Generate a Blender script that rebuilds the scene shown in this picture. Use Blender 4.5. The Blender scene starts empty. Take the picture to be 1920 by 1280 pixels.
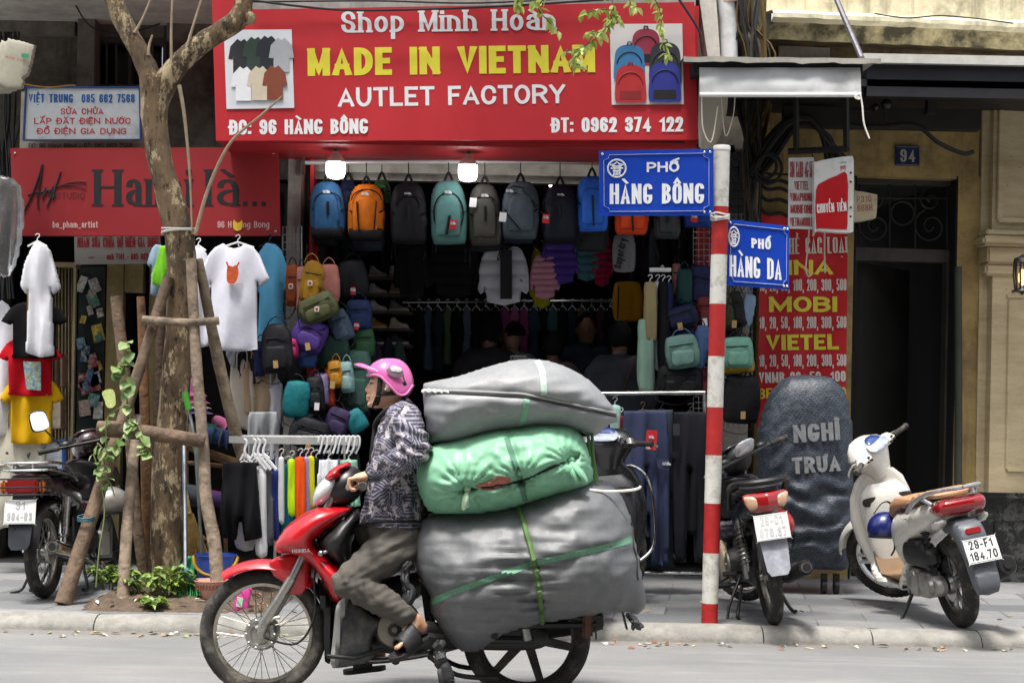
import bpy, bmesh, math, random, unicodedata
import numpy as np
from mathutils import Vector, Matrix, noise, Euler
R = math.radians
scene = bpy.context.scene
COL = scene.collection
random.seed(7)
# ---------------------------------------------------------------- camera, sky, sun, exposure
FPX, CX, CY, CAMZ, ROLL = 3210.0, 960.0, 783.0, 1.25, 0.019
CR, SR = math.cos(ROLL), math.sin(ROLL)
cam = bpy.data.cameras.new('camera')
camo = bpy.data.objects.new('camera', cam); COL.objects.link(camo)
camo.location = (0, 0, CAMZ); camo.rotation_euler = (R(90), -ROLL, 0)
cam.sensor_width = 36; cam.lens = 36 * FPX / 1920; cam.shift_y = (CY - 640) / 1920
cam.clip_start = 0.1; cam.clip_end = 500
cam.dof.use_dof = True; cam.dof.focus_distance = 7.9; cam.dof.aperture_fstop = 13
scene.camera = camo
SUN_EL, SUN_AZ = 72, 205      # elevation; compass bearing of the sun (behind the camera, to its left)
world = bpy.data.worlds.new('World'); scene.world = world; world.use_nodes = True
nt = world.node_tree
sky = nt.nodes.new('ShaderNodeTexSky'); sky.sky_type = 'NISHITA'; sky.sun_disc = False
sky.sun_elevation = R(SUN_EL); sky.sun_rotation = R(SUN_AZ); sky.dust_density = 5; sky.air_density = 1.0; sky.ozone_density = 1.0
hsv = nt.nodes.new('ShaderNodeHueSaturation'); hsv.inputs['Saturation'].default_value = 0.35
nt.links.new(sky.outputs[0], hsv.inputs['Color'])
nt.links.new(hsv.outputs[0], nt.nodes['Background'].inputs[0])
nt.nodes['Background'].inputs[1].default_value = 0.15
sun = bpy.data.lights.new('sun', 'SUN'); sun.energy = 2.9; sun.angle = R(9); sun.color = (1, .96, .9)
suno = bpy.data.objects.new('sun', sun); COL.objects.link(suno)
_a = R(SUN_AZ); _d = Vector((math.sin(_a) * math.cos(R(SUN_EL)), math.cos(_a) * math.cos(R(SUN_EL)), math.sin(R(SUN_EL))))
suno.rotation_euler = _d.to_track_quat('Z', 'Y').to_euler(); suno.location = (0, 0, 12)
vs = scene.view_settings
scene.display_settings.display_device = 'sRGB'
vs.view_transform = 'Standard'; vs.look = 'None'; vs.exposure = 0.92; vs.gamma = 1
try: scene.cycles.max_bounces = 6; scene.cycles.diffuse_bounces = 3; scene.cycles.use_denoising = True
except Exception: pass

# ---------------------------------------------------------------- placing: photograph pixel + distance -> point in the street
def at(px, py, d):
    du, dv = px - CX, py - CY
    return Vector(((du * CR + dv * SR) * d / FPX, d, CAMZ - (-du * SR + dv * CR) * d / FPX))

# ---------------------------------------------------------------- materials
_MC = {}
def lin(h):
    if isinstance(h, tuple): return h
    c = [int(h[i:i + 2], 16) / 255 for i in (0, 2, 4)]
    return tuple(x / 12.92 if x <= .04045 else ((x + .055) / 1.055) ** 2.4 for x in c)
def _new(name):
    m = bpy.data.materials.new(name); m.use_nodes = True
    return m, m.node_tree, m.node_tree.nodes['Principled BSDF']
def _n(nt, t, **k):
    n = nt.nodes.new('ShaderNode' + t)
    for a, b in k.items():
        if a in n.inputs.keys(): n.inputs[a].default_value = b
        else: setattr(n, a, b)
    return n
def noise_n(nt, scale, detail=4, rough=.6, coord='Object', stretch=None):
    tc = _n(nt, 'TexCoord'); o = tc.outputs[coord]
    if stretch:
        mp = _n(nt, 'Mapping'); mp.inputs['Scale'].default_value = stretch; nt.links.new(o, mp.inputs[0]); o = mp.outputs[0]
    no = _n(nt, 'TexNoise'); no.inputs['Scale'].default_value = scale; no.inputs['Detail'].default_value = detail; no.inputs['Roughness'].default_value = rough
    nt.links.new(o, no.inputs['Vector'])
    return no
def ramp(nt, src, stops):
    r = _n(nt, 'ValToRGB'); e = r.color_ramp.elements
    while len(e) < len(stops): e.new(.5)
    for el, (p, c) in zip(e, stops): el.position = p; el.color = (*lin(c), 1) if not isinstance(c, float) else (c, c, c, 1)
    nt.links.new(src, r.inputs[0]); return r
def mixc(nt, fac, a, b, mode='MIX'):
    m = _n(nt, 'Mix', data_type='RGBA', blend_type=mode)
    for s, i in ((fac, 0), (a, 6), (b, 7)):
        if hasattr(s, 'links') or hasattr(s, 'is_linked'): nt.links.new(s, m.inputs[i])
        else: m.inputs[i].default_value = s if i == 0 else (*lin(s), 1)
    return m.outputs[2]
def bump(nt, b, src, strength, dist=.01):
    bp = _n(nt, 'Bump'); bp.inputs['Strength'].default_value = strength; bp.inputs['Distance'].default_value = dist
    nt.links.new(src, bp.inputs['Height']); nt.links.new(bp.outputs[0], b.inputs['Normal'])
def mat(c, rough=.6, metal=0, var=.15, vscale=6, bmp=0, bscale=30, name=None, spec=None, coat=0, dirt=None, dscale=4, sheen=0, bdist=.01, emit=0, trans=0):
    """plain surface: base colour with cloudy variation (var), optional dirt colour, optional bump"""
    key = (c, rough, metal, var, vscale, bmp, bscale, spec, coat, dirt, dscale, sheen, bdist, emit, trans)
    if key in _MC: return _MC[key]
    m, nt, b = _new(name or 'surface')
    col = lin(c)
    b.inputs['Roughness'].default_value = rough; b.inputs['Metallic'].default_value = metal
    if spec is not None: b.inputs['Specular IOR Level'].default_value = spec
    if coat: b.inputs['Coat Weight'].default_value = coat; b.inputs['Coat Roughness'].default_value = .12
    if sheen: b.inputs['Sheen Weight'].default_value = sheen
    if trans: b.inputs['Transmission Weight'].default_value = trans
    if emit: b.inputs['Emission Color'].default_value = (*col, 1); b.inputs['Emission Strength'].default_value = emit
    if var:
        no = noise_n(nt, vscale, 6, .65)
        lo = tuple(x * (1 - var) for x in col); hi = tuple(min(1, x * (1 + var)) for x in col)
        r = ramp(nt, no.outputs[0], [(.3, lo), (.7, hi)]); out = r.outputs[0]
        if dirt:
            d = noise_n(nt, dscale, 8, .7); rr = ramp(nt, d.outputs[0], [(.48, 0.0), (.68, 0.8)])
            out = mixc(nt, rr.outputs[0], out, dirt)
        nt.links.new(out, b.inputs['Base Color'])
        rr2 = ramp(nt, no.outputs[0], [(.3, max(0.0, rough - .08)), (.7, min(1.0, rough + .08))]); nt.links.new(rr2.outputs[0], b.inputs['Roughness'])
    else: b.inputs['Base Color'].default_value = (*col, 1)
    if bmp: bump(nt, b, noise_n(nt, bscale, 5, .6).outputs[0], bmp, bdist)
    _MC[key] = m; return m
def fab(c): return mat(c, .9, 0, .1, 7, .25, 30, name='cloth', spec=.15, bdist=.006)
def nyl(c): return mat(c, .65, 0, .18, 14, .4, 24, name='nylon', spec=.25, bdist=.014)
def paint(c, dirt=None): return mat(c, .28, 0, .06, 5, name='gloss_paint', coat=.6, dirt=dirt, dscale=9)
def plas(c, r=.5): return mat(c, r, 0, .12, 8, .08, 60, name='plastic')
def met(c='b8b8b8', r=.3): return mat(c, r, 1, .2, 12, name='metal')
RUB = mat('2a2826', .85, 0, .3, 20, .2, 90, name='rubber', dirt='716b62', dscale=9)
BLK = plas('141416', .45)
CHR = met('d8d8d6', .14)
STL = met('9a9a98', .38)
ALU = mat('b4b2ac', .42, 1, .15, 20, name='cast_alloy', dirt='6a665e', dscale=20)

# ---------------------------------------------------------------- tagging
def tag(o, label=None, cat=None, group=None, kind=None):
    if label: o['label'] = label
    if cat: o['category'] = cat
    if group: o['group'] = group
    if kind: o['kind'] = kind
    return o
def thing(name, label, cat, loc=(0, 0, 0), group=None, rz=0):
    o = bpy.data.objects.new(name, None); COL.objects.link(o); o.empty_display_size = .1
    o.location = loc; o.rotation_euler = (0, 0, rz)
    return tag(o, label, cat, group)
def rootm(o):
    m = Matrix()
    while o is not None: m = o.matrix_basis @ m; o = o.parent
    return m
def copy_tree(o, parent=None):
    c = o.copy(); COL.objects.link(c); c.parent = parent
    for ch in [x for x in COL.objects if x.parent == o]: copy_tree(ch, c)
    return c

# ---------------------------------------------------------------- mesh builder
def cat_rom(pts, n=6, closed=True):
    P = [Vector(p) for p in pts]; k = len(P); out = []
    for i in range(k if closed else k - 1):
        g = (lambda j: P[j % k]) if closed else (lambda j: P[max(0, min(k - 1, j))])
        a, b, c, d = g(i - 1), g(i), g(i + 1), g(i + 2)
        for s in range(n):
            t = s / n
            out.append(.5 * ((2 * b) + (c - a) * t + (2 * a - 5 * b + 4 * c - d) * t * t + (3 * b - a - 3 * c + d) * t ** 3))
    if not closed: out.append(P[-1])
    return out
def sm(pts, n=6): return [tuple(v)[:len(pts[0])] for v in cat_rom([Vector((*p, 0)) if len(p) == 2 else Vector(p) for p in pts], n)]
_IC = {}
def inflate_grid(poly, res, aspect=1.0):
    """grid inside an outline with a smoothly inflated height field (square root of the Poisson solution), height 0..1"""
    P = np.array([(p[0], p[1]) for p in poly], float)
    lo, hi = P.min(0), P.max(0); L = (hi - lo)
    h = max(L[0], L[1] * aspect) / res; hx, hy = h, h / aspect
    nx, ny = int(math.ceil(L[0] / hx)) + 3, int(math.ceil(L[1] / hy)) + 3
    xs = lo[0] - hx + np.arange(nx) * hx; ys = lo[1] - hy + np.arange(ny) * hy
    X, Y = np.meshgrid(xs, ys, indexing='ij')
    ins = np.zeros(X.shape, bool); A = P; B = np.roll(P, -1, 0)
    for (x1, y1), (x2, y2) in zip(A, B):
        if y1 == y2: continue
        c = ((y1 > Y) != (y2 > Y)) & (X < (x2 - x1) * (Y - y1) / (y2 - y1) + x1); ins ^= c
    U = np.zeros(X.shape); f = h * h
    for _ in range(int(min(1200, 60 + res * res * .7))):
        U[1:-1, 1:-1] = np.where(ins[1:-1, 1:-1], .25 * (U[2:, 1:-1] + U[:-2, 1:-1] + U[1:-1, 2:] + U[1:-1, :-2] + f), 0)
    H = np.sqrt(np.maximum(U, 0)); H /= max(H.max(), 1e-9)
    cell = ins[:-1, :-1] | ins[1:, :-1] | ins[:-1, 1:] | ins[1:, 1:]
    used = np.zeros(X.shape, bool)
    used[:-1, :-1] |= cell; used[1:, :-1] |= cell; used[:-1, 1:] |= cell; used[1:, 1:] |= cell
    out = used & ~ins
    ox, oy = X[out], Y[out]; best = np.full(ox.shape, 1e18); bx, by = ox.copy(), oy.copy()
    for (x1, y1), (x2, y2) in zip(A, B):
        dx, dy = x2 - x1, y2 - y1; q = dx * dx + dy * dy * aspect ** 2
        if q == 0: continue
        t = np.clip(((ox - x1) * dx + (oy - y1) * dy * aspect ** 2) / q, 0, 1)
        cx, cy = x1 + t * dx, y1 + t * dy; dd = (cx - ox) ** 2 + ((cy - oy) * aspect) ** 2
        m = dd < best; best[m] = dd[m]; bx[m] = cx[m]; by[m] = cy[m]
    X = X.copy(); Y = Y.copy(); X[out] = bx; Y[out] = by
    return X, Y, H, used, cell, out

class MB:
    def __init__(s): s.v = []; s.f = []; s.mi = []; s.m = 0; s.M = None
    def add(s, vs, fs, M=None):
        b = len(s.v); M = M if M is not None else s.M
        s.v.extend([(M @ Vector(v)) if M is not None else Vector(v) for v in vs])
        s.f.extend([tuple(i + b for i in f) for f in fs]); s.mi.extend([s.m] * len(fs)); return s
    def box(s, lo, hi, M=None, bev=0):
        x0, y0, z0 = lo; x1, y1, z1 = hi
        if bev:
            bm = bmesh.new(); bmesh.ops.create_cube(bm, size=1)
            for v in bm.verts: v.co = Vector(((x0 + x1) / 2 + v.co.x * (x1 - x0), (y0 + y1) / 2 + v.co.y * (y1 - y0), (z0 + z1) / 2 + v.co.z * (z1 - z0)))
            bmesh.ops.bevel(bm, geom=bm.edges[:], offset=bev, segments=2, affect='EDGES')
            s.bm(bm, M); bm.free(); return s
        return s.add([(x0, y0, z0), (x1, y0, z0), (x1, y1, z0), (x0, y1, z0), (x0, y0, z1), (x1, y0, z1), (x1, y1, z1), (x0, y1, z1)],
                     [(0, 3, 2, 1), (4, 5, 6, 7), (0, 1, 5, 4), (1, 2, 6, 5), (2, 3, 7, 6), (3, 0, 4, 7)], M)
    def bm(s, bm, M=None):
        bm.verts.index_update(); return s.add([v.co.copy() for v in bm.verts], [tuple(v.index for v in f.verts) for f in bm.faces], M)
    def quad(s, *p): return s.add(p, [tuple(range(len(p)))])
    def tube(s, pts, r, n=8, cap=True, closed=False, flat=1.0, up=None):
        """round (or flattened) tube along points; r may be a list"""
        P = [Vector(p) for p in pts]; k = len(P); rs = r if isinstance(r, (list, tuple)) else [r] * k
        vs = []; prev = None
        for i, p in enumerate(P):
            if closed: t = P[(i + 1) % k] - P[i - 1]
            else: t = P[min(i + 1, k - 1)] - P[max(i - 1, 0)]
            if t.length < 1e-9: t = Vector((0, 0, 1))
            t.normalize()
            if prev is None:
                u = Vector(up) if up else (Vector((0, 0, 1)) if abs(t.z) < .9 else Vector((1, 0, 0)))
                a = (u - t * u.dot(t)).normalized()
            else:
                a = prev - t * prev.dot(t)
                a = a.normalized() if a.length > 1e-6 else t.orthogonal().normalized()
            prev = a; b = t.cross(a)
            for j in range(n):
                w = 2 * math.pi * j / n; vs.append(p + (a * math.cos(w) * flat + b * math.sin(w)) * rs[i])
        fs = []
        for i in range(k if closed else k - 1):
            for j in range(n):
                q = (i + 1) % k; fs.append((i * n + j, i * n + (j + 1) % n, q * n + (j + 1) % n, q * n + j))
        if cap and not closed: fs += [tuple(range(n))[::-1], tuple(range((k - 1) * n, k * n))]
        return s.add(vs, fs)
    def lathe(s, prof, n=24, M=None, a0=0, a1=2 * math.pi, cap=False):
        """profile of (radius, height) about local Z"""
        full = abs(a1 - a0 - 2 * math.pi) < 1e-6; m = n if full else n + 1; vs = []; fs = []
        for r, h in prof:
            for j in range(m):
                w = a0 + (a1 - a0) * j / n; vs.append((r * math.cos(w), r * math.sin(w), h))
        for i in range(len(prof) - 1):
            for j in range(n):
                q = (j + 1) % m; fs.append((i * m + j, i * m + q, (i + 1) * m + q, (i + 1) * m + j))
        if cap: fs += [tuple(range(m))[::-1], tuple(range((len(prof) - 1) * m, len(prof) * m))]
        return s.add(vs, fs, M)
    def ball(s, c, r, n=16, m=10, M=None):
        rx, ry, rz = r if isinstance(r, (tuple, list)) else (r, r, r); c = Vector(c)
        T = (M if M is not None else Matrix()) @ Matrix.Translation(c) @ Matrix.Diagonal((rx, ry, rz, 1))
        if s.M is not None and M is None: T = s.M @ T
        return s.lathe([(math.sin(math.pi * i / m), -math.cos(math.pi * i / m)) for i in range(m + 1)], n, T)
    def extr(s, poly, fn, d0, d1):
        """prism: outline (u,v) mapped by fn(u,v,h) between h=d0 and d1"""
        k = len(poly); a = [fn(p[0], p[1], d0) for p in poly]; b = [fn(p[0], p[1], d1) for p in poly]
        return s.add(a + b, [tuple(range(k))[::-1], tuple(range(k, 2 * k))] + [(i, (i + 1) % k, k + (i + 1) % k, k + i) for i in range(k)])
    def inflate(s, poly, fn, thick, res=28, aspect=1.0, back=1.0, power=1.0, fold=None, rim=0.0, wob=0):
        """puffed solid with this outline; fn(u,v,h)->point, h runs -back*thick/2 .. thick/2; fold(u,v)->metres added to the front"""
        X, Y, H, used, cell, edge = inflate_grid(poly, res, aspect)
        idx = -np.ones(X.shape, int); vs = []; n = 0; H = H ** power
        ii = np.argwhere(used)
        for i, j in ii:
            h = H[i, j] * thick / 2; e = 0 if edge[i, j] else min(1, H[i, j] * 2)
            if fold: h += fold(X[i, j], Y[i, j]) * e
            idx[i, j] = n; n += 1; vs.append(fn(X[i, j], Y[i, j], h + rim))
        off = n; idb = -np.ones(X.shape, int)
        for i, j in ii:
            if edge[i, j] and not rim: idb[i, j] = idx[i, j]
            else:
                h = H[i, j] * thick / 2 * back
                if fold and back > .3: h -= fold(X[i, j] + 9.1, Y[i, j]) * (0 if edge[i, j] else min(1, H[i, j] * 2))
                idb[i, j] = n; n += 1; vs.append(fn(X[i, j], Y[i, j], -h - rim))
        fs = []; cnt = {}
        for i, j in np.argwhere(cell):
            q = (idx[i, j], idx[i + 1, j], idx[i + 1, j + 1], idx[i, j + 1]); fs.append(q)
            fs.append((idb[i, j + 1], idb[i + 1, j + 1], idb[i + 1, j], idb[i, j]))
            if rim:
                g = ((i, j), (i + 1, j), (i + 1, j + 1), (i, j + 1))
                for a in range(4):
                    e = (g[a], g[(a + 1) % 4]); r = (e[1], e[0])
                    if r in cnt: del cnt[r]
                    else: cnt[e] = 1
        if rim:
            for (a, b) in cnt: fs.append((idx[b], idx[a], idb[a], idb[b]))
        return s.add(vs, fs)
    def build(s, name, mats, parent=None, world=False, smooth=True, origin=True, auto=40):
        if not isinstance(mats, (list, tuple)): mats = [mats]
        vs = s.v
        if world and parent is not None:
            im = rootm(parent).inverted(); vs = [im @ v for v in vs]
        off = Vector((0, 0, 0))
        if parent is None and origin and vs:
            a = np.array([tuple(v) for v in vs]); off = Vector(((a[:, 0].min() + a[:, 0].max()) / 2, (a[:, 1].min() + a[:, 1].max()) / 2, a[:, 2].min()))
            vs = [v - off for v in vs]
        me = bpy.data.meshes.new(name); me.from_pydata([tuple(v) for v in vs], [], s.f)
        for m in mats: me.materials.append(m)
        if len(mats) > 1: me.polygons.foreach_set('material_index', s.mi)
        me.validate(); bm = bmesh.new(); bm.from_mesh(me); bmesh.ops.remove_doubles(bm, verts=bm.verts[:], dist=1e-6); bmesh.ops.recalc_face_normals(bm, faces=bm.faces[:])
        if smooth:
            ca = math.radians(auto)
            for f in bm.faces: f.smooth = True
            for e in bm.edges:
                if len(e.link_faces) == 2 and e.calc_face_angle(0) > ca: e.smooth = False
        bm.to_mesh(me); bm.free()
        o = bpy.data.objects.new(name, me); COL.objects.link(o); o.location = off
        if parent is not None: o.parent = parent
        return o
def fuse(mb, voxel, name, mats, parent=None, world=False, it=6, disp=None):
    """one continuous skin over overlapping pieces (voxel remesh + smoothing); disp(v)->metres along the normal"""
    o = mb.build('tmp', mats, None, smooth=False, origin=False)
    r = o.modifiers.new('r', 'REMESH'); r.mode = 'VOXEL'; r.voxel_size = voxel; r.use_smooth_shade = True
    if it: q = o.modifiers.new('s', 'SMOOTH'); q.factor = .5; q.iterations = it
    dg = bpy.context.evaluated_depsgraph_get(); dg.update()
    me = bpy.data.meshes.new_from_object(o.evaluated_get(dg)); old = o.data
    bpy.data.objects.remove(o); bpy.data.meshes.remove(old)
    me.name = name
    if disp:
        ns = [v.normal.copy() for v in me.vertices]
        for v, nn in zip(me.vertices, ns): v.co += nn * disp(v.co)
    if world and parent is not None: me.transform(rootm(parent).inverted())
    for p in me.polygons: p.use_smooth = True
    me.materials.clear()
    for m in (mats if isinstance(mats, (list, tuple)) else [mats]): me.materials.append(m)
    o = bpy.data.objects.new(name, me); COL.objects.link(o)
    if parent is not None: o.parent = parent
    return o
def nz(x, y, z=0, s=1): return noise.noise(Vector((x * s, y * s, z * s)))
def pxf(d):   # mapping for outlines given in photograph pixels: thickness runs towards the street
    return lambda u, v, h: at(u, v, d) + Vector((0, -h, 0))
# ---------------------------------------------------------------- painted lettering: strokes of a broad pen
G = {}
def _g(ch, w, *st): G[ch] = (w, st)
_g('A', .62, '0,0 .5,1 1,0', '.2,.28 .8,.28'); _g('B', .56, '0,0 0,1 .94,1r .94,.53r 0,.53', '0,.53 1,.53r 1,0r 0,0')
_g('C', .56, '1,.7 1,1r 0,1r 0,0r 1,0r 1,.3'); _g('D', .58, '*0,0 0,1 1,1r 1,0r'); _g('E', .48, '1,1 0,1 0,0 1,0', '0,.52 .8,.52')
_g('F', .46, '1,1 0,1 0,0', '0,.52 .8,.52'); _g('G', .58, '1,.82 1,1r 0,1r 0,0r 1,0r 1,.38 .66,.38'); _g('H', .6, '0,0 0,1', '1,0 1,1', '0,.52 1,.52')
_g('I', 0, '.5,0 .5,1'); _g('K', .6, '0,0 0,1', '1,1 .1,.42', '.35,.6 1,0'); _g('L', .46, '0,1 0,0 1,0'); _g('M', .76, '0,0 0,1', '1,0 1,1', '0,1 .5,.1 1,1')
_g('N', .66, '0,0 0,1', '1,0 1,1', '0,1 1,0'); _g('O', .6, '*0,0r 0,1r 1,1r 1,0r'); _g('P', .55, '0,0 0,1 1,1r 1,.44r 0,.44'); _g('R', .58, '0,0 0,1 1,1r 1,.47r 0,.47', '.55,.47 1,0')
_g('S', .55, '1,.72 1,1r 0,1r 0,.53r 1,.47r 1,0r 0,0r 0,.28'); _g('T', .54, '0,1 1,1', '.5,1 .5,0'); _g('U', .58, '0,1 0,0r 1,0r 1,1'); _g('V', .6, '0,1 .5,0 1,1')
_g('W', .85, '0,1 .25,0 .5,.9 .75,0 1,1'); _g('X', .6, '0,0 1,1', '0,1 1,0'); _g('Y', .6, '0,1 .5,.45 1,1', '.5,.5 .5,0'); _g('Z', .52, '0,1 1,1 0,0 1,0')
G['0'] = (.54, G['O'][1]); _g('1', .3, '0,.74 1,1 1,0'); _g('2', .52, '0,.7 0,1r 1,1r 1,.56r 0,0 1,0'); _g('3', .52, '0,.76 0,1r 1,1r 1,.53r .4,.53', '.4,.53 1,.53r 1,0r 0,0r 0,.24')
_g('4', .56, '.74,0 .74,1 0,.26 1,.26'); _g('5', .52, '.95,1 .04,1 0,.58 1,.6r 1,0r 0,0r 0,.24'); _g('6', .54, '1,.76 1,1r 0,1r 0,0r 1,0r 1,.58r 0,.58'); _g('7', .5, '0,1 1,1 .3,0')
_g('8', .54, '*0,.53r 0,1r 1,1r 1,.53r', '*0,0r 0,.53r 1,.53r 1,0r'); _g('9', .54, '0,.24 0,0r 1,0r 1,1r 0,1r 0,.42r 1,.42')
_g('a', .5, '.04,.56 .04,.72r 1,.72r 1,0', '1,.42 0,.42r 0,0r 1,.04'); _g('b', .5, '0,1 0,0 1,0r 1,.72r 0,.72'); _g('d', .5, '1,1 1,0 0,0r 0,.72r 1,.72'); _g('e', .5, '1,.2 1,0r 0,0r 0,.72r 1,.72r 1,.38 0,.38')
_g('c', .46, '1,.55 1,.72r 0,.72r 0,0r 1,0r 1,.2'); _g('f', .34, '1,1 .4,1r .4,0', '0,.72 1,.72'); _g('g', .5, '1,.72 1,-.26r 0,-.26', '1,.72 0,.72r 0,0r 1,0'); _g('h', .5, '0,0 0,1', '0,.68 1,.72r 1,0'); _g('i', 0, '.5,0 .5,.72', '.5,.93 .5,.98')
_g('k', .48, '0,0 0,1', '1,.72 .1,.32', '.4,.45 1,0'); _g('l', 0, '.5,0 .5,1'); _g('m', .8, '0,0 0,.72', '0,.68 .5,.72r .5,0', '.5,.68 1,.72r 1,0'); _g('n', .5, '0,0 0,.72', '0,.68 1,.72r 1,0'); _g('o', .52, '*0,0r 0,.72r 1,.72r 1,0r')
_g('p', .5, '0,-.26 0,.72 1,.72r 1,0r 0,0'); _g('r', .34, '0,0 0,.72', '0,.6 .5,.72r 1,.7'); _g('s', .46, '1,.55 1,.72r 0,.72r 0,.39r 1,.35r 1,0r 0,0r 0,.18'); _g('t', .34, '.4,.95 .4,0r 1,0', '0,.72 1,.72'); _g('u', .5, '0,.72 0,0r 1,0r', '1,.72 1,0'); _g('y', .52, '0,.72 .5,0', '1,.72 .35,-.26')
_g('v', .5, '0,.72 .5,0 1,.72'); _g('x', .5, '0,0 1,.72', '0,.72 1,0'); _g('.', 0, '.5,0 .5,.02'); _g(':', 0, '.5,.05 .5,.1', '.5,.6 .5,.65'); _g(',', .1, '1,.04 .2,-.16'); _g('-', .3, '0,.4 1,.4'); _g('_', .5, '0,-.08 1,-.08'); _g(' ', .3)
ACC = {'\u0300': ('.2,1.3 .75,1.12',), '\u0301': ('.25,1.12 .8,1.3',), '\u0302': ('.1,1.1 .5,1.3 .9,1.1',), '\u0303': ('.05,1.12 .3,1.25r .65,1.12r .95,1.25',), '\u0306': ('.15,1.3 .15,1.1r .85,1.1r .85,1.3',),
       '\u0309': ('.35,1.36 .75,1.36r .75,1.22r .5,1.22 .5,1.1',), '\u0323': ('.45,-.24 .55,-.24',), '\u031b': ('1,.95 1.22,1r 1.25,1.15',)}
def _stroke(txt):
    closed = txt.startswith('*'); pts = []
    for t in txt.lstrip('*').split():
        r = t.endswith('r'); a, b = t.rstrip('r').split(','); pts.append((float(a), float(b), r))
    return pts, closed
def _ribbon(P, closed):
    """unit-radius ribbon along 2-D points with square ends -> two rails"""
    P = [np.array(p, float) for p in P]
    Q = [P[0]]
    for p in P[1:]:
        if np.hypot(*(p - Q[-1])) > 1e-4: Q.append(p)
    if closed and np.hypot(*(Q[0] - Q[-1])) < 1e-4: Q.pop()
    if len(Q) < 2: Q.append(Q[0] + np.array((0, .01)))
    k = len(Q); L = []; Rr = []
    un = lambda v: v / max(np.hypot(*v), 1e-9)
    if not closed:
        Q[0] = Q[0] - un(Q[1] - Q[0]); Q[-1] = Q[-1] + un(Q[-1] - Q[-2])
    for i in range(k):
        a = un(Q[i] - Q[i - 1]) if (closed or i > 0) else un(Q[1] - Q[0])
        b = un(Q[(i + 1) % k] - Q[i]) if (closed or i < k - 1) else a
        na, nb = np.array((-a[1], a[0])), np.array((-b[1], b[0])); m = un(na + nb); c = max(.42, m.dot(na))
        L.append(Q[i] + m / c); Rr.append(Q[i] - m / c)
    return L, Rr
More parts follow.
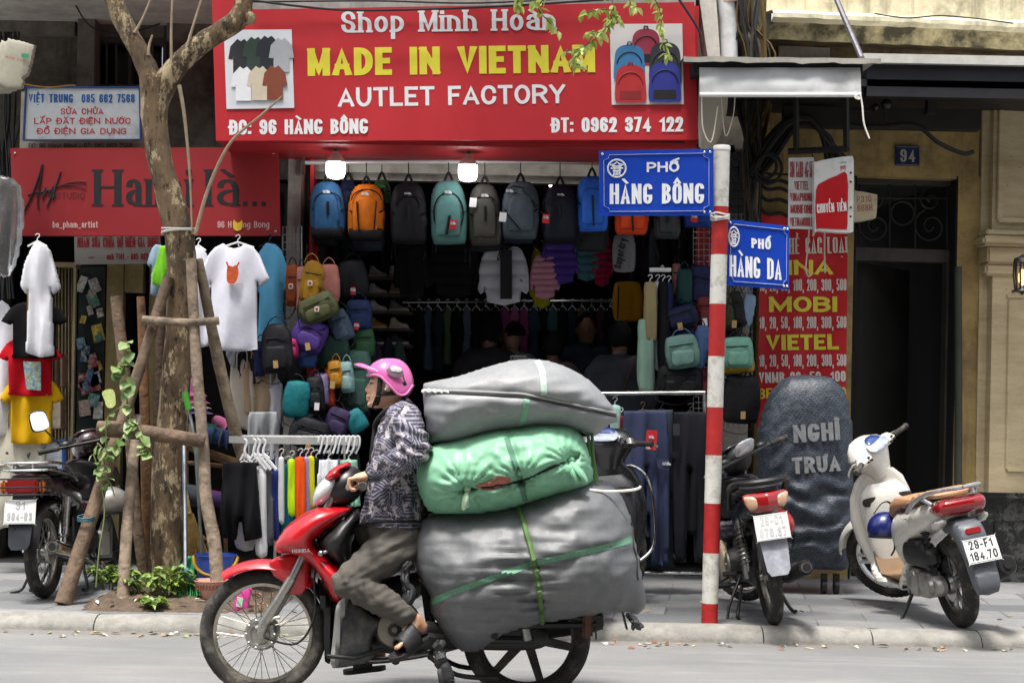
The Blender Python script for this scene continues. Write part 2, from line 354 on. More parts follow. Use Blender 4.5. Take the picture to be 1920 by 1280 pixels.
def text(mb, s, fn, x0, x1, y0, H, wt=.2, hw=None, rnd=.45, gap=.1, serif=0, slant=0, step=.0001):
    """lettering of height H between x0 and x1 (baseline y0, v up); fn(u,v,h)->point. wt, hw: stem and bar thickness / H"""
    hw = hw or wt * .85; px, py = wt * H / 2, hw * H / 2
    items = []
    for ch in s:
        if ch in 'Đđ': items.append(('D' if ch == 'Đ' else 'd', [], True)); continue
        d = unicodedata.normalize('NFD', ch); items.append((d[0], [c for c in d[1:]], False))
    nat = sum(G[c][0] for c, _, _ in items) * H; fixed = len(items) * wt * H + (len(items) - 1) * gap * H
    k = (x1 - x0 - fixed) / max(nat, 1e-9)
    km = 2.5 * wt
    if k < km and nat > 0:      # condensed lettering: thinner stems
        t = max(.2, (x1 - x0) / (nat * km + fixed)); wt *= t; gap *= t; px *= t; hw *= max(t, .7); py = hw * H / 2; k = km * t
    x = x0; z = 0
    for c, marks, bar in items:
        w, sts = G[c]; W = w * k * H + wt * H
        jobs = [(t, False) for t in sts]
        if bar: jobs.append(('-.28,.52 .45,.52' if c == 'D' else '.5,.86 1.3,.86', False))
        for i, mk in enumerate(marks):
            up = .28 if (mk in '\u0301\u0300\u0309\u0303' and ('\u0302' in marks or '\u0306' in marks)) else 0
            for t in ACC[mk]:
                low = c.islower() and mk != '\u0323' and c not in 'dhlbk'
                pts, _ = _stroke(t)
                t2 = ' '.join('%g,%g%s' % (a + (.25 if up else 0), b + (up * .75) - (.28 if low else 0), 'r' if r else '') for a, b, r in pts)
                jobs.append((t2, True))
        for t, thin in jobs:
            pts, closed = _stroke(t); ax, ay = (px * .8, py * .8) if thin else (px, py)
            WW = max(W, .5 * H) if thin and w == 0 else W; xo = (W - WW) / 2
            S = [np.array((x + xo + px + u * (WW - 2 * px), y0 + (py + v * (H - 2 * py) if v >= 0 else v * H))) for u, v, _ in pts]
            k2 = len(S); out = []
            for i in range(k2):
                if not pts[i][2] or (not closed and i in (0, k2 - 1)): out.append(S[i]); continue
                A, B = S[i - 1] - S[i], S[(i + 1) % k2] - S[i]; la, lb = np.hypot(*A), np.hypot(*B)
                la2 = la * (.5 if pts[i - 1][2] else 1); lb2 = lb * (.5 if pts[(i + 1) % k2][2] else 1)
                q = min(rnd * H, max(WW * .5, .12 * H)); da, db = min(la2, q), min(lb2, q); a0 = S[i] + A / max(la, 1e-9) * da; b0 = S[i] + B / max(lb, 1e-9) * db
                for j in range(6):
                    tt = j / 5; kx = .5523
                    c1 = a0 + (S[i] - a0) * kx; c2 = b0 + (S[i] - b0) * kx
                    out.append(a0 * (1 - tt) ** 3 + 3 * c1 * tt * (1 - tt) ** 2 + 3 * c2 * tt * tt * (1 - tt) + b0 * tt ** 3)
            sc = np.array((ax, ay)); Lr, Rr = _ribbon([p / sc for p in out], closed)
            lo, hi = (y0, y0 + H) if (not thin and min(v for _, v, _ in pts) >= 0) else (-1e9, 1e9)
            f = lambda p: (p[0] * ax, min(hi, max(lo, p[1] * ay)))
            vs = []
            for p, q in zip(Lr, Rr):
                z += step * .12
                for e in (f(p), f(q)): vs.append(fn(e[0] + slant * (e[1] - y0), e[1], z))
            n = len(Lr); fs = [(2 * i, 2 * i + 1, (2 * i + 3) % (2 * n), (2 * i + 2) % (2 * n)) for i in range(n if closed else n - 1)]
            mb.add(vs, fs); z += step
            if serif and not thin and not closed and min(p[1] for p in pts) < .85:
                for e, nb in ((0, 1), (-1, -2)):
                    dx, dy = S[e] - S[nb]
                    if abs(dy) > abs(dx) and (pts[e][1] <= 0.001 or pts[e][1] >= .7):
                        sx, sy = S[e]; yy = y0 if dy < 0 else sy + py - serif * H; sw = px * 1.45 + .015 * H
                        mb.add([fn(sx - sw, yy, z), fn(sx + sw, yy, z), fn(sx + sw, yy + serif * H, z), fn(sx - sw, yy + serif * H, z)], [(0, 1, 2, 3)]); z += step
        x += W + gap * H
    return x
def pxtext(s, a, b, H, d, color, parent, wt=.2, name='lettering', proud=.0016, m=None, **k):
    """lettering from pixel a (left end of the baseline) to pixel b (right end), on a board at distance d"""
    mb = MB(); ax, ay = a; L = math.hypot(b[0] - ax, b[1] - ay); cx, sx = (b[0] - ax) / L, (b[1] - ay) / L
    f = d if callable(d) else (lambda u, v: at(u, v, d))
    fn = lambda u, v, h: f(ax + u * cx + v * sx, ay + u * sx - v * cx) + Vector((0, -proud - h, 0))
    text(mb, s, fn, 0, L, 0, H, wt, **k)
    return mb.build(name, m or mat(color, .5, 0, .05, 20, name='sign_paint'), parent, world=True, smooth=False)
def pxboard(mb, quad, d, th=.02, f=None):
    """flat board with pixel corners, th metres thick behind its face"""
    f = f or (lambda u, v: at(u, v, d))
    return mb.extr(quad, lambda u, v, h: f(u, v) + Vector((0, h, 0)), 0, th)
def pxbox(mb, x0, y0, x1, y1, d0, d1, bev=0):
    """axis-aligned block whose street face (at distance d0) covers the pixel rectangle; runs back to d1"""
    a, b = at(x0, y1, d0), at(x1, y0, d0)
    return mb.box((a.x, d0, a.z), (b.x, d1, b.z), bev=bev)
def pxline(mb, pts, d, r, n=6, smooth=0, **k):
    P = [at(p[0], p[1], p[2] if len(p) > 2 else d) for p in pts]
    if smooth: P = cat_rom(P, smooth, False)
    return mb.tube(P, r, n, **k)
# ================================================================ THE SETTING
GZ = 0.08           # pavement level
def structure(mb, name, m, **k): return tag(mb.build(name, m, None, **k), kind='structure')
def plaster(c, stain='3a332a', lo=.5, hi=.66, s=1.6, drip=True, amt=.9, rough=.85, bmp=.3):
    m, nt, b = _new('plaster'); b.inputs['Roughness'].default_value = rough
    n1 = noise_n(nt, s, 9, .72); n2 = noise_n(nt, 9, 6, .7); col = lin(c)
    base = ramp(nt, n2.outputs[0], [(.3, tuple(x * .72 for x in col)), (.7, tuple(min(1, x * 1.1) for x in col))])
    f = ramp(nt, n1.outputs[0], [(lo, 0.0), (hi, amt)]); out = mixc(nt, f.outputs[0], base.outputs[0], stain)
    if drip:
        n3 = noise_n(nt, 3.2, 7, .7, stretch=(2.2, 2.2, .25)); f2 = ramp(nt, n3.outputs[0], [(.52, 0.0), (.72, .75)]); out = mixc(nt, f2.outputs[0], out, stain)
    nt.links.new(out, b.inputs['Base Color']); bump(nt, b, n2.outputs[0], bmp, .02); return m
# road
def road_mat():
    m, nt, b = _new('asphalt'); b.inputs['Roughness'].default_value = .9
    n1 = noise_n(nt, .7, 8, .65); n2 = noise_n(nt, 160, 3, .6); n3 = noise_n(nt, 3, 8, .7, stretch=(.25, 1.5, 1))
    a = ramp(nt, n1.outputs[0], [(.35, (.155, .158, .16)), (.7, (.225, .225, .222))])
    o = mixc(nt, ramp(nt, n2.outputs[0], [(.42, 0.0), (.6, .6)]).outputs[0], a.outputs[0], (.11, .11, .11))
    o = mixc(nt, ramp(nt, n3.outputs[0], [(.5, 0.0), (.72, .6)]).outputs[0], o, (.29, .275, .25)); n5 = noise_n(nt, 1.1, 9, .75, stretch=(.35, 1.6, 1)); o = mixc(nt, ramp(nt, n5.outputs[0], [(.56, 0.0), (.66, .55)]).outputs[0], o, (.13, .128, .125))
    tc = _n(nt, 'TexCoord'); sx = _n(nt, 'SeparateXYZ'); nt.links.new(tc.outputs['Object'], sx.inputs[0]); mr = _n(nt, 'MapRange'); nt.links.new(sx.outputs[1], mr.inputs[0])
    mr.inputs[1].default_value = 9.38; mr.inputs[2].default_value = 9.68; ml = _n(nt, 'Math', operation='MULTIPLY'); nt.links.new(mr.outputs[0], ml.inputs[0]); nt.links.new(ramp(nt, noise_n(nt, 6, 8, .7, stretch=(.4, 2, 1)).outputs[0], [(.3, .2), (.65, .9)]).outputs[0], ml.inputs[1])
    o = mixc(nt, ml.outputs[0], o, (.14, .125, .105))     # dirt that gathers in the gutter
    nt.links.new(o, b.inputs['Base Color']); bump(nt, b, n2.outputs[0], .35, .004); return m
g = MB(); g.quad((-90, -60, 0), (90, -60, 0), (90, 120, 0), (-90, 120, 0)); structure(g, 'road', road_mat(), origin=False)
# pavement of stone slabs
def slabs_mat():
    m, nt, b = _new('stone_slabs'); b.inputs['Roughness'].default_value = .6
    tc = _n(nt, 'TexCoord'); mp = _n(nt, 'Mapping'); mp.inputs['Rotation'].default_value = (0, 0, .12); nt.links.new(tc.outputs['Object'], mp.inputs[0])
    br = _n(nt, 'TexBrick'); br.offset = .5; nt.links.new(mp.outputs[0], br.inputs[0])
    for k, v in (('Scale', 1.0), ('Mortar Size', .006), ('Brick Width', .6), ('Row Height', .4), ('Bias', -.1)): br.inputs[k].default_value = v
    br.inputs['Color1'].default_value = (.105, .115, .125, 1); br.inputs['Color2'].default_value = (.24, .243, .245, 1); br.inputs['Mortar'].default_value = (.07, .07, .065, 1)
    n1 = noise_n(nt, 2.2, 9, .7); n2 = noise_n(nt, 22, 6, .7)
    o = mixc(nt, ramp(nt, n1.outputs[0], [(.48, 0.0), (.7, .6)]).outputs[0], br.outputs[0], (.29, .275, .25))
    o = mixc(nt, ramp(nt, n2.outputs[0], [(.5, 0.0), (.72, .6)]).outputs[0], o, (.11, .108, .105))
    nt.links.new(o, b.inputs['Base Color']); bump(nt, b, n2.outputs[0], .25, .006); return m
g = MB(); g.box((-14, 9.86, -.2), (14, 24, GZ)); structure(g, 'pavement', slabs_mat(), origin=False)
g = MB(); x = -9.0
while x < 9:
    L = .62 if x > .6 else .95
    prof = [(9.70, -.05), (9.70, .012), (9.715, .045), (9.75, .07), (9.80, GZ + .004), (9.862, GZ + .004), (9.862, -.05)]
    dz = random.uniform(-.004, .004); dy = random.uniform(-.008, .004)
    n = 7; vs = []
    for i in range(n + 1):
        xx = x + .004 + (L - .008) * i / n; e = -.004 if i in (0, n) else 0
        for yy, zz in prof: vs.append((xx, yy + dy + nz(xx, zz, 3, 3) * .008 - e, zz + dz + e + nz(xx, yy, 1, 4) * .006))
    k = len(prof); fs = [(i * k + j, i * k + j + 1, (i + 1) * k + j + 1, (i + 1) * k + j) for i in range(n) for j in range(k - 1)] + [tuple(range(k)), tuple(range(n * k, n * k + k))[::-1]]
    g.add(vs, fs); x += L
structure(g, 'kerb', mat('8a8882', .85, 0, .35, 3, .5, 40, name='kerb_stone', dirt='5d5a52', dscale=3.5), origin=False)
# planting pit
def pit():
    g = MB(); a, b = at(118, 1140, 10), at(470, 1140, 10.1); nx, ny = 60, 36; vs = []
    for i in range(nx + 1):
        for j in range(ny + 1):
            u, v = i / nx, j / ny; x = -2.62 + 1.35 * u; y = 9.875 + 1.5 * v
            e = min(1, min(u, 1 - u) * 7, min(v, 1 - v) * 8); r = ((x + 2.1) ** 2 + (y - 10.75) ** 2) ** .5
            vs.append((x, y, GZ - .03 + .05 * e + max(0, .09 - r * .11) * e + (nz(x, y, 0, 9) * .022 + nz(x, y, 5, 30) * .012) * e))
    g.add(vs, [(i * (ny + 1) + j, (i + 1) * (ny + 1) + j, (i + 1) * (ny + 1) + j + 1, i * (ny + 1) + j + 1) for i in range(nx) for j in range(ny)])
    structure(g, 'tree_pit_soil', mat('57493b', .95, 0, .5, 12, .6, 60, name='soil', dirt='2d251e', dscale=8), origin=False)
pit()
# ---------------------------------------------------------------- shop house (number 96)
W_DARK = plaster('6d675d', '211e1b', .42, .62); W_GREY = plaster('8d8981', '3e3a34', .5, .72); W_SOF = plaster('c6c3bb', '7f7a70', .5, .75, drip=False)
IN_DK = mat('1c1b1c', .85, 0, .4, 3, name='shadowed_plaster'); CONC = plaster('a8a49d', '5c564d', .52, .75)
shop = thing('shop_house', 'grimy grey shop house whose open ground floor is the backpack shop', 'building', (0, 13.2, 0))
def sp(mb, name, m, **k): return mb.build(name, m, shop, world=True, **k)
g = MB()
pxbox(g, -400, -160, 176, 285, 13.2, 13.5); pxbox(g, 312, -160, 620, 340, 13.2, 13.5); pxbox(g, 620, -160, 1450, 285, 13.2, 13.5); pxbox(g, 176, -160, 312, 72, 13.2, 13.5); pxbox(g, 176, 168, 312, 285, 13.2, 13.5)
pxbox(g, -400, 285, 4, 1120, 13.2, 13.5)
sp(g, 'upper_wall', W_DARK, smooth=False)
g = MB(); pxbox(g, 141, 30, 178, 285, 13.02, 13.197); pxbox(g, 312, 40, 400, 76, 13.12, 13.198); pxbox(g, -60, 36, 140, 62, 13.12, 13.198); sp(g, 'pilaster', plaster('77726a', '2c2925', .45, .65), smooth=False)
w = MB(); pxbox(w, 176, 72, 312, 80, 13.19, 13.3); pxbox(w, 176, 160, 312, 168, 13.19, 13.3); pxbox(w, 176, 80, 184, 160, 13.19, 13.3); pxbox(w, 304, 80, 312, 160, 13.19, 13.3); pxbox(w, 240, 80, 247, 160, 13.2, 13.3)
win = sp(w, 'window', plas('3b352e', .7), smooth=False)
w = MB(); pxbox(w, 184, 80, 304, 160, 13.36, 13.38); w.build('pane', mat('0c0d0f', .25, 0, 0), win, world=True)
w = MB()
for px in (200, 218, 264, 286): pxline(w, [(px, 80), (px, 160)], 13.22, .008)
w.build('bar', plas('55504a', .6), win, world=True)
g = MB(); x0, x1 = at(-400, 0, 12).x, at(425, 0, 12).x; g.box((x0, 11.95, 4.22), (x1, 13.2, 4.5)); sp(g, 'balcony_slab', W_SOF, smooth=False)
g = MB(); pxbox(g, 424, -80, 1306, 36, 12.35, 13.2); sp(g, 'balcony_front', plaster('9d9b98', '6b6863', .5, .8), smooth=False)
# dividing pier, its red lining, interior shells
g = MB(); pxbox(g, 526, 262, 566, 1085, 12.5, 13.6); sp(g, 'pier', CONC, smooth=False)
g = MB(); pxbox(g, 567.5, 262, 590, 1085, 12.55, 12.9); sp(g, 'door_jamb', mat('b51b22', .5, 0, .12, 4), smooth=False)
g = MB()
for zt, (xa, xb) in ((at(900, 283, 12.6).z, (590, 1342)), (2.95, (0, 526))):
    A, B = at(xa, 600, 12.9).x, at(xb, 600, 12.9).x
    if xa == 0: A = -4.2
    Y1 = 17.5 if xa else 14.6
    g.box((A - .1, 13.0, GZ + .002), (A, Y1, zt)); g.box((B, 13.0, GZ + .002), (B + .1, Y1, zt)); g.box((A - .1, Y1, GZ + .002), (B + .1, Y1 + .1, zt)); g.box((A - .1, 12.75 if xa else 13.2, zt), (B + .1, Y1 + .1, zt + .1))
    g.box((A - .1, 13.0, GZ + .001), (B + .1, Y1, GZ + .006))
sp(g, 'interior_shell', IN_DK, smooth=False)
# roller shutter box: horizontal slats above the opening
g = MB()
for i in range(4): pxbox(g, 590, 281 + i * 14, 1342, 293.6 + i * 14, 12.62 + .015 * (i % 2), 12.74)
g.m = 1; pxbox(g, 590, 289, 1342, 290.5, 12.615, 12.63)
sp(g, 'roller_shutter', [mat('8f8c84', .5, .3, .15, 6, dirt='5a564e'), BLK], smooth=False)
g = MB(); pxbox(g, 1342, 280, 1412, 1085, 12.75, 13.4); sp(g, 'side_wall', W_GREY, smooth=False)
g = MB()
for i in range(5):
    for j in range(9): pxbox(g, 1352 + i * 11, 286 + j * 14.5, 1362 + i * 11, 299 + j * 14.5, 12.735, 12.75)
sp(g, 'wall_tiles', mat('4b4d52', .3, 0, .15, 9), smooth=False)
# left shop: yellow inner wall with dark doorway, dark boards
g = MB(); pxbox(g, 190, 445, 233, 1080, 14.2, 14.3); pxbox(g, 270, 445, 300, 1080, 14.2, 14.3); pxbox(g, 233, 445, 270, 548, 14.2, 14.3)
sp(g, 'inner_wall', plaster('c7b37c', '6f6041', .55, .8), smooth=False)
# drain pipes over the awning
t = thing('drain_pipe', 'fat off-white drain column coming down between the red signboard and the yellow house', 'pipe', at(1330, 110, 12.4))
g = MB(); a, b = at(1312, -30, 12.4), at(1332, 128, 12.4); P = [(1306, -40), (1340, -40), (1352, 128), (1330, 128)]
g.extr(P, lambda u, v, h: at(u, v, 12.4) + Vector((0, h, 0)), 0, .3); g.build('boxed_duct', plaster('c9c6be', '8e877b', .55, .8), t, world=True, smooth=False)
g = MB(); pxline(g, [(1357, -40), (1366, 40), (1368, 128)], 12.45, .062, 14); g.build('plastic_pipe', mat('cfd3d6', .5, 0, .08, 5, dirt='9a948a'), t, world=True)
g = MB(); pxline(g, [(1366, -2), (1367, 6)], 12.45, .072, 14); g.build('collar', mat('bb9f9a', .5), t, world=True)

# ---------------------------------------------------------------- yellow corner house (number 94), turned a little away
YT, XP = .1, at(1415, 640, 12.9).x
house = thing('yellow_house', 'weathered yellow corner house with stained cornice and stone pilaster over black marble', 'building', (XP, 12.9, 0), rz=math.atan(YT))
HM = house.matrix_basis.inverted()
def hl(px, py, dl):        # pixel -> house coordinates on the plane dl behind its front
    e = at(px, py, 1.0); kx, kz = e.x, e.z - CAMZ
    d = (dl + 12.9 - YT * XP) / (1 - YT * kx); return HM @ Vector((kx * d, d, CAMZ + kz * d))
def hbox(mb, x0, y0, x1, y1, d0, d1, bev=0):
    a, b = hl(x0, (y0 + y1) / 2, d0), hl(x1, (y0 + y1) / 2, d0); z0, z1 = hl((x0 + x1) / 2, y1, d0).z, hl((x0 + x1) / 2, y0, d0).z
    return mb.box((a.x, d0, z0), (b.x, d1, z1), bev=bev)
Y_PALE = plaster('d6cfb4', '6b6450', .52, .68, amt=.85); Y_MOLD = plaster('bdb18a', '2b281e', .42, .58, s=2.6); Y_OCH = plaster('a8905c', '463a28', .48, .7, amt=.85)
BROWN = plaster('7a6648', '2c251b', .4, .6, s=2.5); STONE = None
def travertine():
    m, nt, b = _new('travertine'); b.inputs['Roughness'].default_value = .7
    n1 = noise_n(nt, 2, 9, .7, stretch=(1, 1, 5)); n2 = noise_n(nt, 26, 6, .75, stretch=(1, 1, 2.2))
    a = ramp(nt, n1.outputs[0], [(.3, 'a3916f'), (.7, 'c9ba98')]); o = mixc(nt, ramp(nt, n2.outputs[0], [(.63, 0.0), (.68, 1.0)]).outputs[0], a.outputs[0], '4d4130')
    nt.links.new(o, b.inputs['Base Color']); bump(nt, b, n2.outputs[0], .4, .01); return m
def marble():
    m, nt, b = _new('black_marble'); b.inputs['Roughness'].default_value = .22
    n1 = noise_n(nt, 3, 10, .8); w = _n(nt, 'TexWave'); w.inputs['Scale'].default_value = 1.3; w.inputs['Distortion'].default_value = 14; w.inputs['Detail'].default_value = 5
    nt.links.new(n1.outputs[1], w.inputs[0]); r = ramp(nt, n1.outputs[0], [(.48, (.009, .010, .010)), (.55, (.075, .075, .07)), (.6, (.012, .013, .013))])
    nt.links.new(r.outputs[0], b.inputs['Base Color']); return m
STONE, MARB = travertine(), marble()
def hp(mb, name, m, parent=None, **k): k.setdefault('smooth', False); return mb.build(name, m, parent or house, **k)
XR = hl(2300, 640, 0).x; XL = hl(1416, 640, 0).x
def hz(py, dl): return hl(1660, py, dl).z
# upper wall + cornice as one moulding profile
prof = [(.2, 4.9), (-.02, 4.9), (-.02, hz(36, 0)), (-.34, hz(30, -.3)), (-.36, hz(36, -.3)), (-.36, hz(44, -.3)), (-.30, hz(50, -.3)), (-.27, hz(56, -.3)), (-.22, hz(84, -.2)), (-.06, hz(88, -.06)), (0, hz(92, 0)), (0, hz(130, 0)), (.2, hz(130, 0))]
k = len(prof); N = 46; vs = []
for i in range(N + 1):
    xx = XL + (XR - XL) * i / N
    for y, z in prof: vs.append((xx, y + nz(xx, y, z, 5) * .008, z + nz(xx * 2, z, 3, 4) * .009))
zc = [hz(36, 0), hz(52, -.3), hz(88, -.06)]
g = MB()
for i in range(N):
    for j in range(k - 1):
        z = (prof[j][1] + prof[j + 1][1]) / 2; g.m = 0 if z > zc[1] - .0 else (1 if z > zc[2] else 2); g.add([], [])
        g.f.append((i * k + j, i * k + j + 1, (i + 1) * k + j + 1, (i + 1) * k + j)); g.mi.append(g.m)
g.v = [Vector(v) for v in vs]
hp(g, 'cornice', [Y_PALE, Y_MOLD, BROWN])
g = MB(); hbox(g, 1460, 88, 1556, 118, -.03, .05); hp(g, 'patch_board', W_GREY)
# wall under the canopy around the door opening
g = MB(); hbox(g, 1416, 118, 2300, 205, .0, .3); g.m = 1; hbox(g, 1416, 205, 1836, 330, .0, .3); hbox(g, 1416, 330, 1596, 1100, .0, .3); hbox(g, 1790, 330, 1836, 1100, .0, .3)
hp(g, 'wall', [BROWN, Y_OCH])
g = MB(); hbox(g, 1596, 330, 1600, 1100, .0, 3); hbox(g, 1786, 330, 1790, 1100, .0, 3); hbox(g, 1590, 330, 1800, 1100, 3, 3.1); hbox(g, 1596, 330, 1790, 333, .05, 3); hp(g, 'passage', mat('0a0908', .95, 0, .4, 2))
g = MB(); hbox(g, 1770, 488, 1788, 1098, .12, .22); hbox(g, 1600, 466, 1788, 490, .12, .22); hbox(g, 1600, 333, 1788, 345, .12, .22); hp(g, 'door_frame', mat('37332c', .7, 0, .3, 5, dirt='1d1a15'))
g = MB(); a = hl(1602, 760, .24); b = hl(1690, 760, .8); z0, z1 = hl(1602, 1096, .24).z, hl(1602, 492, .24).z
g.add([(a.x, a.y, z0), (a.x + .05, a.y - .01, z0), (b.x + .05, b.y, z0), (b.x, b.y + .01, z0), (a.x, a.y, z1), (a.x + .05, a.y - .01, z1), (b.x + .05, b.y, z1), (b.x, b.y + .01, z1)], [(0, 1, 2, 3), (4, 5, 6, 7), (0, 1, 5, 4), (1, 2, 6, 5), (2, 3, 7, 6), (3, 0, 4, 7)])
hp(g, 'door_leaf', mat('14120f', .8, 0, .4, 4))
g = MB()     # scrolled iron transom
def scr(cx, cy, r0, r1, a0, turns, n=26):
    return [tuple(hl(cx + (r0 + (r1 - r0) * i / n) * math.cos(a0 + turns * 6.283 * i / n), cy + (r0 + (r1 - r0) * i / n) * math.sin(a0 + turns * 6.283 * i / n), .15)) for i in range(n + 1)]
for cx in (1640, 1745):
    g.tube(scr(cx, 425, 4, 34, 0, 1.7), .009, 5); g.tube(scr(cx, 375, 3, 22, 2, 1.4), .009, 5)
g.tube(scr(1692, 400, 22, 22, 0, 1), .009, 5)
for px in (1612, 1668, 1716, 1776): g.tube([hl(px, 345, .15), hl(px, 466, .15)], .008, 5)
g.tube([hl(1600, 372, .15), hl(1788, 372, .15)], .008, 5)
hp(g, 'transom_grille', mat('161514', .6, .2, .3, 9), smooth=True)
# stone pilaster
g = MB(); hbox(g, 1836, 180, 2300, 930, -.02, .3); hbox(g, 1858, 440, 2300, 930, -.12, -.02); hbox(g, 1862, 180, 2300, 436, -.10, -.02)
hbox(g, 1850, 436, 2300, 448, -.2, -.02, .012); hbox(g, 1844, 448, 2300, 466, -.24, -.02, .02); hbox(g, 1852, 466, 2300, 500, -.17, -.02, .015); hbox(g, 1848, 500, 2300, 522, -.15, -.02, .015)
for (x0, y0, x1, y1) in ((1872, 196, 2200, 206), (1872, 412, 2200, 422), (1872, 206, 1882, 412), (1888, 556, 2200, 563), (1888, 880, 2200, 887), (1888, 563, 1895, 880)): hbox(g, x0, y0, x1, y1, -.135, -.1, .006)
hp(g, 'pilaster', STONE)
g = MB(); hbox(g, 1816, 940, 2300, 1094, -.16, .3); hbox(g, 1810, 926, 2300, 941, -.2, .3, .02)
for (x0, y0, x1, y1) in ((1864, 972, 2200, 978), (1864, 1060, 2200, 1066), (1864, 978, 1870, 1060)): hbox(g, x0, y0, x1, y1, -.175, -.16, .004)
hp(g, 'marble_plinth', MARB)
g = MB(); g.tube([hl(1796, 500, -.05), hl(1797, 800, -.05), hl(1795, 1096, -.05)], .03, 10); hp(g, 'wall_pipe', mat('32382f', .6, 0, .3, 6), smooth=True)
# unseen house fronts added across the street, behind the photographer: they close the street and shade it from the low sky
g = MB(); W_OPP = plaster('8f8570', '4a4438', .5, .75)
for i in range(9):
    x = -22 + i * 5; h = (10.5, 12.5, 9.5, 13, 11, 12, 9, 12.5, 11)[i]; y = -3.4 - (i % 3) * .25; g.m = 0; g.box((x, y - 6, 0), (x + 4.96, y, h))
    for q in range(3):
        for w in range(2): g.m = 1; g.box((x + .7 + w * 2.2, y - .1, 1 + q * 3.2), (x + 2 + w * 2.2, y + .012, 3 + q * 3.2))
        g.m = 0; g.box((x + .2, y + .014, 3.5 + q * 3.2), (x + 4.7, y + .7, 3.65 + q * 3.2))
structure(g, 'unseen_house_fronts', [W_OPP, mat('1a1b1c', .2, 0, .2, 3)], origin=False, smooth=False)
# ---------------------------------------------------------------- canopy, rolled blind
can = thing('metal_canopy', 'dark sheet metal canopy with pale flashing edge over the doorway of number 94', 'canopy', at(1450, 115, 11.6))
cf = lambda dz: (lambda u, v, h: at(u, v, 11.5) + Vector((0, h, 0)))
zc0 = at(1450, 117, 11.5).z; xa, xb, xc = at(1300, 117, 11.5).x, at(1618, 117, 11.5).x, at(2250, 125, 12.2).x
g = MB(); g.box((xa, 11.5, zc0 - .085), (xb, 13.1, zc0 - .0)); g.box((xb, 12.15, zc0 - .02), (xc, 13.0, zc0 + .03)); g.build('roof_sheet', mat('26262a', .6, .3, .3, 5), can, world=True, smooth=False)
g = MB()
vs = []
for i in range(26):
    u = i / 25; px = 1282 + u * (1652 - 1282); q = at(px, 106 + u * 4 + nz(u * 9, 0) * 2.0, 11.42 + nz(u * 7, 3) * .03)
    vs += [q, q + Vector((0, .0, -.035 - .012 * nz(u * 14, 8))), q + Vector((0, .9, .05))]
g.add(vs, [(3 * i, 3 * i + 1, 3 * i + 4, 3 * i + 3) for i in range(25)] + [(3 * i + 2, 3 * i, 3 * i + 3, 3 * i + 5) for i in range(25)])
g.build('flashing', mat('a9a69d', .6, .2, .2, 8, dirt='5f5a50'), can, world=True)
g = MB(); pxbox(g, 1625, 124, 2250, 180, 12.15, 12.25); g.build('fascia_beam', mat('202126', .55, .3, .3, 4), can, world=True, smooth=False)
g = MB(); pxbox(g, 1618, 112, 2250, 117, 12.1, 12.9); g.build('edge_strip', mat('bdbcb6', .5, .2, .15, 9), can, world=True, smooth=False)
g = MB(); pxline(g, [(1560, -20, 12.3), (1616, 110, 11.5)], 12, .02, 8); g.build('stay_rod', met('77757a', .45), can, world=True)
g = MB(); pxbox(g, 1470, 206, 1840, 236, 12.5, 12.62); pxbox(g, 1740, 178, 1757, 212, 12.4, 12.5); g.build('steel_beam', mat('26241f', .7, .3, .4, 6), can, world=True, smooth=False)
bl = thing('rolled_blind', 'grey canvas sun blind half rolled up under the canopy edge, white bottom tube', 'blind', at(1462, 178, 11.45))
g = MB(); P = [(1311, 128), (1614, 128), (1612, 150), (1607, 170), (1590, 177), (1313, 177)]
X = []; n = 30
for i in range(n + 1):
    u = 1311 + (1613 - 1311) * i / n
    for j in range(9):
        v = 127 + 50 * j / 8; dd = .07 * math.sin(j / 8 * 1.5) ; X.append(at(u, v, 11.47) + Vector((0, -dd * .4 + nz(u * .03, v * .05) * .012, 0)))
g.add(X, [(i * 9 + j, (i + 1) * 9 + j, (i + 1) * 9 + j + 1, i * 9 + j + 1) for i in range(n) for j in range(8)])
g.build('canvas', mat('aeb0b2', .7, 0, .12, 3, dirt='84827c', dscale=2), bl, world=True)
g = MB(); pxline(g, [(1312, 178), (1614, 178)], 11.44, .016, 10); g.build('bottom_tube', mat('e2e2df', .4, 0, .05), bl, world=True)
g = MB(); pxline(g, [(1604, 178), (1612, 186), (1603, 183), (1612, 177), (1617, 200), (1620, 232), (1630, 260)], 11.42, .006, 6, smooth=4); g.build('cord', mat('dedad0', .8, 0, .1), bl, world=True)
tp = thing('side_tarpaulin', 'cream canvas side flap hanging slack between the red signboard and the street sign', 'tarpaulin', at(1345, 275, 11.9))
g = MB(); n, m = 14, 18; X = []
for j in range(m + 1):
    v = 150 + 126 * j / m; xr = 1385 - 42 * (j / m) ** 2.2
    for i in range(n + 1):
        u = 1310 + (i / n) * (xr - 1310); X.append(at(u, v, 11.55) + Vector((0, .6 * (i / n) + .03 * math.sin(i * .8 + j * .2), 0)))
g.add(X, [(j * (n + 1) + i, j * (n + 1) + i + 1, (j + 1) * (n + 1) + i + 1, (j + 1) * (n + 1) + i) for j in range(m) for i in range(n)])
g.build('canvas', mat('b9b3a6', .8, 0, .15, 3, dirt='7f786a', dscale=3), tp, world=True)
g = MB(); pxline(g, [(1316, 180), (1318, 240), (1334, 266), (1346, 200)], 11.5, .005, 5, smooth=5); pxline(g, [(1352, 180), (1360, 255), (1374, 220), (1378, 182)], 11.6, .004, 5, smooth=5); g.build('cord', mat('cfc7b4', .8), tp, world=True)

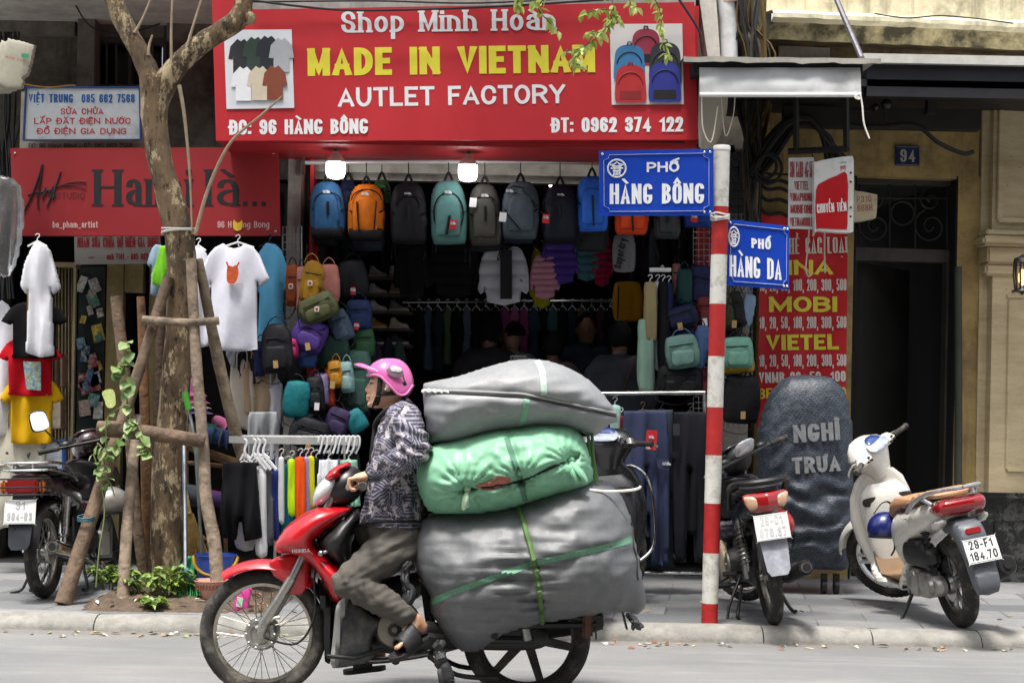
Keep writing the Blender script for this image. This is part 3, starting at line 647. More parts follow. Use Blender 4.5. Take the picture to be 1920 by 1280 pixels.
# ---------------------------------------------------------------- signs
RED = mat('b01a25', .55, 0, .1, 1.5, name='red_vinyl'); WHT = mat('d6d7da', .5, 0, .05, 4); YEL = 'd8cc3a'
def board(name, label, quad, d, m, th=.03, cat='sign'):
    t = thing(name, label, cat, at((quad[0][0] + quad[1][0]) / 2, max(q[1] for q in quad), d))
    g = MB(); pxboard(g, quad, d, th); g.build('board', m, t, world=True, smooth=False); return t
D = 11.7
s = board('shop_signboard', 'big red backpack shop signboard with yellow and white lettering', [(397, -10), (440, -10), (476, 18), (1302, 4), (1309, 262), (405, 264)], D, RED, .06)
g = MB(); a, b = at(407, 263, D), at(1308, 263, D); g.box((a.x, D + .062, a.z), (b.x, 12.5, a.z + .05)); g.box((b.x - .03, D + .062, a.z + .05), (b.x, 12.3, 4.1)); g.box((a.x, D + .062, a.z + .05), (a.x + .03, 12.3, 4.1)); g.build('underside', mat('a01c22', .5, 0, .15, 3), s, world=True, smooth=False)
g = MB()
for y, dd in ((277, 12.0), (288, 12.3)): pxline(g, [(560, y), (1310, y - 1)], dd, .012, 8)
g.build('brace_pipe', mat('a8322f', .5), s, world=True)
pxtext('Shop Minh Hoàn', (640, 62), (1042, 57), 40, D, 'd2d2d6', s, wt=.2, hw=.13, serif=.1, gap=.13)
pxtext('MADE IN VIETNAM', (577, 143), (1116, 136), 52, D, YEL, s, wt=.27, hw=.2, gap=.08)
pxtext('AUTLET FACTORY', (634, 201), (1060, 194), 36, D, 'dfdfe2', s, wt=.19, hw=.17, gap=.1, rnd=.5)
pxtext('ĐC: 96 HÀNG BÔNG', (430, 253), (690, 251), 28, D, 'e3e3e6', s, wt=.26, hw=.17, gap=.08)
pxtext('ĐT: 0962 374 122', (1034, 249), (1281, 247), 28, D, 'e3e3e6', s, wt=.26, hw=.17, gap=.08)
g = MB(); g.M = None
pf = lambda z: (lambda u, v, h: at(u, v, D) + Vector((0, -z - h, 0)))
g.extr([(420, 57), (547, 56), (552, 203), (425, 205)], pf(.004), 0, .003); pp = g.build('shirt_picture', mat('cfd2d8', .5, 0, .04), s, world=True, smooth=False)
polo = [(-.5, .42), (-.42, .78), (-.14, 1), (0, .93), (.14, 1), (.42, .78), (.5, .42), (.33, .4), (.31, .5), (.31, 0), (-.31, 0), (-.31, .5), (-.33, .4)]
for i, (x, y, c) in enumerate([(452, 138, '1d1c24'), (478, 134, '23382f'), (503, 132, '161a28'), (528, 136, 'a5a8ae'), (457, 190, 'dfe0e4'), (487, 189, 'c9bda8'), (516, 188, '7d3c26')]):
    g = MB(); g.extr([(x + a * 47, y - b * 64) for a, b in polo], pf(.008 + .0015 * i), 0, .001); g.build('printed_shirt', mat(c, .6, 0, .06, 20), s, world=True, smooth=False)
g = MB(); g.extr([(1143, 46), (1279, 45), (1282, 196), (1147, 197)], pf(.004), 0, .003); g.build('bag_picture', mat('cdc9c8', .5, 0, .04), s, world=True, smooth=False)
bag = sm([(-.5, .05), (-.48, .6), (-.42, .86), (-.2, 1), (.2, 1), (.42, .86), (.48, .6), (.5, .05), (.3, -.02), (-.3, -.02)], 3)
for i, (x, y, w, h, c) in enumerate([(1211, 122, 54, 66, '8f2640'), (1180, 152, 58, 66, '2f6f9f'), (1247, 158, 60, 76, '23232c'), (1182, 192, 58, 68, 'a81d22'), (1246, 191, 60, 72, '1f2a86')]):
    g = MB(); g.extr([(x + a * w, y - b * h) for a, b in bag], pf(.008 + .003 * i), 0, .001)
    q = g.build('printed_bag', mat(c, .6, 0, .12, 12), s, world=True, smooth=False)
    g = MB(); g.tube([at(x + w * .4 * math.cos(a), y - h * .45 - h * .36 * math.sin(a), D) + Vector((0, -.0105 - .003 * i, 0)) for a in np.linspace(.1, 3.04, 14)], .004, 4); g.tube([at(x + dx, y - h - e, D) + Vector((0, -.0105 - .003 * i, 0)) for dx, e in ((-4, 0), (-3, 6), (3, 6), (4, 0))], .004, 4)
    g.extr([(x - w * .36, y - 4), (x + w * .36, y - 4), (x + w * .34, y - 5 - h * .22), (x - w * .34, y - 5 - h * .22)], pf(.0095 + .003 * i), 0, .0006)
    g.build('printed_pocket', mat('0e0e12' if i != 3 else '7d1318', .6), q, world=True)
# white repair sign and the cream board below it
s = board('repair_sign', 'white electrical repair sign with blue and red lettering behind the tree fork', [(49, 164), (262, 164), (264, 262), (44, 263)], 12.35, mat('cfd6da', .5, 0, .06, 3, dirt='9aa3a8'), .03)
g = MB(); P = lambda *q: [at(x, y, 12.34) for x, y in q]
g.tube(P((49, 164), (262, 164)), .008, 6); g.tube(P((262, 164), (264, 262)), .008, 6); g.tube(P((264, 262), (44, 263)), .006, 6); g.tube(P((44, 263), (49, 164)), .008, 6); g.build('frame', mat('24467f', .5), s, world=True)
pxtext('VIỆT TRUNG', (54, 193), (137, 193), 16, 12.35, '1e5fa6', s, wt=.2, hw=.14)
pxtext('085 662 7568', (153, 193), (253, 193), 16, 12.35, '1e5fa6', s, wt=.2, hw=.14)
for tx, x0, x1, y in (('SỬA CHỬA', 114, 194, 215), ('LẮP ĐẶT ĐIỆN NƯỚC', 64, 245, 233), ('ĐỒ ĐIỆN GIA DỤNG', 70, 237, 252)): pxtext(tx, (x0, y), (x1, y), 11.5, 12.35, 'c2202f', s, wt=.18, hw=.15, gap=.14)
s = board('address_board', 'cream board with a black address line showing under the white repair sign', [(40, 172), (268, 172), (270, 300), (36, 300)], 12.45, mat('b8b2a0', .6, 0, .08, 3, dirt='857d6a'), .03)
pxtext('ĐC: 96 Hàng Bông - ĐT: 085 662 7568', (54, 279), (248, 279), 10, 12.45, '2a2a2c', s, wt=.13, gap=.12)
# art studio board
D = 12.25
s = board('studio_signboard', 'dark red art studio signboard with black serif title behind the tree trunk', [(19, 278), (521, 276), (525, 442), (27, 442)], D, mat('86121a', .55, 0, .08, 2), .05)
INK = '17151c'
t1 = pxtext('H', (176, 387), (228, 387), 69, D, INK, s, wt=.2, hw=.06, serif=.055); 
pxtext('anoi', (236, 387), (360, 387), 69, D, INK, s, wt=.17, hw=.07, serif=.045, gap=.11); pxtext('là', (385, 387), (448, 387), 69, D, INK, s, wt=.17, hw=.07, serif=.045, gap=.14); pxtext('...', (456, 387), (494, 387), 69, D, INK, s, wt=.12, hw=.11, gap=.13)
g = MB(); zf = lambda x, y: at(x, y, D) + Vector((0, -.006, 0))
for pts, r in (([(34, 399), (33, 407), (40, 404), (58, 372), (74, 330), (80, 309), (76, 340), (71, 378), (73, 392)], .007), ([(52, 366), (66, 362), (82, 360)], .005), ([(80, 374), (86, 352), (82, 368), (90, 356), (94, 368), (100, 350), (98, 372), (104, 366)], .006), ([(88, 388), (106, 345), (114, 322), (104, 352), (100, 372)], .006), ([(92, 358), (130, 343), (158, 341), (161, 345)], .004), ([(102, 350), (140, 348), (162, 354)], .003)):
    g.tube(cat_rom([zf(*p) for p in pts], 6, False), r, 5)
g.build('script_signature', mat(INK, .5), s, world=True)
pxtext('STUDIO', (106, 373), (159, 373), 12, D, '3a1216', s, wt=.1, gap=.2)
pxtext('be_pham_artist', (99, 427), (184, 427), 12, D, 'c9a9a9', s, wt=.13, gap=.12); pxtext('96 H', (408, 427), (434, 427), 12, D, 'c9a9a9', s, wt=.13, gap=.14); pxtext('ng Bong', (456, 427), (505, 427), 12, D, 'c9a9a9', s, wt=.13, gap=.12)
g = MB(); g.extr(sm([(439, 430), (437, 421), (439, 412), (443, 417), (450, 417), (454, 413), (455, 424), (452, 431), (445, 433)], 3), pf(0), .004, .006)
g.v = [v for v in g.v]; g.build('cat_sticker', mat('c9a723', .6, 0, .2, 60), s, world=True, smooth=False)
g = MB()
for px, py in ((28, 288), (513, 287), (33, 434), (517, 434)): g.ball(at(px, py, D) + Vector((0, -.002, 0)), (.01, .006, .01), 8, 5)
g.build('screw', STL, s, world=True)
s = board('repair_banner', 'grey white cloth banner with red repair text hanging under the art studio board', [(139, 436), (300, 436), (302, 494), (140, 496)], 12.55, mat('a9a6a2', .7, 0, .1, 4, dirt='7d7972'), .006)
pxtext('NHẬN SỬA CHỮA ĐỒ ĐIỆN GIA DỤNG', (145, 464), (299, 464), 19, 12.55, 'a81f2a', s, wt=.2, hw=.13, gap=.07); pxtext('anh Việt - 085 662 756', (200, 487), (296, 487), 12, 12.55, 'a81f2a', s, wt=.17, gap=.1); pxtext('-', (166, 487), (176, 487), 10, 12.55, 'a81f2a', s, wt=.2)
# red price banner
D = 12.75
s = thing('price_banner', 'tall red vinyl banner of phone card prices beside the dark doorway', 'banner', at(1505, 1090, D))
g = MB(); n, m = 14, 40; X = []
for j in range(m + 1):
    for i in range(n + 1):
        u, v = 1424 + (1589 - 1424) * i / n - 4 * j / m, 400 + (1020 - 400) * j / m; X.append(at(u, v, D) + Vector((0, .012 * math.sin(u * .07 + v * .012) + .008 * nz(u * .02, v * .015), 0)))
g.add(X, [(j * (n + 1) + i, j * (n + 1) + i + 1, (j + 1) * (n + 1) + i + 1, (j + 1) * (n + 1) + i) for j in range(m) for i in range(n)])
g.build('vinyl_sheet', mat('b3161f', .4, 0, .06, 2), s, world=True)
BN = lambda u, v: at(u, v, D) + Vector((0, .012 * math.sin(u * .07 + v * .012) + .008 * nz(u * .02, v * .015), 0))
pxtext('NẠM THẺ CÁC LOẠI', (1424, 478), (1588, 474), 30, BN, 'c9bcb0', s, wt=.17, hw=.1, serif=.07, gap=.1, proud=.008)
pxtext('VINA', (1440, 516), (1562, 515), 28, BN, 'd3c33e', s, wt=.3, hw=.2, gap=.1, proud=.008); pxtext('MOBI', (1442, 585), (1569, 585), 29, BN, 'd3c33e', s, wt=.3, hw=.2, gap=.1, proud=.008); pxtext('VIETEL', (1437, 657), (1572, 655), 29, BN, 'd3c33e', s, wt=.28, hw=.2, gap=.1, proud=.008)
for y in (546, 616, 687): pxtext('10, 20, 50, 100, 200, 300, 500', (1423, y), (1586, y - 1), 22, BN, 'cfc6bf', s, wt=.17, hw=.12, gap=.07, proud=.008)
pxtext('VNMB 20, 50, 100', (1423, 718), (1585, 715), 20, BN, 'cfc6bf', s, wt=.2, hw=.14, gap=.08, proud=.008); pxtext('BEELINE 20, 50', (1423, 748), (1586, 745), 20, BN, 'cbb63a', s, wt=.2, hw=.14, gap=.08, proud=.008)
# hanging sim card sign and transfer light box on their bracket
br = thing('sign_bracket', 'dark steel hanging frame above the sim card sign', 'bracket', at(1540, 290, 11.9))
g = MB()
for q in ([(1492, 180), (1493, 284)], [(1586, 176), (1587, 284)], [(1478, 284), (1592, 279)]): pxline(g, q, 11.9, .022, 4)
for px in (1525, 1576): pxline(g, [(px, 279), (px - 3, 288), (px + 1, 298)], 11.88, .004, 5)
g.build('frame', mat('201e1c', .6, .4, .3, 8), br, world=True, smooth=False)
s = board('sim_card_sign', 'narrow white sim card sign with red lettering next to the red light box', [(1479, 296), (1526, 295), (1528, 430), (1478, 428)], 11.86, mat('c3c4c4', .5, 0, .05, 4, dirt='98948c'), .02)
for tx, y, h in (('SIM CARD 4G-5G', 333, 30), ('VIETTEL', 356, 16), ('VINAPHONE', 377, 15), ('MOBIFONE', 400, 16), ('VIETNAMOBILE', 424, 16)): pxtext(tx, (1480 + (9 if tx == 'VIETTEL' else 1 if tx != 'MOBIFONE' else 2), y), (1525 - (9 if tx == 'VIETTEL' else 1), y), h, 11.86, '8f1f2a', s, wt=.12 if h > 20 else .19, hw=.1 if h > 20 else .14, gap=.04)
s = thing('light_box', 'white framed light box with red field and money transfer lettering', 'sign', at(1563, 436, 11.75))
g = MB(); rr = sm([(1527, 312), (1530, 304), (1560, 297), (1592, 293), (1600, 297), (1601, 330), (1600, 425), (1598, 434), (1585, 436), (1534, 432), (1528, 428)], 3)
g.extr(rr, pxf(11.75), -.09, 0); g.build('case', mat('cfd0cd', .4, 0, .05, 5, dirt='9d9a92'), s, world=True, smooth=False)
g = MB(); g.extr(sm([(1530, 356), (1545, 340), (1568, 330), (1588, 327), (1589, 400), (1588, 427), (1582, 430), (1536, 428), (1530, 424)], 3), pxf(11.75), .003, .005); g.build('red_field', mat('b0141c', .35, 0, .04), s, world=True, smooth=False)
pxtext('CHUYỂN TIỀN', (1532, 400), (1587, 396), 17, 11.75, 'dcdcdc', s, wt=.15, hw=.12, gap=.06, proud=.008)
pxtext('pay', (1576, 318), (1586, 317), 9, 11.75, 'b0242c', s, wt=.12, gap=.1)
pxtext('viettel', (1574, 307), (1587, 306), 3.6, 11.75, '2f8f84', s, wt=.16, gap=.1)
g = MB()
for py in (324, 341, 389, 406): g.ball(at(1595, py, 11.75) + Vector((0, -.003, 0)), (.008, .004, .008), 8, 5)
g.build('screw', mat('3a3a38', .4, .6), s, world=True)
# house number, cream meter plate
s = board('number_plate', 'blue enamel house number plate 94 on the yellow lintel', [(1679, 273), (1724, 274), (1724, 311), (1679, 310)], 12.98, mat('17244f', .4, 0, .1, 6), .012, 'plate')
pxtext('94', (1688, 304), (1716, 304), 24, 12.98, 'a9a596', s, wt=.18, hw=.12, gap=.16)
g = MB(); g.tube([at(x, y, 12.97) for x, y in ((1681, 275), (1722, 276), (1722, 309), (1681, 308))], .004, 4, closed=True); g.build('rim', mat('6f7486', .5), s, world=True)
s = thing('meter_box', 'small cream meter box with faded red code hanging in the doorway of number 94', 'box', at(1622, 415, 12.6))
g = MB(); g.extr(sm([(1602, 362), (1606, 358), (1640, 364), (1645, 370), (1643, 405), (1636, 410), (1606, 415), (1601, 410)], 2), pxf(12.6), -.1, 0); g.build('case', mat('b3a98c', .6, 0, .1, 6, dirt='7c7158'), s, world=True, smooth=False)
pxtext('P310', (1607, 380), (1634, 378), 12, 12.6, '9a4a40', s, wt=.12, gap=.15); pxtext('668H', (1608, 397), (1636, 395), 12, 12.6, '9a4a40', s, wt=.12, gap=.15)
# ---------------------------------------------------------------- striped street sign pole
D = 9.9
pole = thing('street_sign_pole', 'leaning red and white striped steel pole carrying two blue street name plates', 'street sign', at(1330, 1172, D))
top, bot = at(1353.5, 276, D), at(1330, 1172, D)
cuts = [276, 388, 478, 570, 668, 763, 853, 943, 1036, 1130, 1172]
WP, RP = mat('d3d2cb', .6, 0, .06, 8, .2, 40, dirt='8d8779', dscale=16), mat('a81d1c', .6, 0, .2, 14, .25, 30)
g = MB()
for i in range(10):
    g.m = i % 2; f = lambda y: top + (bot - top) * ((y - 276) / 896); g.tube([f(cuts[i]), f(cuts[i + 1])], .0475, 20, cap=i == 0)
pb = g.build('post', [WP, RP], pole, world=True)
g = MB(); g.M = Matrix.Translation(top); g.lathe([(.0, .012), (.046, .008), (.05, 0), (.05, -.02)], 20); g.build('cap', mat('d8d8d2', .5), pole, world=True)
BLUE = mat('0f3fae', .35, 0, .05, 3, name='blue_enamel')
def plate(quad, d, l1, l2, c, slope):
    g = MB(); g.extr(quad, pxf(d), -.006, 0); p = g.build('name_plate', BLUE, pole, world=True, smooth=False)
    (x0, y0), (x1, y1), (x2, y2), (x3, y3) = quad
    def q(u, v): return (x0 * (1 - u) + x1 * u) * (1 - v) + (x3 * (1 - u) + x2 * u) * v, (y0 * (1 - u) + y1 * u) * (1 - v) + (y3 * (1 - u) + y2 * u) * v
    w = lambda u, v, h=0: at(*q(u, v), d) + Vector((0, -.004 - h, 0))
    mb = MB(); e, n = .055, .09; path = [(n, e * 1.2), (1 - n, e * 1.2), (1 - n + .006, .115), (1 - e * .75, .15), (1 - e * .75, .85), (1 - n + .006, .885), (1 - n, 1 - e * 1.2), (n, 1 - e * 1.2), (n - .006, .885), (e * .75, .85), (e * .75, .15), (n - .006, .115)]
    mb.tube([w(*p) for p in path], .0045, 4, closed=True, flat=.3); 
    mb.build('border', mat('dfe3ea', .5), p, world=True, smooth=False)
    mb = MB(); cx, cy, r = c
    mb.tube([w(cx + r * math.cos(a), cy + r * 1.72 * math.sin(a)) for a in np.linspace(0, 6.2832, 25)[:-1]], .005, 4, closed=True)
    for ln in ([(-.8, -.42), (-.3, -.5), (0, -.78), (.3, -.5), (.8, -.42)], [(-.6, -.25), (.6, -.25)], [(-.75, .0), (.75, .0)], [(-.35, -.2), (-.3, .1), (-.35, .85)], [(.35, -.2), (.3, .1), (.35, .85)], [(-.5, .3), (.5, .3)], [(-.1, .85), (-.1, .4), (.1, .4), (.1, .85)]):
        mb.tube([w(cx + a * r * .95, cy + b * r * 1.6) for a, b in ln], .0042, 4)
    mb.build('city_emblem', mat('dfe3ea', .5), p, world=True, smooth=False)
    def tl(s, u0, u1, v, h):
        mb = MB(); A = q(u0, v); B = q(u1, v); L = math.hypot(B[0] - A[0], B[1] - A[1]); cx_, sx_ = (B[0] - A[0]) / L, (B[1] - A[1]) / L
        H = h * (y3 - y0); text(mb, s, lambda a, b, z: at(A[0] + a * cx_, A[1] + a * sx_ - b, d) + Vector((0, -.004 - z, 0)), 0, L, 0, H, *l2[1])
        mb.build('lettering', mat('e4e7ee', .5), p, world=True, smooth=False)
    l2s = l2[0]; l2k = l2; l2 = (l2s, (.24, .2)); tl(l1[0], l1[1], l1[2], l1[3], l1[4]); l2 = (l2s, (.24, .15)); tl(*l2k[0])
    mb = MB()
    for u, v in ((.03, .05), (.97, .05), (.97, .95), (.92, .95), (.92, .05)): mb.ball(w(u, v), (.008, .005, .008), 8, 5)
    mb.build('bolt', CHR, p, world=True)
plate([(1123, 283), (1338, 279), (1338, 404), (1124, 405)], D - .06, ('PHỐ', .415, .70, .34, .155), (('HÀNG BÔNG', .09, .915, .82, .31),), (.155, .275, .078), 0)
plate([(1366, 411), (1480, 424), (1479, 543), (1364, 535)], D + .02, ('PHỐ', .38, .70, .40, .15), (('HÀNG DA', .03, .88, .86, .32),), (.09, .26, .085), 0)
g = MB()
for i in range(4): g.tube([f(402 + i * 3.4 + 2 * math.sin(i)) + Vector((.052 * math.cos(a), .052 * math.sin(a), .006 * math.sin(a * 2 + i))) for a in np.linspace(0, 6.28, 17)], .0055, 6)
pxline(g, [(1340, 400), (1332, 402), (1342, 408), (1366, 405)], D - .06, .005, 5, smooth=4); g.build('tie_cord', mat('d5d2cc', .8), pole, world=True)
# ================================================================ MOTORCYCLES
def loft(mb, secs, n=20, p=2.3, M=None):
    """rounded body from horizontal slices (x, y, z, half length x, half width y)"""
    vs = []; k = len(secs)
    for (x, y, z, rx, ry, *q) in secs:
        e = q[0] if q else p
        for j in range(n):
            w = 2 * math.pi * j / n; c, s_ = math.cos(w), math.sin(w)
            vs.append((x + rx * math.copysign(abs(c) ** (2 / e), c), y + ry * math.copysign(abs(s_) ** (2 / e), s_), z))
    fs = [(i * n + j, i * n + (j + 1) % n, (i + 1) * n + (j + 1) % n, (i + 1) * n + j) for i in range(k - 1) for j in range(n)]
    return mb.add(vs, fs + [tuple(range(n))[::-1], tuple(range((k - 1) * n, k * n))], M)
WAX = Matrix.Rotation(R(90), 4, 'X')        # lathe axis -> across the bike
def wheel(root, x, Rr, tr, kind, M=None, rim=None, tread=1, hubm=None, squash=1.0):
    M = (M if M is not None else Matrix()) @ Matrix.Translation((x, 0, Rr)) @ WAX
    e = bpy.data.objects.new('wheel', None); COL.objects.link(e); e.parent = root; e.empty_display_size = .05
    g = MB(); n, m = 132, 20; vs = []
    for i in range(n):
        a = 2 * math.pi * i / n
        for j in range(m):
            b = 2 * math.pi * j / m; r = tr
            ob = abs(((b + math.pi) % (2 * math.pi)) - math.pi)
            if tread and ob < 1.25:
                ph = (a * 22 + ob * 1.6 * tread) % 1.0 if False else ((i / n * 44 + ob * 1.1) % 1.0)
                if ph < .28 and ob > .12: r -= .0045
            vs.append(((Rr - tr + r * math.cos(b)) * math.cos(a), (Rr - tr + r * math.cos(b)) * math.sin(a), r * math.sin(b) * squash))
    g.add(vs, [(i * m + j, i * m + (j + 1) % m, ((i + 1) % n) * m + (j + 1) % m, ((i + 1) % n) * m + j) for i in range(n) for j in range(m)], M)
    g.build('tyre', RUB, e, auto=60)
    ri = Rr - 2 * tr + .012; w = tr * .62; rm = rim or met('b0ada4', .35)
    g = MB(); g.lathe([(ri - .02, -w * .55), (ri + .012, -w), (ri + .02, -w * .8), (ri + .004, -w * .3), (ri + .004, w * .3), (ri + .02, w * .8), (ri + .012, w), (ri - .02, w * .55), (ri - .022, 0), (ri - .02, -w * .55)], 64, M)
    g.build('rim', rm, e)
    g = MB(); g.M = M
    if kind == 'spoke':
        for i in range(36):
            a = 2 * math.pi * i / 36; s_ = 1 if i % 2 else -1; d = (1 if (i // 2) % 2 else -1) * .42
            g.tube([(.045 * math.cos(a + d), .045 * math.sin(a + d), .028 * s_), (ri * math.cos(a), ri * math.sin(a), .006 * s_)], .0016, 4, cap=False)
        g.build('spokes', met('8f8d88', .35), e)
        g = MB(); g.lathe([(.0, -.05), (.02, -.05), (.022, -.034), (.052, -.032), (.052, -.022), (.03, -.018), (.03, .018), (.066, .024), (.07, .05), (.06, .056), (.02, .06), (0, .06)], 28, M); g.build('hub', hubm or ALU, e)
    else:
        k = kind
        for i in range(k):
            a = 2 * math.pi * i / k + .2
            for off in ((-.22, .22) if k == 5 else (0,)):
                c, s_ = math.cos, math.sin
                pts = [(.045 * c(a + off * 2), .045 * s_(a + off * 2)), (ri * c(a + off * .6), ri * s_(a + off * .6))]
                d = Vector((pts[1][0] - pts[0][0], pts[1][1] - pts[0][1], 0)); L = d.length; q = d.normalized(); o = Vector((-q.y, q.x, 0)) * (.010 if k == 5 else .016)
                A, B = Vector((*pts[0], 0)), Vector((*pts[1], 0)); z = Vector((0, 0, .012))
                g.add([A + o * 1.3 - z, B + o - z, B - o - z, A - o * 1.3 - z, A + o * 1.3 + z, B + o + z, B - o + z, A - o * 1.3 + z], [(0, 1, 2, 3), (4, 5, 6, 7), (0, 1, 5, 4), (1, 2, 6, 5), (2, 3, 7, 6), (3, 0, 4, 7)])
        g.build('spokes', rm, e)
        g = MB(); g.lathe([(0, -.05), (.05, -.05), (.055, -.03), (.055, .03), (.06, .04), (.03, .055), (0, .055)], 24, M)
        if k == 5: g.lathe([(.1, -.034), (.1, -.038), (.06, -.038), (.06, -.034), (.1, -.034)], 30, M)
        g.build('hub', hubm or rm, e)
    return e
def arc_shell(mb, cx, cz, r, a0, a1, hw, drop=.35, n=18, m=9, M=None, flare=None):
    """mudguard: rounded strip round the axle, angles from straight ahead, half width hw"""
    vs = []
    for i in range(n + 1):
        t = i / n; a = a0 + (a1 - a0) * t; w = hw * (flare(t) if flare else 1)
        for j in range(m):
            q = -1 + 2 * j / (m - 1); rr = r - hw * drop * abs(q) ** 3; vs.append((cx + rr * math.cos(a), q * w, cz + rr * math.sin(a)))
    f = [(i * m + j, (i + 1) * m + j, (i + 1) * m + j + 1, i * m + j + 1) for i in range(n) for j in range(m - 1)]
    k = len(vs); inner = [Vector(v) + (Vector((cx, 0, cz)) - Vector((v[0], 0, v[2]))).normalized() * .004 for v in vs]
    f2 = [tuple(i + k for i in q[::-1]) for q in f]
    rim_ = []
    for i in range(n): rim_ += [(i * m, (i + 1) * m, k + (i + 1) * m, k + i * m), (i * m + m - 1, k + i * m + m - 1, k + (i + 1) * m + m - 1, (i + 1) * m + m - 1)]
    for j in range(m - 1): rim_ += [(j, k + j, k + j + 1, j + 1), (n * m + j, n * m + j + 1, k + n * m + j + 1, k + n * m + j)]
    return mb.add(vs + inner, f + f2 + rim_, M)
def spring(mb, a, b, r, turns, wr):
    a, b = Vector(a), Vector(b); t = (b - a).normalized(); u = t.orthogonal().normalized(); v = t.cross(u); n = int(turns * 12)
    mb.tube([a + (b - a) * (i / n) + (u * math.cos(i / 12 * 6.283) + v * math.sin(i / 12 * 6.283)) * r for i in range(n + 1)], wr, 5)
# ---- outlines measured on the red motorcycle: photograph pixel -> bike frame (x ahead of the rear axle, z above the road)
def lx(u): return (985 - u) / 424
def lz(u, v): return (1314 - v + (u - 985) * .019) / 424
def side(y0=0, tilt=0): return lambda u, v, h: (lx(u), y0 + h, lz(u, v))
def lp(u, v, y=0): return Vector((lx(u), y, lz(u, v)))
def mir(pts): return [(p[0], -p[1], p[2]) for p in pts]
HS = lp(612, 905)       # steering head
AXR = (lp(640, 880) - lp(548, 1110)).normalized()
def steer_m(deg): return Matrix.Translation(HS) @ Matrix.Rotation(R(deg), 4, AXR) @ Matrix.Translation(-HS)
def license_plate(root, c, w, h, back, lines, up=Vector((0, 0, 1)), color='26262a'):
    """plate centred at c facing direction back (unit vector), with its characters"""
    c, back = Vector(c), Vector(back).normalized(); rt = up.cross(back).normalized(); u = back.cross(rt)
    fn = lambda a, b, hh: c + rt * a + u * b + back * hh
    g = MB(); q = sm([(-w / 2, -h / 2), (-w / 2 + .004, -h / 2), (w / 2 - .004, -h / 2), (w / 2, -h / 2), (w / 2, h / 2), (w / 2 - .004, h / 2), (-w / 2 + .004, h / 2), (-w / 2, h / 2)], 2); g.extr(q, fn, 0, .003)
    p = g.build('license_plate', mat('d3d4d2', .4, 0, .05, 9), root, smooth=False)
    g = MB(); b = .006; g.tube([fn(-w / 2 + b, -h / 2 + b, .0035), fn(w / 2 - b, -h / 2 + b, .0035), fn(w / 2 - b, h / 2 - b, .0035), fn(-w / 2 + b, h / 2 - b, .0035)], .0014, 4, closed=True); g.build('border', plas(color), p, smooth=False)
    for i, (s, x0, x1) in enumerate(lines):
        g = MB(); hh = h * .35; text(g, s, lambda a, b2, z: fn(a, b2, .0045 + z), x0 * w, x1 * w, (.08 - i * .46) * h, hh, .17, gap=.14, step=.0001); g.build('characters', plas(color), p, smooth=False)
    return p
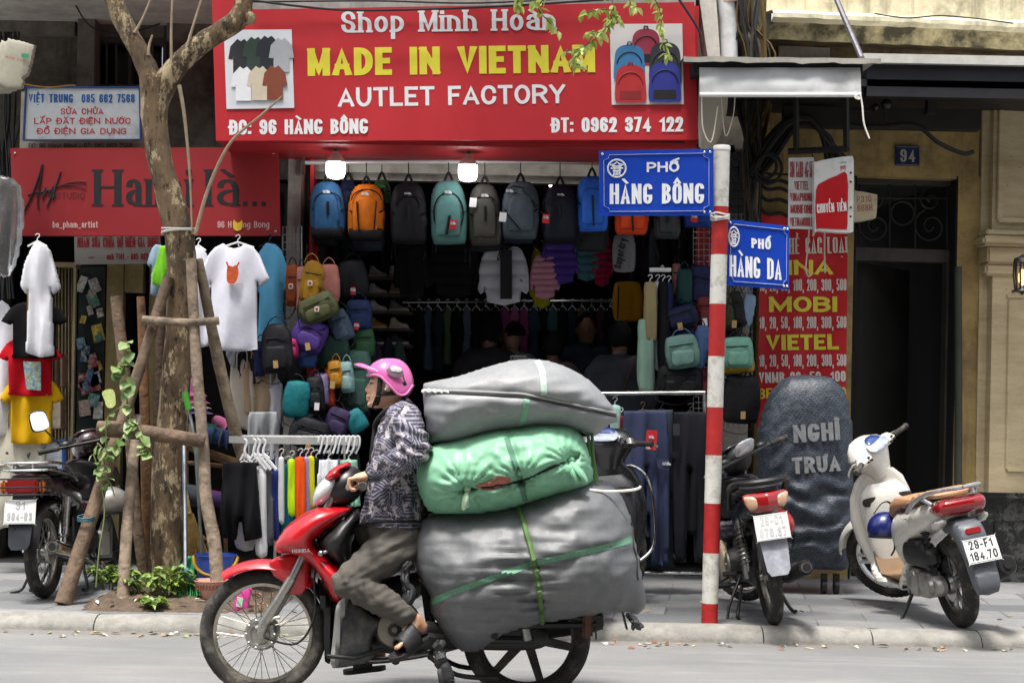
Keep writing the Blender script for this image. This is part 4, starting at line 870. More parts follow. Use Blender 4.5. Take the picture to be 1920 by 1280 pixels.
def make_underbone(name, label, M1, spec):
    """M1 dict of materials; spec: options"""
    root = thing(name, label, 'motorcycle')
    S = steer_m(spec.get('steer', 0)); body, drk = M1['body'], M1['dark']
    Rw = .283; XF = lx(491)
    wf = wheel(root, XF, .281, .033, 'spoke', S, M1.get('rim')); wr = wheel(root, 0, .283, .038, spec.get('rear', 'spoke'), None, M1.get('rrim') or M1.get('rim'))
    # fork and front mudguard
    g = MB(); g.M = S
    for s in (-1, 1):
        y = .085 * s; g.m = 0; g.tube([lp(491, 1185, y), lp(497, 1165, y), lp(522, 1125, y * .98), lp(548, 1080, y * .96)], [.02, .026, .024, .022], 12); g.m = 1; g.tube([lp(548, 1080, y * .96), lp(606, 958, y * .9), lp(625, 915, y * .8)], .017, 10)
        g.m = 0; g.M = S @ Matrix.Translation(lp(491, 1185, .1 * s)) @ WAX; g.lathe([(0, -.012), (.016, -.012), (.016, .012), (0, .012)], 8); g.M = S
    g.build('fork', [ALU, STL], root)
    g = MB(); g.M = S; g.M = S @ Matrix.Translation(lp(491, 1185, .07)) @ WAX; g.lathe([(0, -.022), (.02, -.022), (.022, -.014), (.04, -.012), (.045, -.018), (.062, -.016), (.07, .0), (.074, .02)], 26)
    for i in range(10): a = i * .628; g.ball((.062 * math.cos(a), .062 * math.sin(a), -.014), (.008, .008, .006), 8, 5)
    g.tube([(.02, .03, -.02), (-.06, .075, -.024), (-.085, .08, -.024)], .009, 6); g.build('brake_drum', ALU, wf)
    g = MB(); g.M = S; g.tube(cat_rom([lp(500, 1190, .1), lp(560, 1200, .11), lp(592, 1150, .11), lp(590, 1080, .1), lp(600, 1010, .08)], 6, False), .005, 6); g.build('brake_cable', BLK, root)
    g = MB()
    cx, cz = XF, .281
    a0, a1 = math.atan2(lz(420, 1086) - cz, lx(420) - cx), math.atan2(lz(578, 1075) - cz, lx(578) - cx)
    arc_shell(g, cx, cz, .325, a0, a1 + .12, .07, .5, M=S, flare=lambda t: .8 + .3 * min(1, t * 2))
    for s in (-1, 1):
        g.M = S; g.inflate(sm([(505, 1050), (540, 1040), (572, 1050), (576, 1085), (570, 1108), (548, 1112), (536, 1108), (530, 1088), (512, 1076)], 4), lambda u, v, h: lp(u, v, s * (.066 + .0) + h), .03, 16)
    g.build('front_mudguard', M1.get('fender', body), root)
    g = MB(); g.M = S @ Matrix(); arc_shell(g, cx, cz, .322, a1 + .1, a1 + 1.15, .06, .4, M=S); g.build('mud_flap', drk, root)
    # front cowl, leg shields, inner panel
    cowl = [(510, 1024), (528, 992), (556, 967), (595, 948), (630, 947), (657, 951), (640, 968), (602, 1000), (586, 1014), (618, 1045), (643, 1066), (652, 1108), (629, 1130), (612, 1098), (585, 1060), (556, 1040), (520, 1034)]
    def shield(u, v, h):       # splays towards its rear edge
        t = max(0, min(1, (u - 520) / 120)); return (lx(u), math.copysign(.02 + abs(h) * (.85 + .35 * t), h) if abs(h) > 1e-6 else 0, lz(u, v))
    g = MB(); g.inflate(sm(cowl, 3), shield, .33, 46, power=.8); bd = g.build('front_cowl', body, root)
    if spec.get('brand'):
        g = MB(); text(g, spec['brand'], lambda a, b, z: Vector((lx(552 + a), .172 + z - .0006 * a + .0015 * b, lz(552 + a, 1031 - b - a * .05))), 0, 32, 0, 7, .2, gap=.12, serif=.14, step=.0002); g.build('badge', met('cfcfcf', .25), bd)
    g = MB(); g.inflate(sm([(588, 1012), (602, 1002), (640, 972), (660, 955), (672, 962), (652, 1020), (648, 1064), (620, 1044)], 3), shield, .29, 22, power=.8); g.build('inner_panel', drk, root)
    g = MB(); g.inflate(sm([(590, 1086), (600, 1090), (618, 1120), (628, 1150), (626, 1200), (616, 1246), (606, 1215), (600, 1140)], 3), side(), .2, 16); g.build('inner_mudguard', BLK, root)
    gm = M1.get('lower', drk)
    g = MB()
    for s in (-1, 1):
        g.inflate(sm([(650, 1112), (666, 1122), (700, 1148), (722, 1160), (708, 1176), (699, 1200), (706, 1222), (680, 1236), (640, 1243), (626, 1236), (630, 1180), (636, 1130)], 3), lambda u, v, h: lp(u, v, s * .14 + h), .06, 26)
    sp_ = g.build('side_cover', gm, root)
    g = MB()
    for s in (-1, 1): g.inflate(sm([(634, 1128), (650, 1112), (656, 1118), (644, 1180), (640, 1236), (626, 1234), (630, 1170)], 3), lambda u, v, h: lp(u, v, s * .155 + h), .05, 16)
    g.build('trim', mat('8c8c8a', .35, .2, .1, 5), sp_)
    # headset: body, visor, headlamp, bars
    g = MB(); g.M = S
    g.inflate(sm([(590, 938), (604, 902), (625, 882), (652, 874), (668, 884), (676, 908), (664, 934), (640, 948), (612, 950)], 3), side(), .2, 26); hs = g.build('headset', M1.get('headset', drk), root)
    g = MB(); g.M = S; g.inflate(sm([(600, 898), (618, 876), (645, 866), (650, 876), (632, 884), (648, 888), (630, 898), (606, 904)], 3), side(), .235, 22); g.build('visor', body, hs)
    g = MB(); g.M = S; g.inflate(sm([(578, 944), (584, 916), (602, 893), (636, 888), (630, 914), (612, 942), (592, 950)], 3), side(), .22, 22); g.build('headlamp', mat('c9cccf', .1, .2, .05, 5, coat=1), hs)
    g = MB(); g.M = S
    bar = [lp(676, 906, y) + Vector((-.02 * abs(y / .3) ** 2, 0, .0)) for y in np.linspace(-.34, .34, 13)]
    g.tube(bar, .011, 10); hb = g.build('handlebar', BLK, root)
    for s in (-1, 1):
        g = MB(); g.M = S; g.tube([lp(676, 906, s * .22) + Vector((-.01, 0, 0)), lp(676, 906, s * .335) + Vector((-.02, 0, 0))], [.0165, .0165], 12); g.tube([lp(676, 906, s * .335) + Vector((-.02, 0, 0)), lp(676, 906, s * .355) + Vector((-.021, 0, 0))], [.021, .017], 12); g.build('grip', RUB, hb)
        g = MB(); g.M = S; g.tube(cat_rom([lp(668, 905, s * .16), lp(655, 905, s * .22), lp(655, 908, s * .3), lp(658, 911, s * .34)], 4, False), .006, 6); g.build('lever', ALU, hb)
        g = MB(); g.M = S; g.ball(lp(668, 900, s * .165), (.035, .045, .03), 12, 8); g.build('switch_box', BLK, hb)
    if spec.get('dial'):
        g = MB(); g.M = S; q = lp(668, 892); g.inflate(sm([(-.07, -.04), (.07, -.04), (.08, .03), (0, .05), (-.08, .03)], 4), lambda u, v, h: Vector((q.x - .035 - h - v * .45, u, q.z + .02 + v)), .03, 16); g.build('instrument_panel', mat('b9bcc0', .12, .3, .3, 40, coat=1), hs)
    if spec.get('mirror'):
        for s in spec['mirror']:
            g = MB(); g.M = S; a = lp(668, 898, s * .2); b = a + Vector((.02, s * .10, .16)); g.tube(cat_rom([a, a + Vector((.0, s * .03, .05)), b], 5, False), .006, 6); mr = g.build('mirror', BLK, hb)
            g = MB(); g.M = S; q = sm([(-.055, -.04), (.045, -.045), (.06, .0), (.045, .05), (-.045, .05), (-.065, .01)], 4); g.inflate(q, lambda u, v, h: b + Vector((-h * .6 + .01, u * .95, v * 1.35 + .02)), .03, 14); g.build('shell', BLK, mr)
            g = MB(); g.M = S; g.extr([(u * .9, v * .9) for u, v in q], lambda u, v, h: b + Vector((-.016 - h + v * .45, u * .95, v * 1.35 + .02)), 0, .002); g.build('glass', met('e8ecef', .05), mr, smooth=False)
    # seat, tail body
    mm = lambda pts: [(p[0], p[1]) for p in pts]; loc = lambda u, v, h: (u, h, v)
    g = MB(); g.inflate(sm([(.62, .66), (.58, .73), (.42, .765), (.2, .785), (-.05, .825), (-.22, .835), (-.28, .815), (-.24, .775), (0, .745), (.3, .69), (.5, .63)], 4), loc, .27, 34, power=.7); g.build('seat', M1.get('seat', mat('151517', .6, 0, .15, 12, .2, 50)), root)
    g = MB(); g.inflate(sm([(.50, .56), (.46, .66), (.2, .73), (-.1, .775), (-.30, .79), (-.37, .76), (-.34, .70), (-.2, .655), (.05, .60), (.3, .54), (.45, .50)], 4), loc, .235, 32, power=.65); tb = g.build('tail_body', M1.get('tail', body), root)
    if spec.get('stripe'):
        g = MB()
        for s in (-1, 1): g.inflate([(.46, .545), (.3, .575), (.05, .635), (.05, .62), (.3, .555), (.46, .52)], lambda u, v, h: (u, s * .112 + h, v), .02, 16)
        g.build('stripe', mat('a8161c', .4), tb)
    # frame spine, engine, pegs
    g = MB(); g.inflate(sm([(.92, .36), (.78, .48), (.5, .56), (.36, .52), (.5, .44), (.68, .34), (.85, .30)], 3), loc, .16, 20); g.tube([(.45, .05, .5), (.42, .06, .3), (.3, .06, .25)], .02, 8); g.tube([(.45, -.05, .5), (.42, -.06, .3), (.3, -.06, .25)], .02, 8); g.build('frame', M1.get('frame', BLK), root)
    g = MB(); EM = Matrix.Translation((lx(742), 0, lz(742, 1172)))
    g.lathe([(0, -.15), (.05, -.15), (.085, -.135), (.1, -.1), (.1, .1), (.085, .125), (.06, .14), (.055, .148), (0, .15)], 28, EM @ WAX)
    g.inflate(sm([(.72, .30), (.85, .34), (.86, .28), (.72, .22), (.5, .19), (.42, .24), (.45, .32), (.6, .34)], 3), loc, .24, 20)
    for i in range(7): g.M = Matrix.Translation((.74 + i * .02, 0, .31 + i * .004)) @ Matrix.Rotation(R(90), 4, 'Y'); g.lathe([(0, -.004), (.062, -.004), (.062, .004), (0, .004)], 18)
    g.M = None; g.build('engine', mat('4b4a49', .45, .6, .3, 15, dirt='1d1b19', dscale=10), root)
    g = MB(); g.M = EM @ WAX; g.lathe([(.03, -.156), (.05, -.158), (.075, -.15), (.078, -.14)], 26); g.lathe([(0, -.162), (.012, -.162), (.014, -.15)], 12); g.build('crankcase_cover', mat('8a857a', .45, .5, .2, 12, dirt='3a362f'), root)
    g = MB(); y = .2
    g.tube([(.56, -.24, .2), (.56, .24, .2)], .011, 8)
    for s in (-1, 1): g.tube([(.56, s * .15, .2), (.56, s * .26, .205)], .019, 8); g.tube([(.3, s * .12, .3), (.14, s * .18, .31)], .012, 6); g.tube([(.14, s * .16, .31), (.14, s * .24, .315)], .015, 8)
    g.tube([(.62, .15, .24), (.74, .19, .2), (.86, .2, .21)], .009, 6); g.build('footpeg', BLK, root)
    g = MB(); g.tube(cat_rom([(.42, .1, .2), (.36, .15, .06), (.30, .17, .02), (.22, .17, .03)] if not spec.get('up') else [(.42, .1, .2), (.3, .13, .13), (.12, .14, .12)], 5, False), .011, 8); g.tube(cat_rom([(.42, -.1, .2), (.36, -.15, .06), (.30, -.17, .02), (.22, -.17, .03)] if not spec.get('up') else [(.42, -.1, .2), (.3, -.13, .13), (.12, -.14, .12)], 5, False), .011, 8)
    g.tube([(.42, -.1, .2), (.42, .1, .2)], .013, 8); g.build('centre_stand', BLK, root)
    if spec.get('kick'):
        g = MB(); g.tube(cat_rom([(.38, .1, .27), (.30, .2, .12), (.26, .24, .03), (.22, .3, .012)], 4, False), .009, 7); g.build('side_stand', BLK, root)
    # swing arm, chain case, exhaust, shocks
    g = MB()
    for s in (-1, 1): g.tube([(.46, s * .09, .29), (.2, s * .1, .285), (-.03, s * .1, .283)], [.024, .022, .018], 8)
    g.build('swing_arm', BLK, root)
    g = MB(); g.inflate(sm([(.48, .35), (.3, .345), (.05, .345), (-.08, .32), (-.09, .26), (.02, .235), (.3, .235), (.48, .24)], 3), lambda u, v, h: (u, .085 + h, v), .045, 18); g.build('chain_case', BLK, root)
    g = MB(); ex = [(.78, -.06, .22), (.72, -.12, .15), (.5, -.15, .17), (.3, -.16, .22)]; g.tube(cat_rom(ex, 5, False), .016, 10); g.m = 1
    g.tube([(.3, -.16, .22), (.26, -.16, .232), (.05, -.165, .275), (-.3, -.17, .335), (-.33, -.17, .34)], [.018, .038, .043, .047, .04], 18); g.m = 0; g.tube([(-.31, -.17, .337), (-.345, -.17, .343)], [.03, .03], 14); g.m = 2; g.tube([(-.34, -.17, .342), (-.347, -.17, .3432)], [.024, .024], 14)
    g.build('exhaust', [STL, M1.get('muffler', CHR), mat('0b0b0b', .9, 0, 0)], root)
    for s in (-1, 1):
        g = MB(); a, b = Vector((-.005, s * .118, .285)), Vector((.075, s * .118, .62)); g.m = 0; g.tube([a, a + (b - a) * .45], .021, 10); g.tube([a + (b - a) * .4, b], [.017, .017], 10); g.m = 1; spring(g, a + (b - a) * .25, b - (b - a) * .08, .027, 9, .0045); g.m = 0
        if spec.get('shroud'): g.tube([a + (b - a) * .32, b], .031, 14)
        g.build('shock_absorber', [CHR if spec.get('shroud') else STL, met('8d8d8a', .35)], root)
    # rear mudguard, plate, lamp, rail
    g = MB(); arc_shell(g, 0, .283, .335, R(70), R(172), .075, .4); g.build('rear_mudguard', M1.get('rear_fender', BLK), root)
    g = MB(); g.extr([(-.06, .66), (.06, .66), (.075, .5), (.065, .36), (.045, .33), (-.045, .33), (-.065, .36), (-.075, .5)], lambda u, v, h: (-.345 - (.66 - v) * .28 - h, u, v), 0, .008); g.build('mud_flap', M1.get('flap', BLK), root)
    if spec.get('plate'): license_plate(root, (-.405, 0, spec.get('plate_z', .56)), .19, .145, (-.95, 0, .22), spec['plate'], color=spec.get('plate_color', '26262a'))
    return root
# ---------------------------------------------------------------- the red motorcycle
red = make_underbone('red_motorcycle', 'muddy red underbone motorcycle ridden along the kerb under three huge sacks', dict(
    body=mat('b50d1a', .25, 0, .08, 6, name='red_paint', coat=.7, dirt='8a1a20', dscale=20), dark=mat('1a1a1c', .4, 0, .2, 9), lower=mat('3e3f42', .4, .2, .2, 8, dirt='6b675f', dscale=12), rim=met('b3ada0', .4), rrim=mat('1c1b1a', .5, .3, .3, 12, dirt='5c554b'), muffler=mat('202022', .5, .4, .3)),
    dict(rear=6, brand='HONDA', stripe=1, up=1))
p0 = at(985, 1314, 7.57); red.location = (p0.x, 7.57, 0); red.rotation_euler = (0, 0, R(180))
g = MB()        # carrier under the load
for s in (-1, 1): g.tube([(.3, s * .12, .66), (-.02, s * .13, .42), (-.3, s * .13, .37)], .012, 6); g.tube([(.12, s * .14, .345), (-.3, s * .14, .36)], .014, 6)
g.box((-.33, -.14, .34), (-.27, .14, .40)); g.m = 1; g.box((-.285, -.06, .30), (-.24, .16, .42), bev=.01); g.build('load_carrier', [BLK, mat('5a3d2e', .7, .2, .3, 12)], red, smooth=False)
g = MB(); g.tube(cat_rom([lp(640, 1013, .12), lp(612, 1030, .15), lp(600, 1034, .16)], 4, False), .008, 6); g.ball(lp(604, 1032, .16), .014, 10, 8); g.build('choke_lever', STL, red)

# ---------------------------------------------------------------- sacks
def sack_mat(c, weave=900, dirt='6b6258', hi=None, rough=.55):
    m, nt, b = _new('woven_plastic'); b.inputs['Roughness'].default_value = rough
    n1 = noise_n(nt, 3.5, 8, .65); n2 = noise_n(nt, 40, 4, .6, stretch=(1, 1, .2)); col = lin(c)
    a = ramp(nt, n1.outputs[0], [(.3, tuple(x * .88 for x in col)), (.7, tuple(min(1, x * 1.12) for x in col))])
    o = mixc(nt, ramp(nt, n2.outputs[0], [(.35, 0.0), (.7, .15)]).outputs[0], a.outputs[0], tuple(min(1, x * 1.8 + .02) for x in col))
    n3 = noise_n(nt, 1.6, 9, .75); o = mixc(nt, ramp(nt, n3.outputs[0], [(.58, 0.0), (.74, .4)]).outputs[0], o, dirt)
    nt.links.new(o, b.inputs['Base Color'])
    n4 = noise_n(nt, 7, 5, .6, stretch=(.6, .6, 1.5)); n4.noise_type = 'RIDGED_MULTIFRACTAL'; n4.inputs['Lacunarity'].default_value = 2.3; n6 = noise_n(nt, 170, 2, .5, stretch=(1, 1, .6)); ad = _n(nt, 'Math', operation='MULTIPLY_ADD'); nt.links.new(n6.outputs[0], ad.inputs[0]); ad.inputs[1].default_value = .12; nt.links.new(n4.outputs[0], ad.inputs[2]); bump(nt, b, ad.outputs[0], .42, .02); return m
def sack(name, label, poly, th, m, d, wr, res=70, power=.85):
    t = thing(name, label, 'sack', at(sum(p[0] for p in poly) / len(poly), max(p[1] for p in poly), d))
    P = sm(poly, 4); fn = lambda u, v, h: at(u, v, d) + Vector((0, -h, 0))
    X, Y, H, used, cell, edge = inflate_grid(P, res); H = H ** power
    g = MB(); g.inflate(P, fn, th, res, power=power, fold=wr); o = g.build('cover', m, t, world=True, auto=180)
    x0, y0, hx = X[0, 0], Y[0, 0], None
    xs = np.unique(np.round(X[~edge], 4)); ys = np.unique(np.round(Y[~edge], 4)); h_ = xs[1] - xs[0]; x0, y0 = xs[0], ys[0]
    def surf(u, v, lift=.004):
        i, j = (u - x0) / h_, (v - y0) / h_; i0, j0 = int(max(0, min(H.shape[0] - 2, math.floor(i)))), int(max(0, min(H.shape[1] - 2, math.floor(j)))); a, b = i - i0, j - j0
        hh = (H[i0, j0] * (1 - a) + H[i0 + 1, j0] * a) * (1 - b) + (H[i0, j0 + 1] * (1 - a) + H[i0 + 1, j0 + 1] * a) * b
        e = min(1, hh * 2); return fn(u, v, hh * th / 2 + wr(u, v) * e + lift)
    return t, surf
def strap(t, surf, pts, wpx, m, name='woven_stripe', n=10, back=None, lift=.003):
    """flat band lying on the sack along pixel points"""
    C = cat_rom([Vector((p[0], p[1], 0)) for p in pts], n, False); vs = []
    for i, c in enumerate(C):
        tg = (C[min(i + 1, len(C) - 1)] - C[max(i - 1, 0)]).normalized(); nn = Vector((-tg.y, tg.x, 0)) * wpx / 2
        for q in (-1, -.33, .33, 1): vs.append(surf(c.x + nn.x * q, c.y + nn.y * q, lift))
    g = MB(); g.add(vs, [(i * 4 + j, i * 4 + j + 1, i * 4 + j + 5, i * 4 + j + 4) for i in range(len(C) - 1) for j in range(3)]); return g.build(name, m, t, world=True)
def rope(t, surf, pts, r, m, name='rope', n=10, lift=.004):
    C = cat_rom([Vector((p[0], p[1], 0)) for p in pts], n, False); g = MB(); g.tube([surf(c.x, c.y, lift) for c in C], r, 7); return g.build(name, m, t, world=True)
def wr_big(u, v):
    k = math.exp(-((u - 985) / 75) ** 2) * math.exp(-((v - 1090) / 90) ** 2)
    return nz(u, v, 1, .008) * .030 + nz(u * .6, v * 1.6, 2, .022) * .016 + nz(u * .25, v * 2.2, 4, .05) * .012 * (.5 + 3 * k) - abs(nz(u * 1.2 + v * .5, v * .9 - u * .4, 8, .02)) * .022 - .02 * math.exp(-((u - (970 + (v - 950) * .21)) / 14) ** 2) - .016 * math.exp(-((v - (1112 - (u - 808) * .30)) / 9) ** 2) + nz(u, v, 9, .09) * .003
GREYS = sack_mat('606264', dirt='8a8070', rough=.5); GREYT = sack_mat('808284', dirt='96968f', rough=.52)
big, sf = sack('grey_sack', 'biggest grey woven sack strapped low over the red motorcycle wheel', [(773, 1012), (788, 972), (830, 957), (900, 950), (970, 933), (1050, 906), (1120, 898), (1160, 922), (1183, 975), (1192, 1025), (1203, 1080), (1211, 1128), (1195, 1150), (1165, 1143), (1105, 1150), (1050, 1158), (1000, 1168), (945, 1184), (908, 1212), (868, 1219), (838, 1190), (806, 1138), (806, 1112), (792, 1090), (778, 1055)], .78, GREYS, 7.57, wr_big, 84)
GST = mat('5f8f74', .6, 0, .2, 60, .3, 200)
strap(big, sf, [(806, 1126), (850, 1098), (920, 1070), (1000, 1042), (1090, 1022), (1186, 1004)], 11, GST)
rope(big, sf, [(970, 935), (985, 985), (1000, 1040), (1010, 1100), (1016, 1165)], .012, mat('4d6b38', .7, 0, .2, 40))
g = MB(); g.tube([sf(1178 + 6 * math.sin(i * .8) * .3 + i * .9, 975 + i * 7, .0) for i in range(16)], .006, 6); g.build('side_seam', mat('2c2d2e', .7), big, world=True)
def rag(t, pts, w, name='knotted_end', m=mat('2e2f31', .6, 0, .3, 20, .5, 40), yo=-.2, d=7.57):
    g = MB(); C = cat_rom([at(x, y, d) + Vector((0, yo, 0)) for x, y in pts], 6, False); k = len(C)
    for q in range(4):
        o = Vector((random.uniform(-.012, .012), random.uniform(-.02, .02), 0)); g.tube([c + o + Vector((nz(i, q, 0, .5) * .012, nz(i, q, 5, .5) * .012, 0)) for i, c in enumerate(C)], [w * (.45 + .6 * i / k + .05 * math.sin(i * .9 + q)) for i in range(k)], 7, flat=.6)
    return g.build(name, m, t, world=True)
rag(big, [(770, 1045), (764, 1075), (772, 1100), (766, 1128)], .022); rag(big, [(828, 1190), (826, 1215), (836, 1245), (840, 1266)], .034); rag(big, [(1172, 1140), (1184, 1152), (1190, 1166)], .016)
def wr_green(u, v):
    a = 0
    for cx, cy in ((975, 898), (878, 912), (1068, 860)):
        r = math.hypot(u - cx, v - cy); w = math.atan2(v - cy, u - cx); a += .008 * math.sin(w * 19 + nz(u, v, 0, .05) * 3) * math.exp(-((r - 26) / 34) ** 2) - .045 * math.exp(-(r / 13) ** 2)
    y = 898 + .17 * (975 - u) if u < 975 else 898 - .42 * (u - 975)
    a -= .024 * math.exp(-((v - y) / 7) ** 2) * (860 < u < 1085) + .016 * math.exp(-((u - (950 + (v - 800) * .28)) / 8) ** 2)
    return a - abs(nz(u * .8 - v * .5, v + u * .3, 6, .025)) * .02 + nz(u, v, 3, .012) * .022 + nz(u, v * 2, 7, .05) * .006
GREENM = sack_mat('77ad8c', dirt='9cc8a8', rough=.5)
grn, sg = sack('green_sack', 'green plastic sack knotted along its seam, between the two grey sacks', [(780, 890), (792, 850), (830, 826), (900, 806), (965, 795), (1040, 789), (1076, 800), (1097, 828), (1110, 872), (1112, 902), (1078, 920), (1030, 932), (980, 946), (930, 958), (870, 963), (815, 960), (796, 945)], .62, GREENM, 7.5, wr_green, 84)
rope(grn, sg, [(884, 914), (930, 905), (975, 898), (1020, 878), (1070, 858)], .006, mat('1e211f', .7), 'seam_cord')
strap(grn, sg, [(950, 818), (962, 855), (976, 898), (984, 935)], 10, mat('54806a', .6, 0, .2, 50))
g = MB(); fl = lambda u, v, h: sg(u, v, .001 + max(0, h)); g.inflate(sm([(893, 908), (920, 896), (938, 888), (958, 893), (948, 906), (920, 913)], 4), fl, .012, 16); g.build('torn_hole', mat('a9685a', .8, 0, .35, 30, .5, 60), grn, world=True)
def knot(t, sfn, a, b, m, w):
    A, B = sfn(*a), sfn(*b, .03); g = MB(); g.ball(A + Vector((0, -.01, 0)), (.022, .02, .018), 10, 8)
    for q in range(5):
        o = Vector((random.uniform(-1, 1) * w * .6, random.uniform(-.6, .2) * w, random.uniform(-1, 1) * w * .3)); M_ = (A + B) / 2 + o + Vector((0, -.025, 0)); g.tube(cat_rom([A + Vector((0, -.015, 0)), M_, B + o * 1.5], 6, False), [.008] + [w * (.35 + .5 * math.sin(i / 11 * 3)) for i in range(11)] + [.006], 7, flat=.5)
    return g.build('tied_corner', m, t, world=True)
knot(grn, sg, (880, 912), (877, 948), mat('b9d8b4', .5, 0, .2, 30), .016); knot(grn, sg, (1066, 860), (1090, 900), GREENM, .026)
def wr_top(u, v):
    y = 734 + (u - 800) * .045 + max(0, u - 980) * .16
    return nz(u, v, 5, .01) * .026 - abs(nz(u * .7 + v * .4, v * 1.3, 3, .022)) * .02 + nz(u * .5, v * 1.8, 2, .04) * .008 - .018 * math.exp(-((v - y) / 8) ** 2)
top, st = sack('grey_top_sack', 'pointed grey woven sack with a stitched seam lying on top of the green sack', [(793, 727), (806, 716), (860, 705), (930, 683), (985, 673), (1040, 680), (1095, 706), (1138, 748), (1159, 785), (1140, 797), (1112, 818), (1080, 806), (1030, 800), (975, 806), (900, 820), (845, 832), (808, 830), (799, 795)], .6, GREYT, 7.52, wr_top, 84)
sy = lambda u: 734 + (u - 800) * .045 + max(0, u - 980) * .16
for k_ in (-2.2, 2.2): rope(top, st, [(u, sy(u) + k_) for u in range(800, 1156, 22)], .0055, mat('2a2b2c', .7) if k_ > 0 else mat('8f9090', .7), 'stitched_seam')
g = MB(); g.tube([st(u, sy(u), .006) + Vector((0, -.004, .004 * math.sin(u))) for u in range(798, 850, 4)], [.016 - i * .0008 for i in range(13)], 7, flat=.7); g.build('hem_tuft', mat('b9b9b5', .7, 0, .2, 40), top, world=True)
strap(top, st, [(1006, 676), (1015, 700), (1018, 742)], 11, mat('9fb3a8', .6, 0, .2, 60)); strap(top, st, [(988, 744), (984, 770), (978, 798)], 11, mat('6f9a83', .6, 0, .2, 60))
for px in (958, 966, 975, 984):
    pass
g = MB()
for q in range(5): pxline(g, [(960 + q * 5, 676), (958 + q * 6, 668), (966 + q * 5, 669), (964 + q * 6, 676)], 7.5, .004, 5, smooth=3)
g.build('tied_string', mat('262626', .8), top, world=True)
tie = thing('tie_rope', 'green cords tying the load at the back of the green sack', 'rope', at(1115, 905, 7.5))
g = MB()
for dx in (0, 8): pxline(g, [(1102 + dx, 812), (1108 + dx * .6, 860), (1118 + dx * .4, 905)], 7.42, .007, 6, smooth=4)
g.m = 1; pxline(g, [(1105, 918), (1140, 921), (1180, 919), (1198, 915), (1201, 910)], 7.36, .006, 6, smooth=4); g.build('cord', [mat('4d6b38', .7), mat('d9d6d0', .8)], tie, world=True)

# ---------------------------------------------------------------- the rider
RD = 7.57
def rp(px, py, y=0): return at(px, py, RD) + Vector((0, -y, 0))        # y: towards the street camera side of the bike
def cap(mb, pts, rs, n=12, flat=1.0):
    mb.tube(pts, rs, n, flat=flat)
    mb.ball(pts[0], rs[0], 12, 8); mb.ball(pts[-1], rs[-1], 12, 8)
rider = thing('person', 'motorcycle rider in pink helmet and grey patterned shirt with black sandals', 'person', rp(745, 1230, .2))
SKIN = mat('c4977a', .5, 0, .08, 14, .08, 120, name='skin')
b = MB()
sl = [(680, 722, 744, .03), (688, 710, 756, .055), (696, 701, 764, .067), (704, 696, 767, .072), (710, 693.5, 768, .074), (714, 693, 768, .075), (718, 695, 768, .0745), (724, 693.2, 767, .073), (731, 691.6, 765, .071), (737, 692, 763, .068), (742, 691, 761, .066), (746.5, 691.6, 757, .062), (751, 691.8, 751, .058), (757, 690.6, 743, .05), (762, 693, 735, .038), (765, 700, 726, .02)]
hv = []; n = 28
for (y, xf, xb, w) in sl:
    for j in range(n):
        a = 2 * math.pi * j / n; c, s_ = math.cos(a), math.sin(a); xm, rx = (xf + xb) / 2, (xb - xf) / 2
        hv.append(rp(xm - rx * math.copysign(abs(c) ** .85, c), y, w * (1 - .28 * max(0, c) ** 3) * math.copysign(abs(s_) ** .9, s_)))
b.add(hv, [(i * n + j, i * n + (j + 1) % n, (i + 1) * n + (j + 1) % n, (i + 1) * n + j) for i in range(len(sl) - 1) for j in range(n)] + [tuple(range(n))[::-1], tuple(range((len(sl) - 1) * n, len(sl) * n))])
cap(b, [rp(694.5, 717), rp(691.5, 724), rp(688.5, 730.5)], [.006, .009, .0105]); b.ball(rp(690, 733), (.010, .013, .006), 10, 8)
for s in (-1, 1): b.ball(rp(692, 734, s * .013), (.008, .008, .007), 8, 6)
cap(b, [rp(690.5, 742.5, -.018), rp(688.6, 742, 0), rp(690.5, 742.5, .018)], [.006, .0075, .006]); cap(b, [rp(691.5, 747.5, -.016), rp(689.2, 747.8, 0), rp(691.5, 747.5, .016)], [.006, .0085, .006])
b.ball(rp(695, 758), (.016, .026, .014), 10, 8)
for s in (-1, 1):      # ears
    b.inflate(sm([(727, 712), (733, 710), (739, 714), (740, 722), (736, 731), (730, 738), (727, 733), (728, 722)], 3), lambda u, v, h: rp(u, v, s * (.074 + (u - 727) * .0009 + h)), .016, 12)
cap(b, [rp(738, 750), rp(744, 766), rp(748, 785)], [.056, .058, .07])
cap(b, [rp(748, 790), rp(742, 860), rp(738, 940), rp(742, 985)], [.075, .08, .08, .10])
def arm(s):
    if s > 0: return rp(766, 792, .17), rp(788, 842, .26), rp(703, 886, .235)
    return rp(752, 792, -.17), rp(752, 845, -.27), rp(690, 884, -.24)
for s in (1, -1):
    A, E_, W_ = arm(s); cap(b, [A, E_, W_], [.05, .042, .029])
    h_ = [rp(701, 886, s * .235), rp(690, 890, s * .245), rp(676, 893, s * .255)]
    b.tube([h_[0], (h_[0] + h_[1]) / 2, h_[1], h_[2]], [.026, .032, .036, .03], 12, flat=.62)
    for f in range(4):     # fingers curl over the grip
        y = s * (.225 + f * .0195) + s * .0; L = (.9, 1.0, 1.0, .85)[f]
        k_ = [rp(678, 892, y), rp(666, 894, y), rp(664.5 + (1 - L) * 8, 902, y), rp(668, 911 * 1, y), rp(676, 913, y)]
        cap(b, k_, [.0105, .0105, .0098, .009, .008])
    cap(b, [rp(694, 893, s * .215), rp(686, 900, s * .2), rp(675, 911, s * .2), rp(668, 914, s * .205)], [.013, .012, .0105, .0095])
def leg(s):
    if s > 0: return rp(752, 1012, .1), rp(660, 1080, .235), rp(772, 1146, .2)
    return rp(752, 1012, -.1), rp(662, 1085, -.24), rp(690, 1222, -.21)
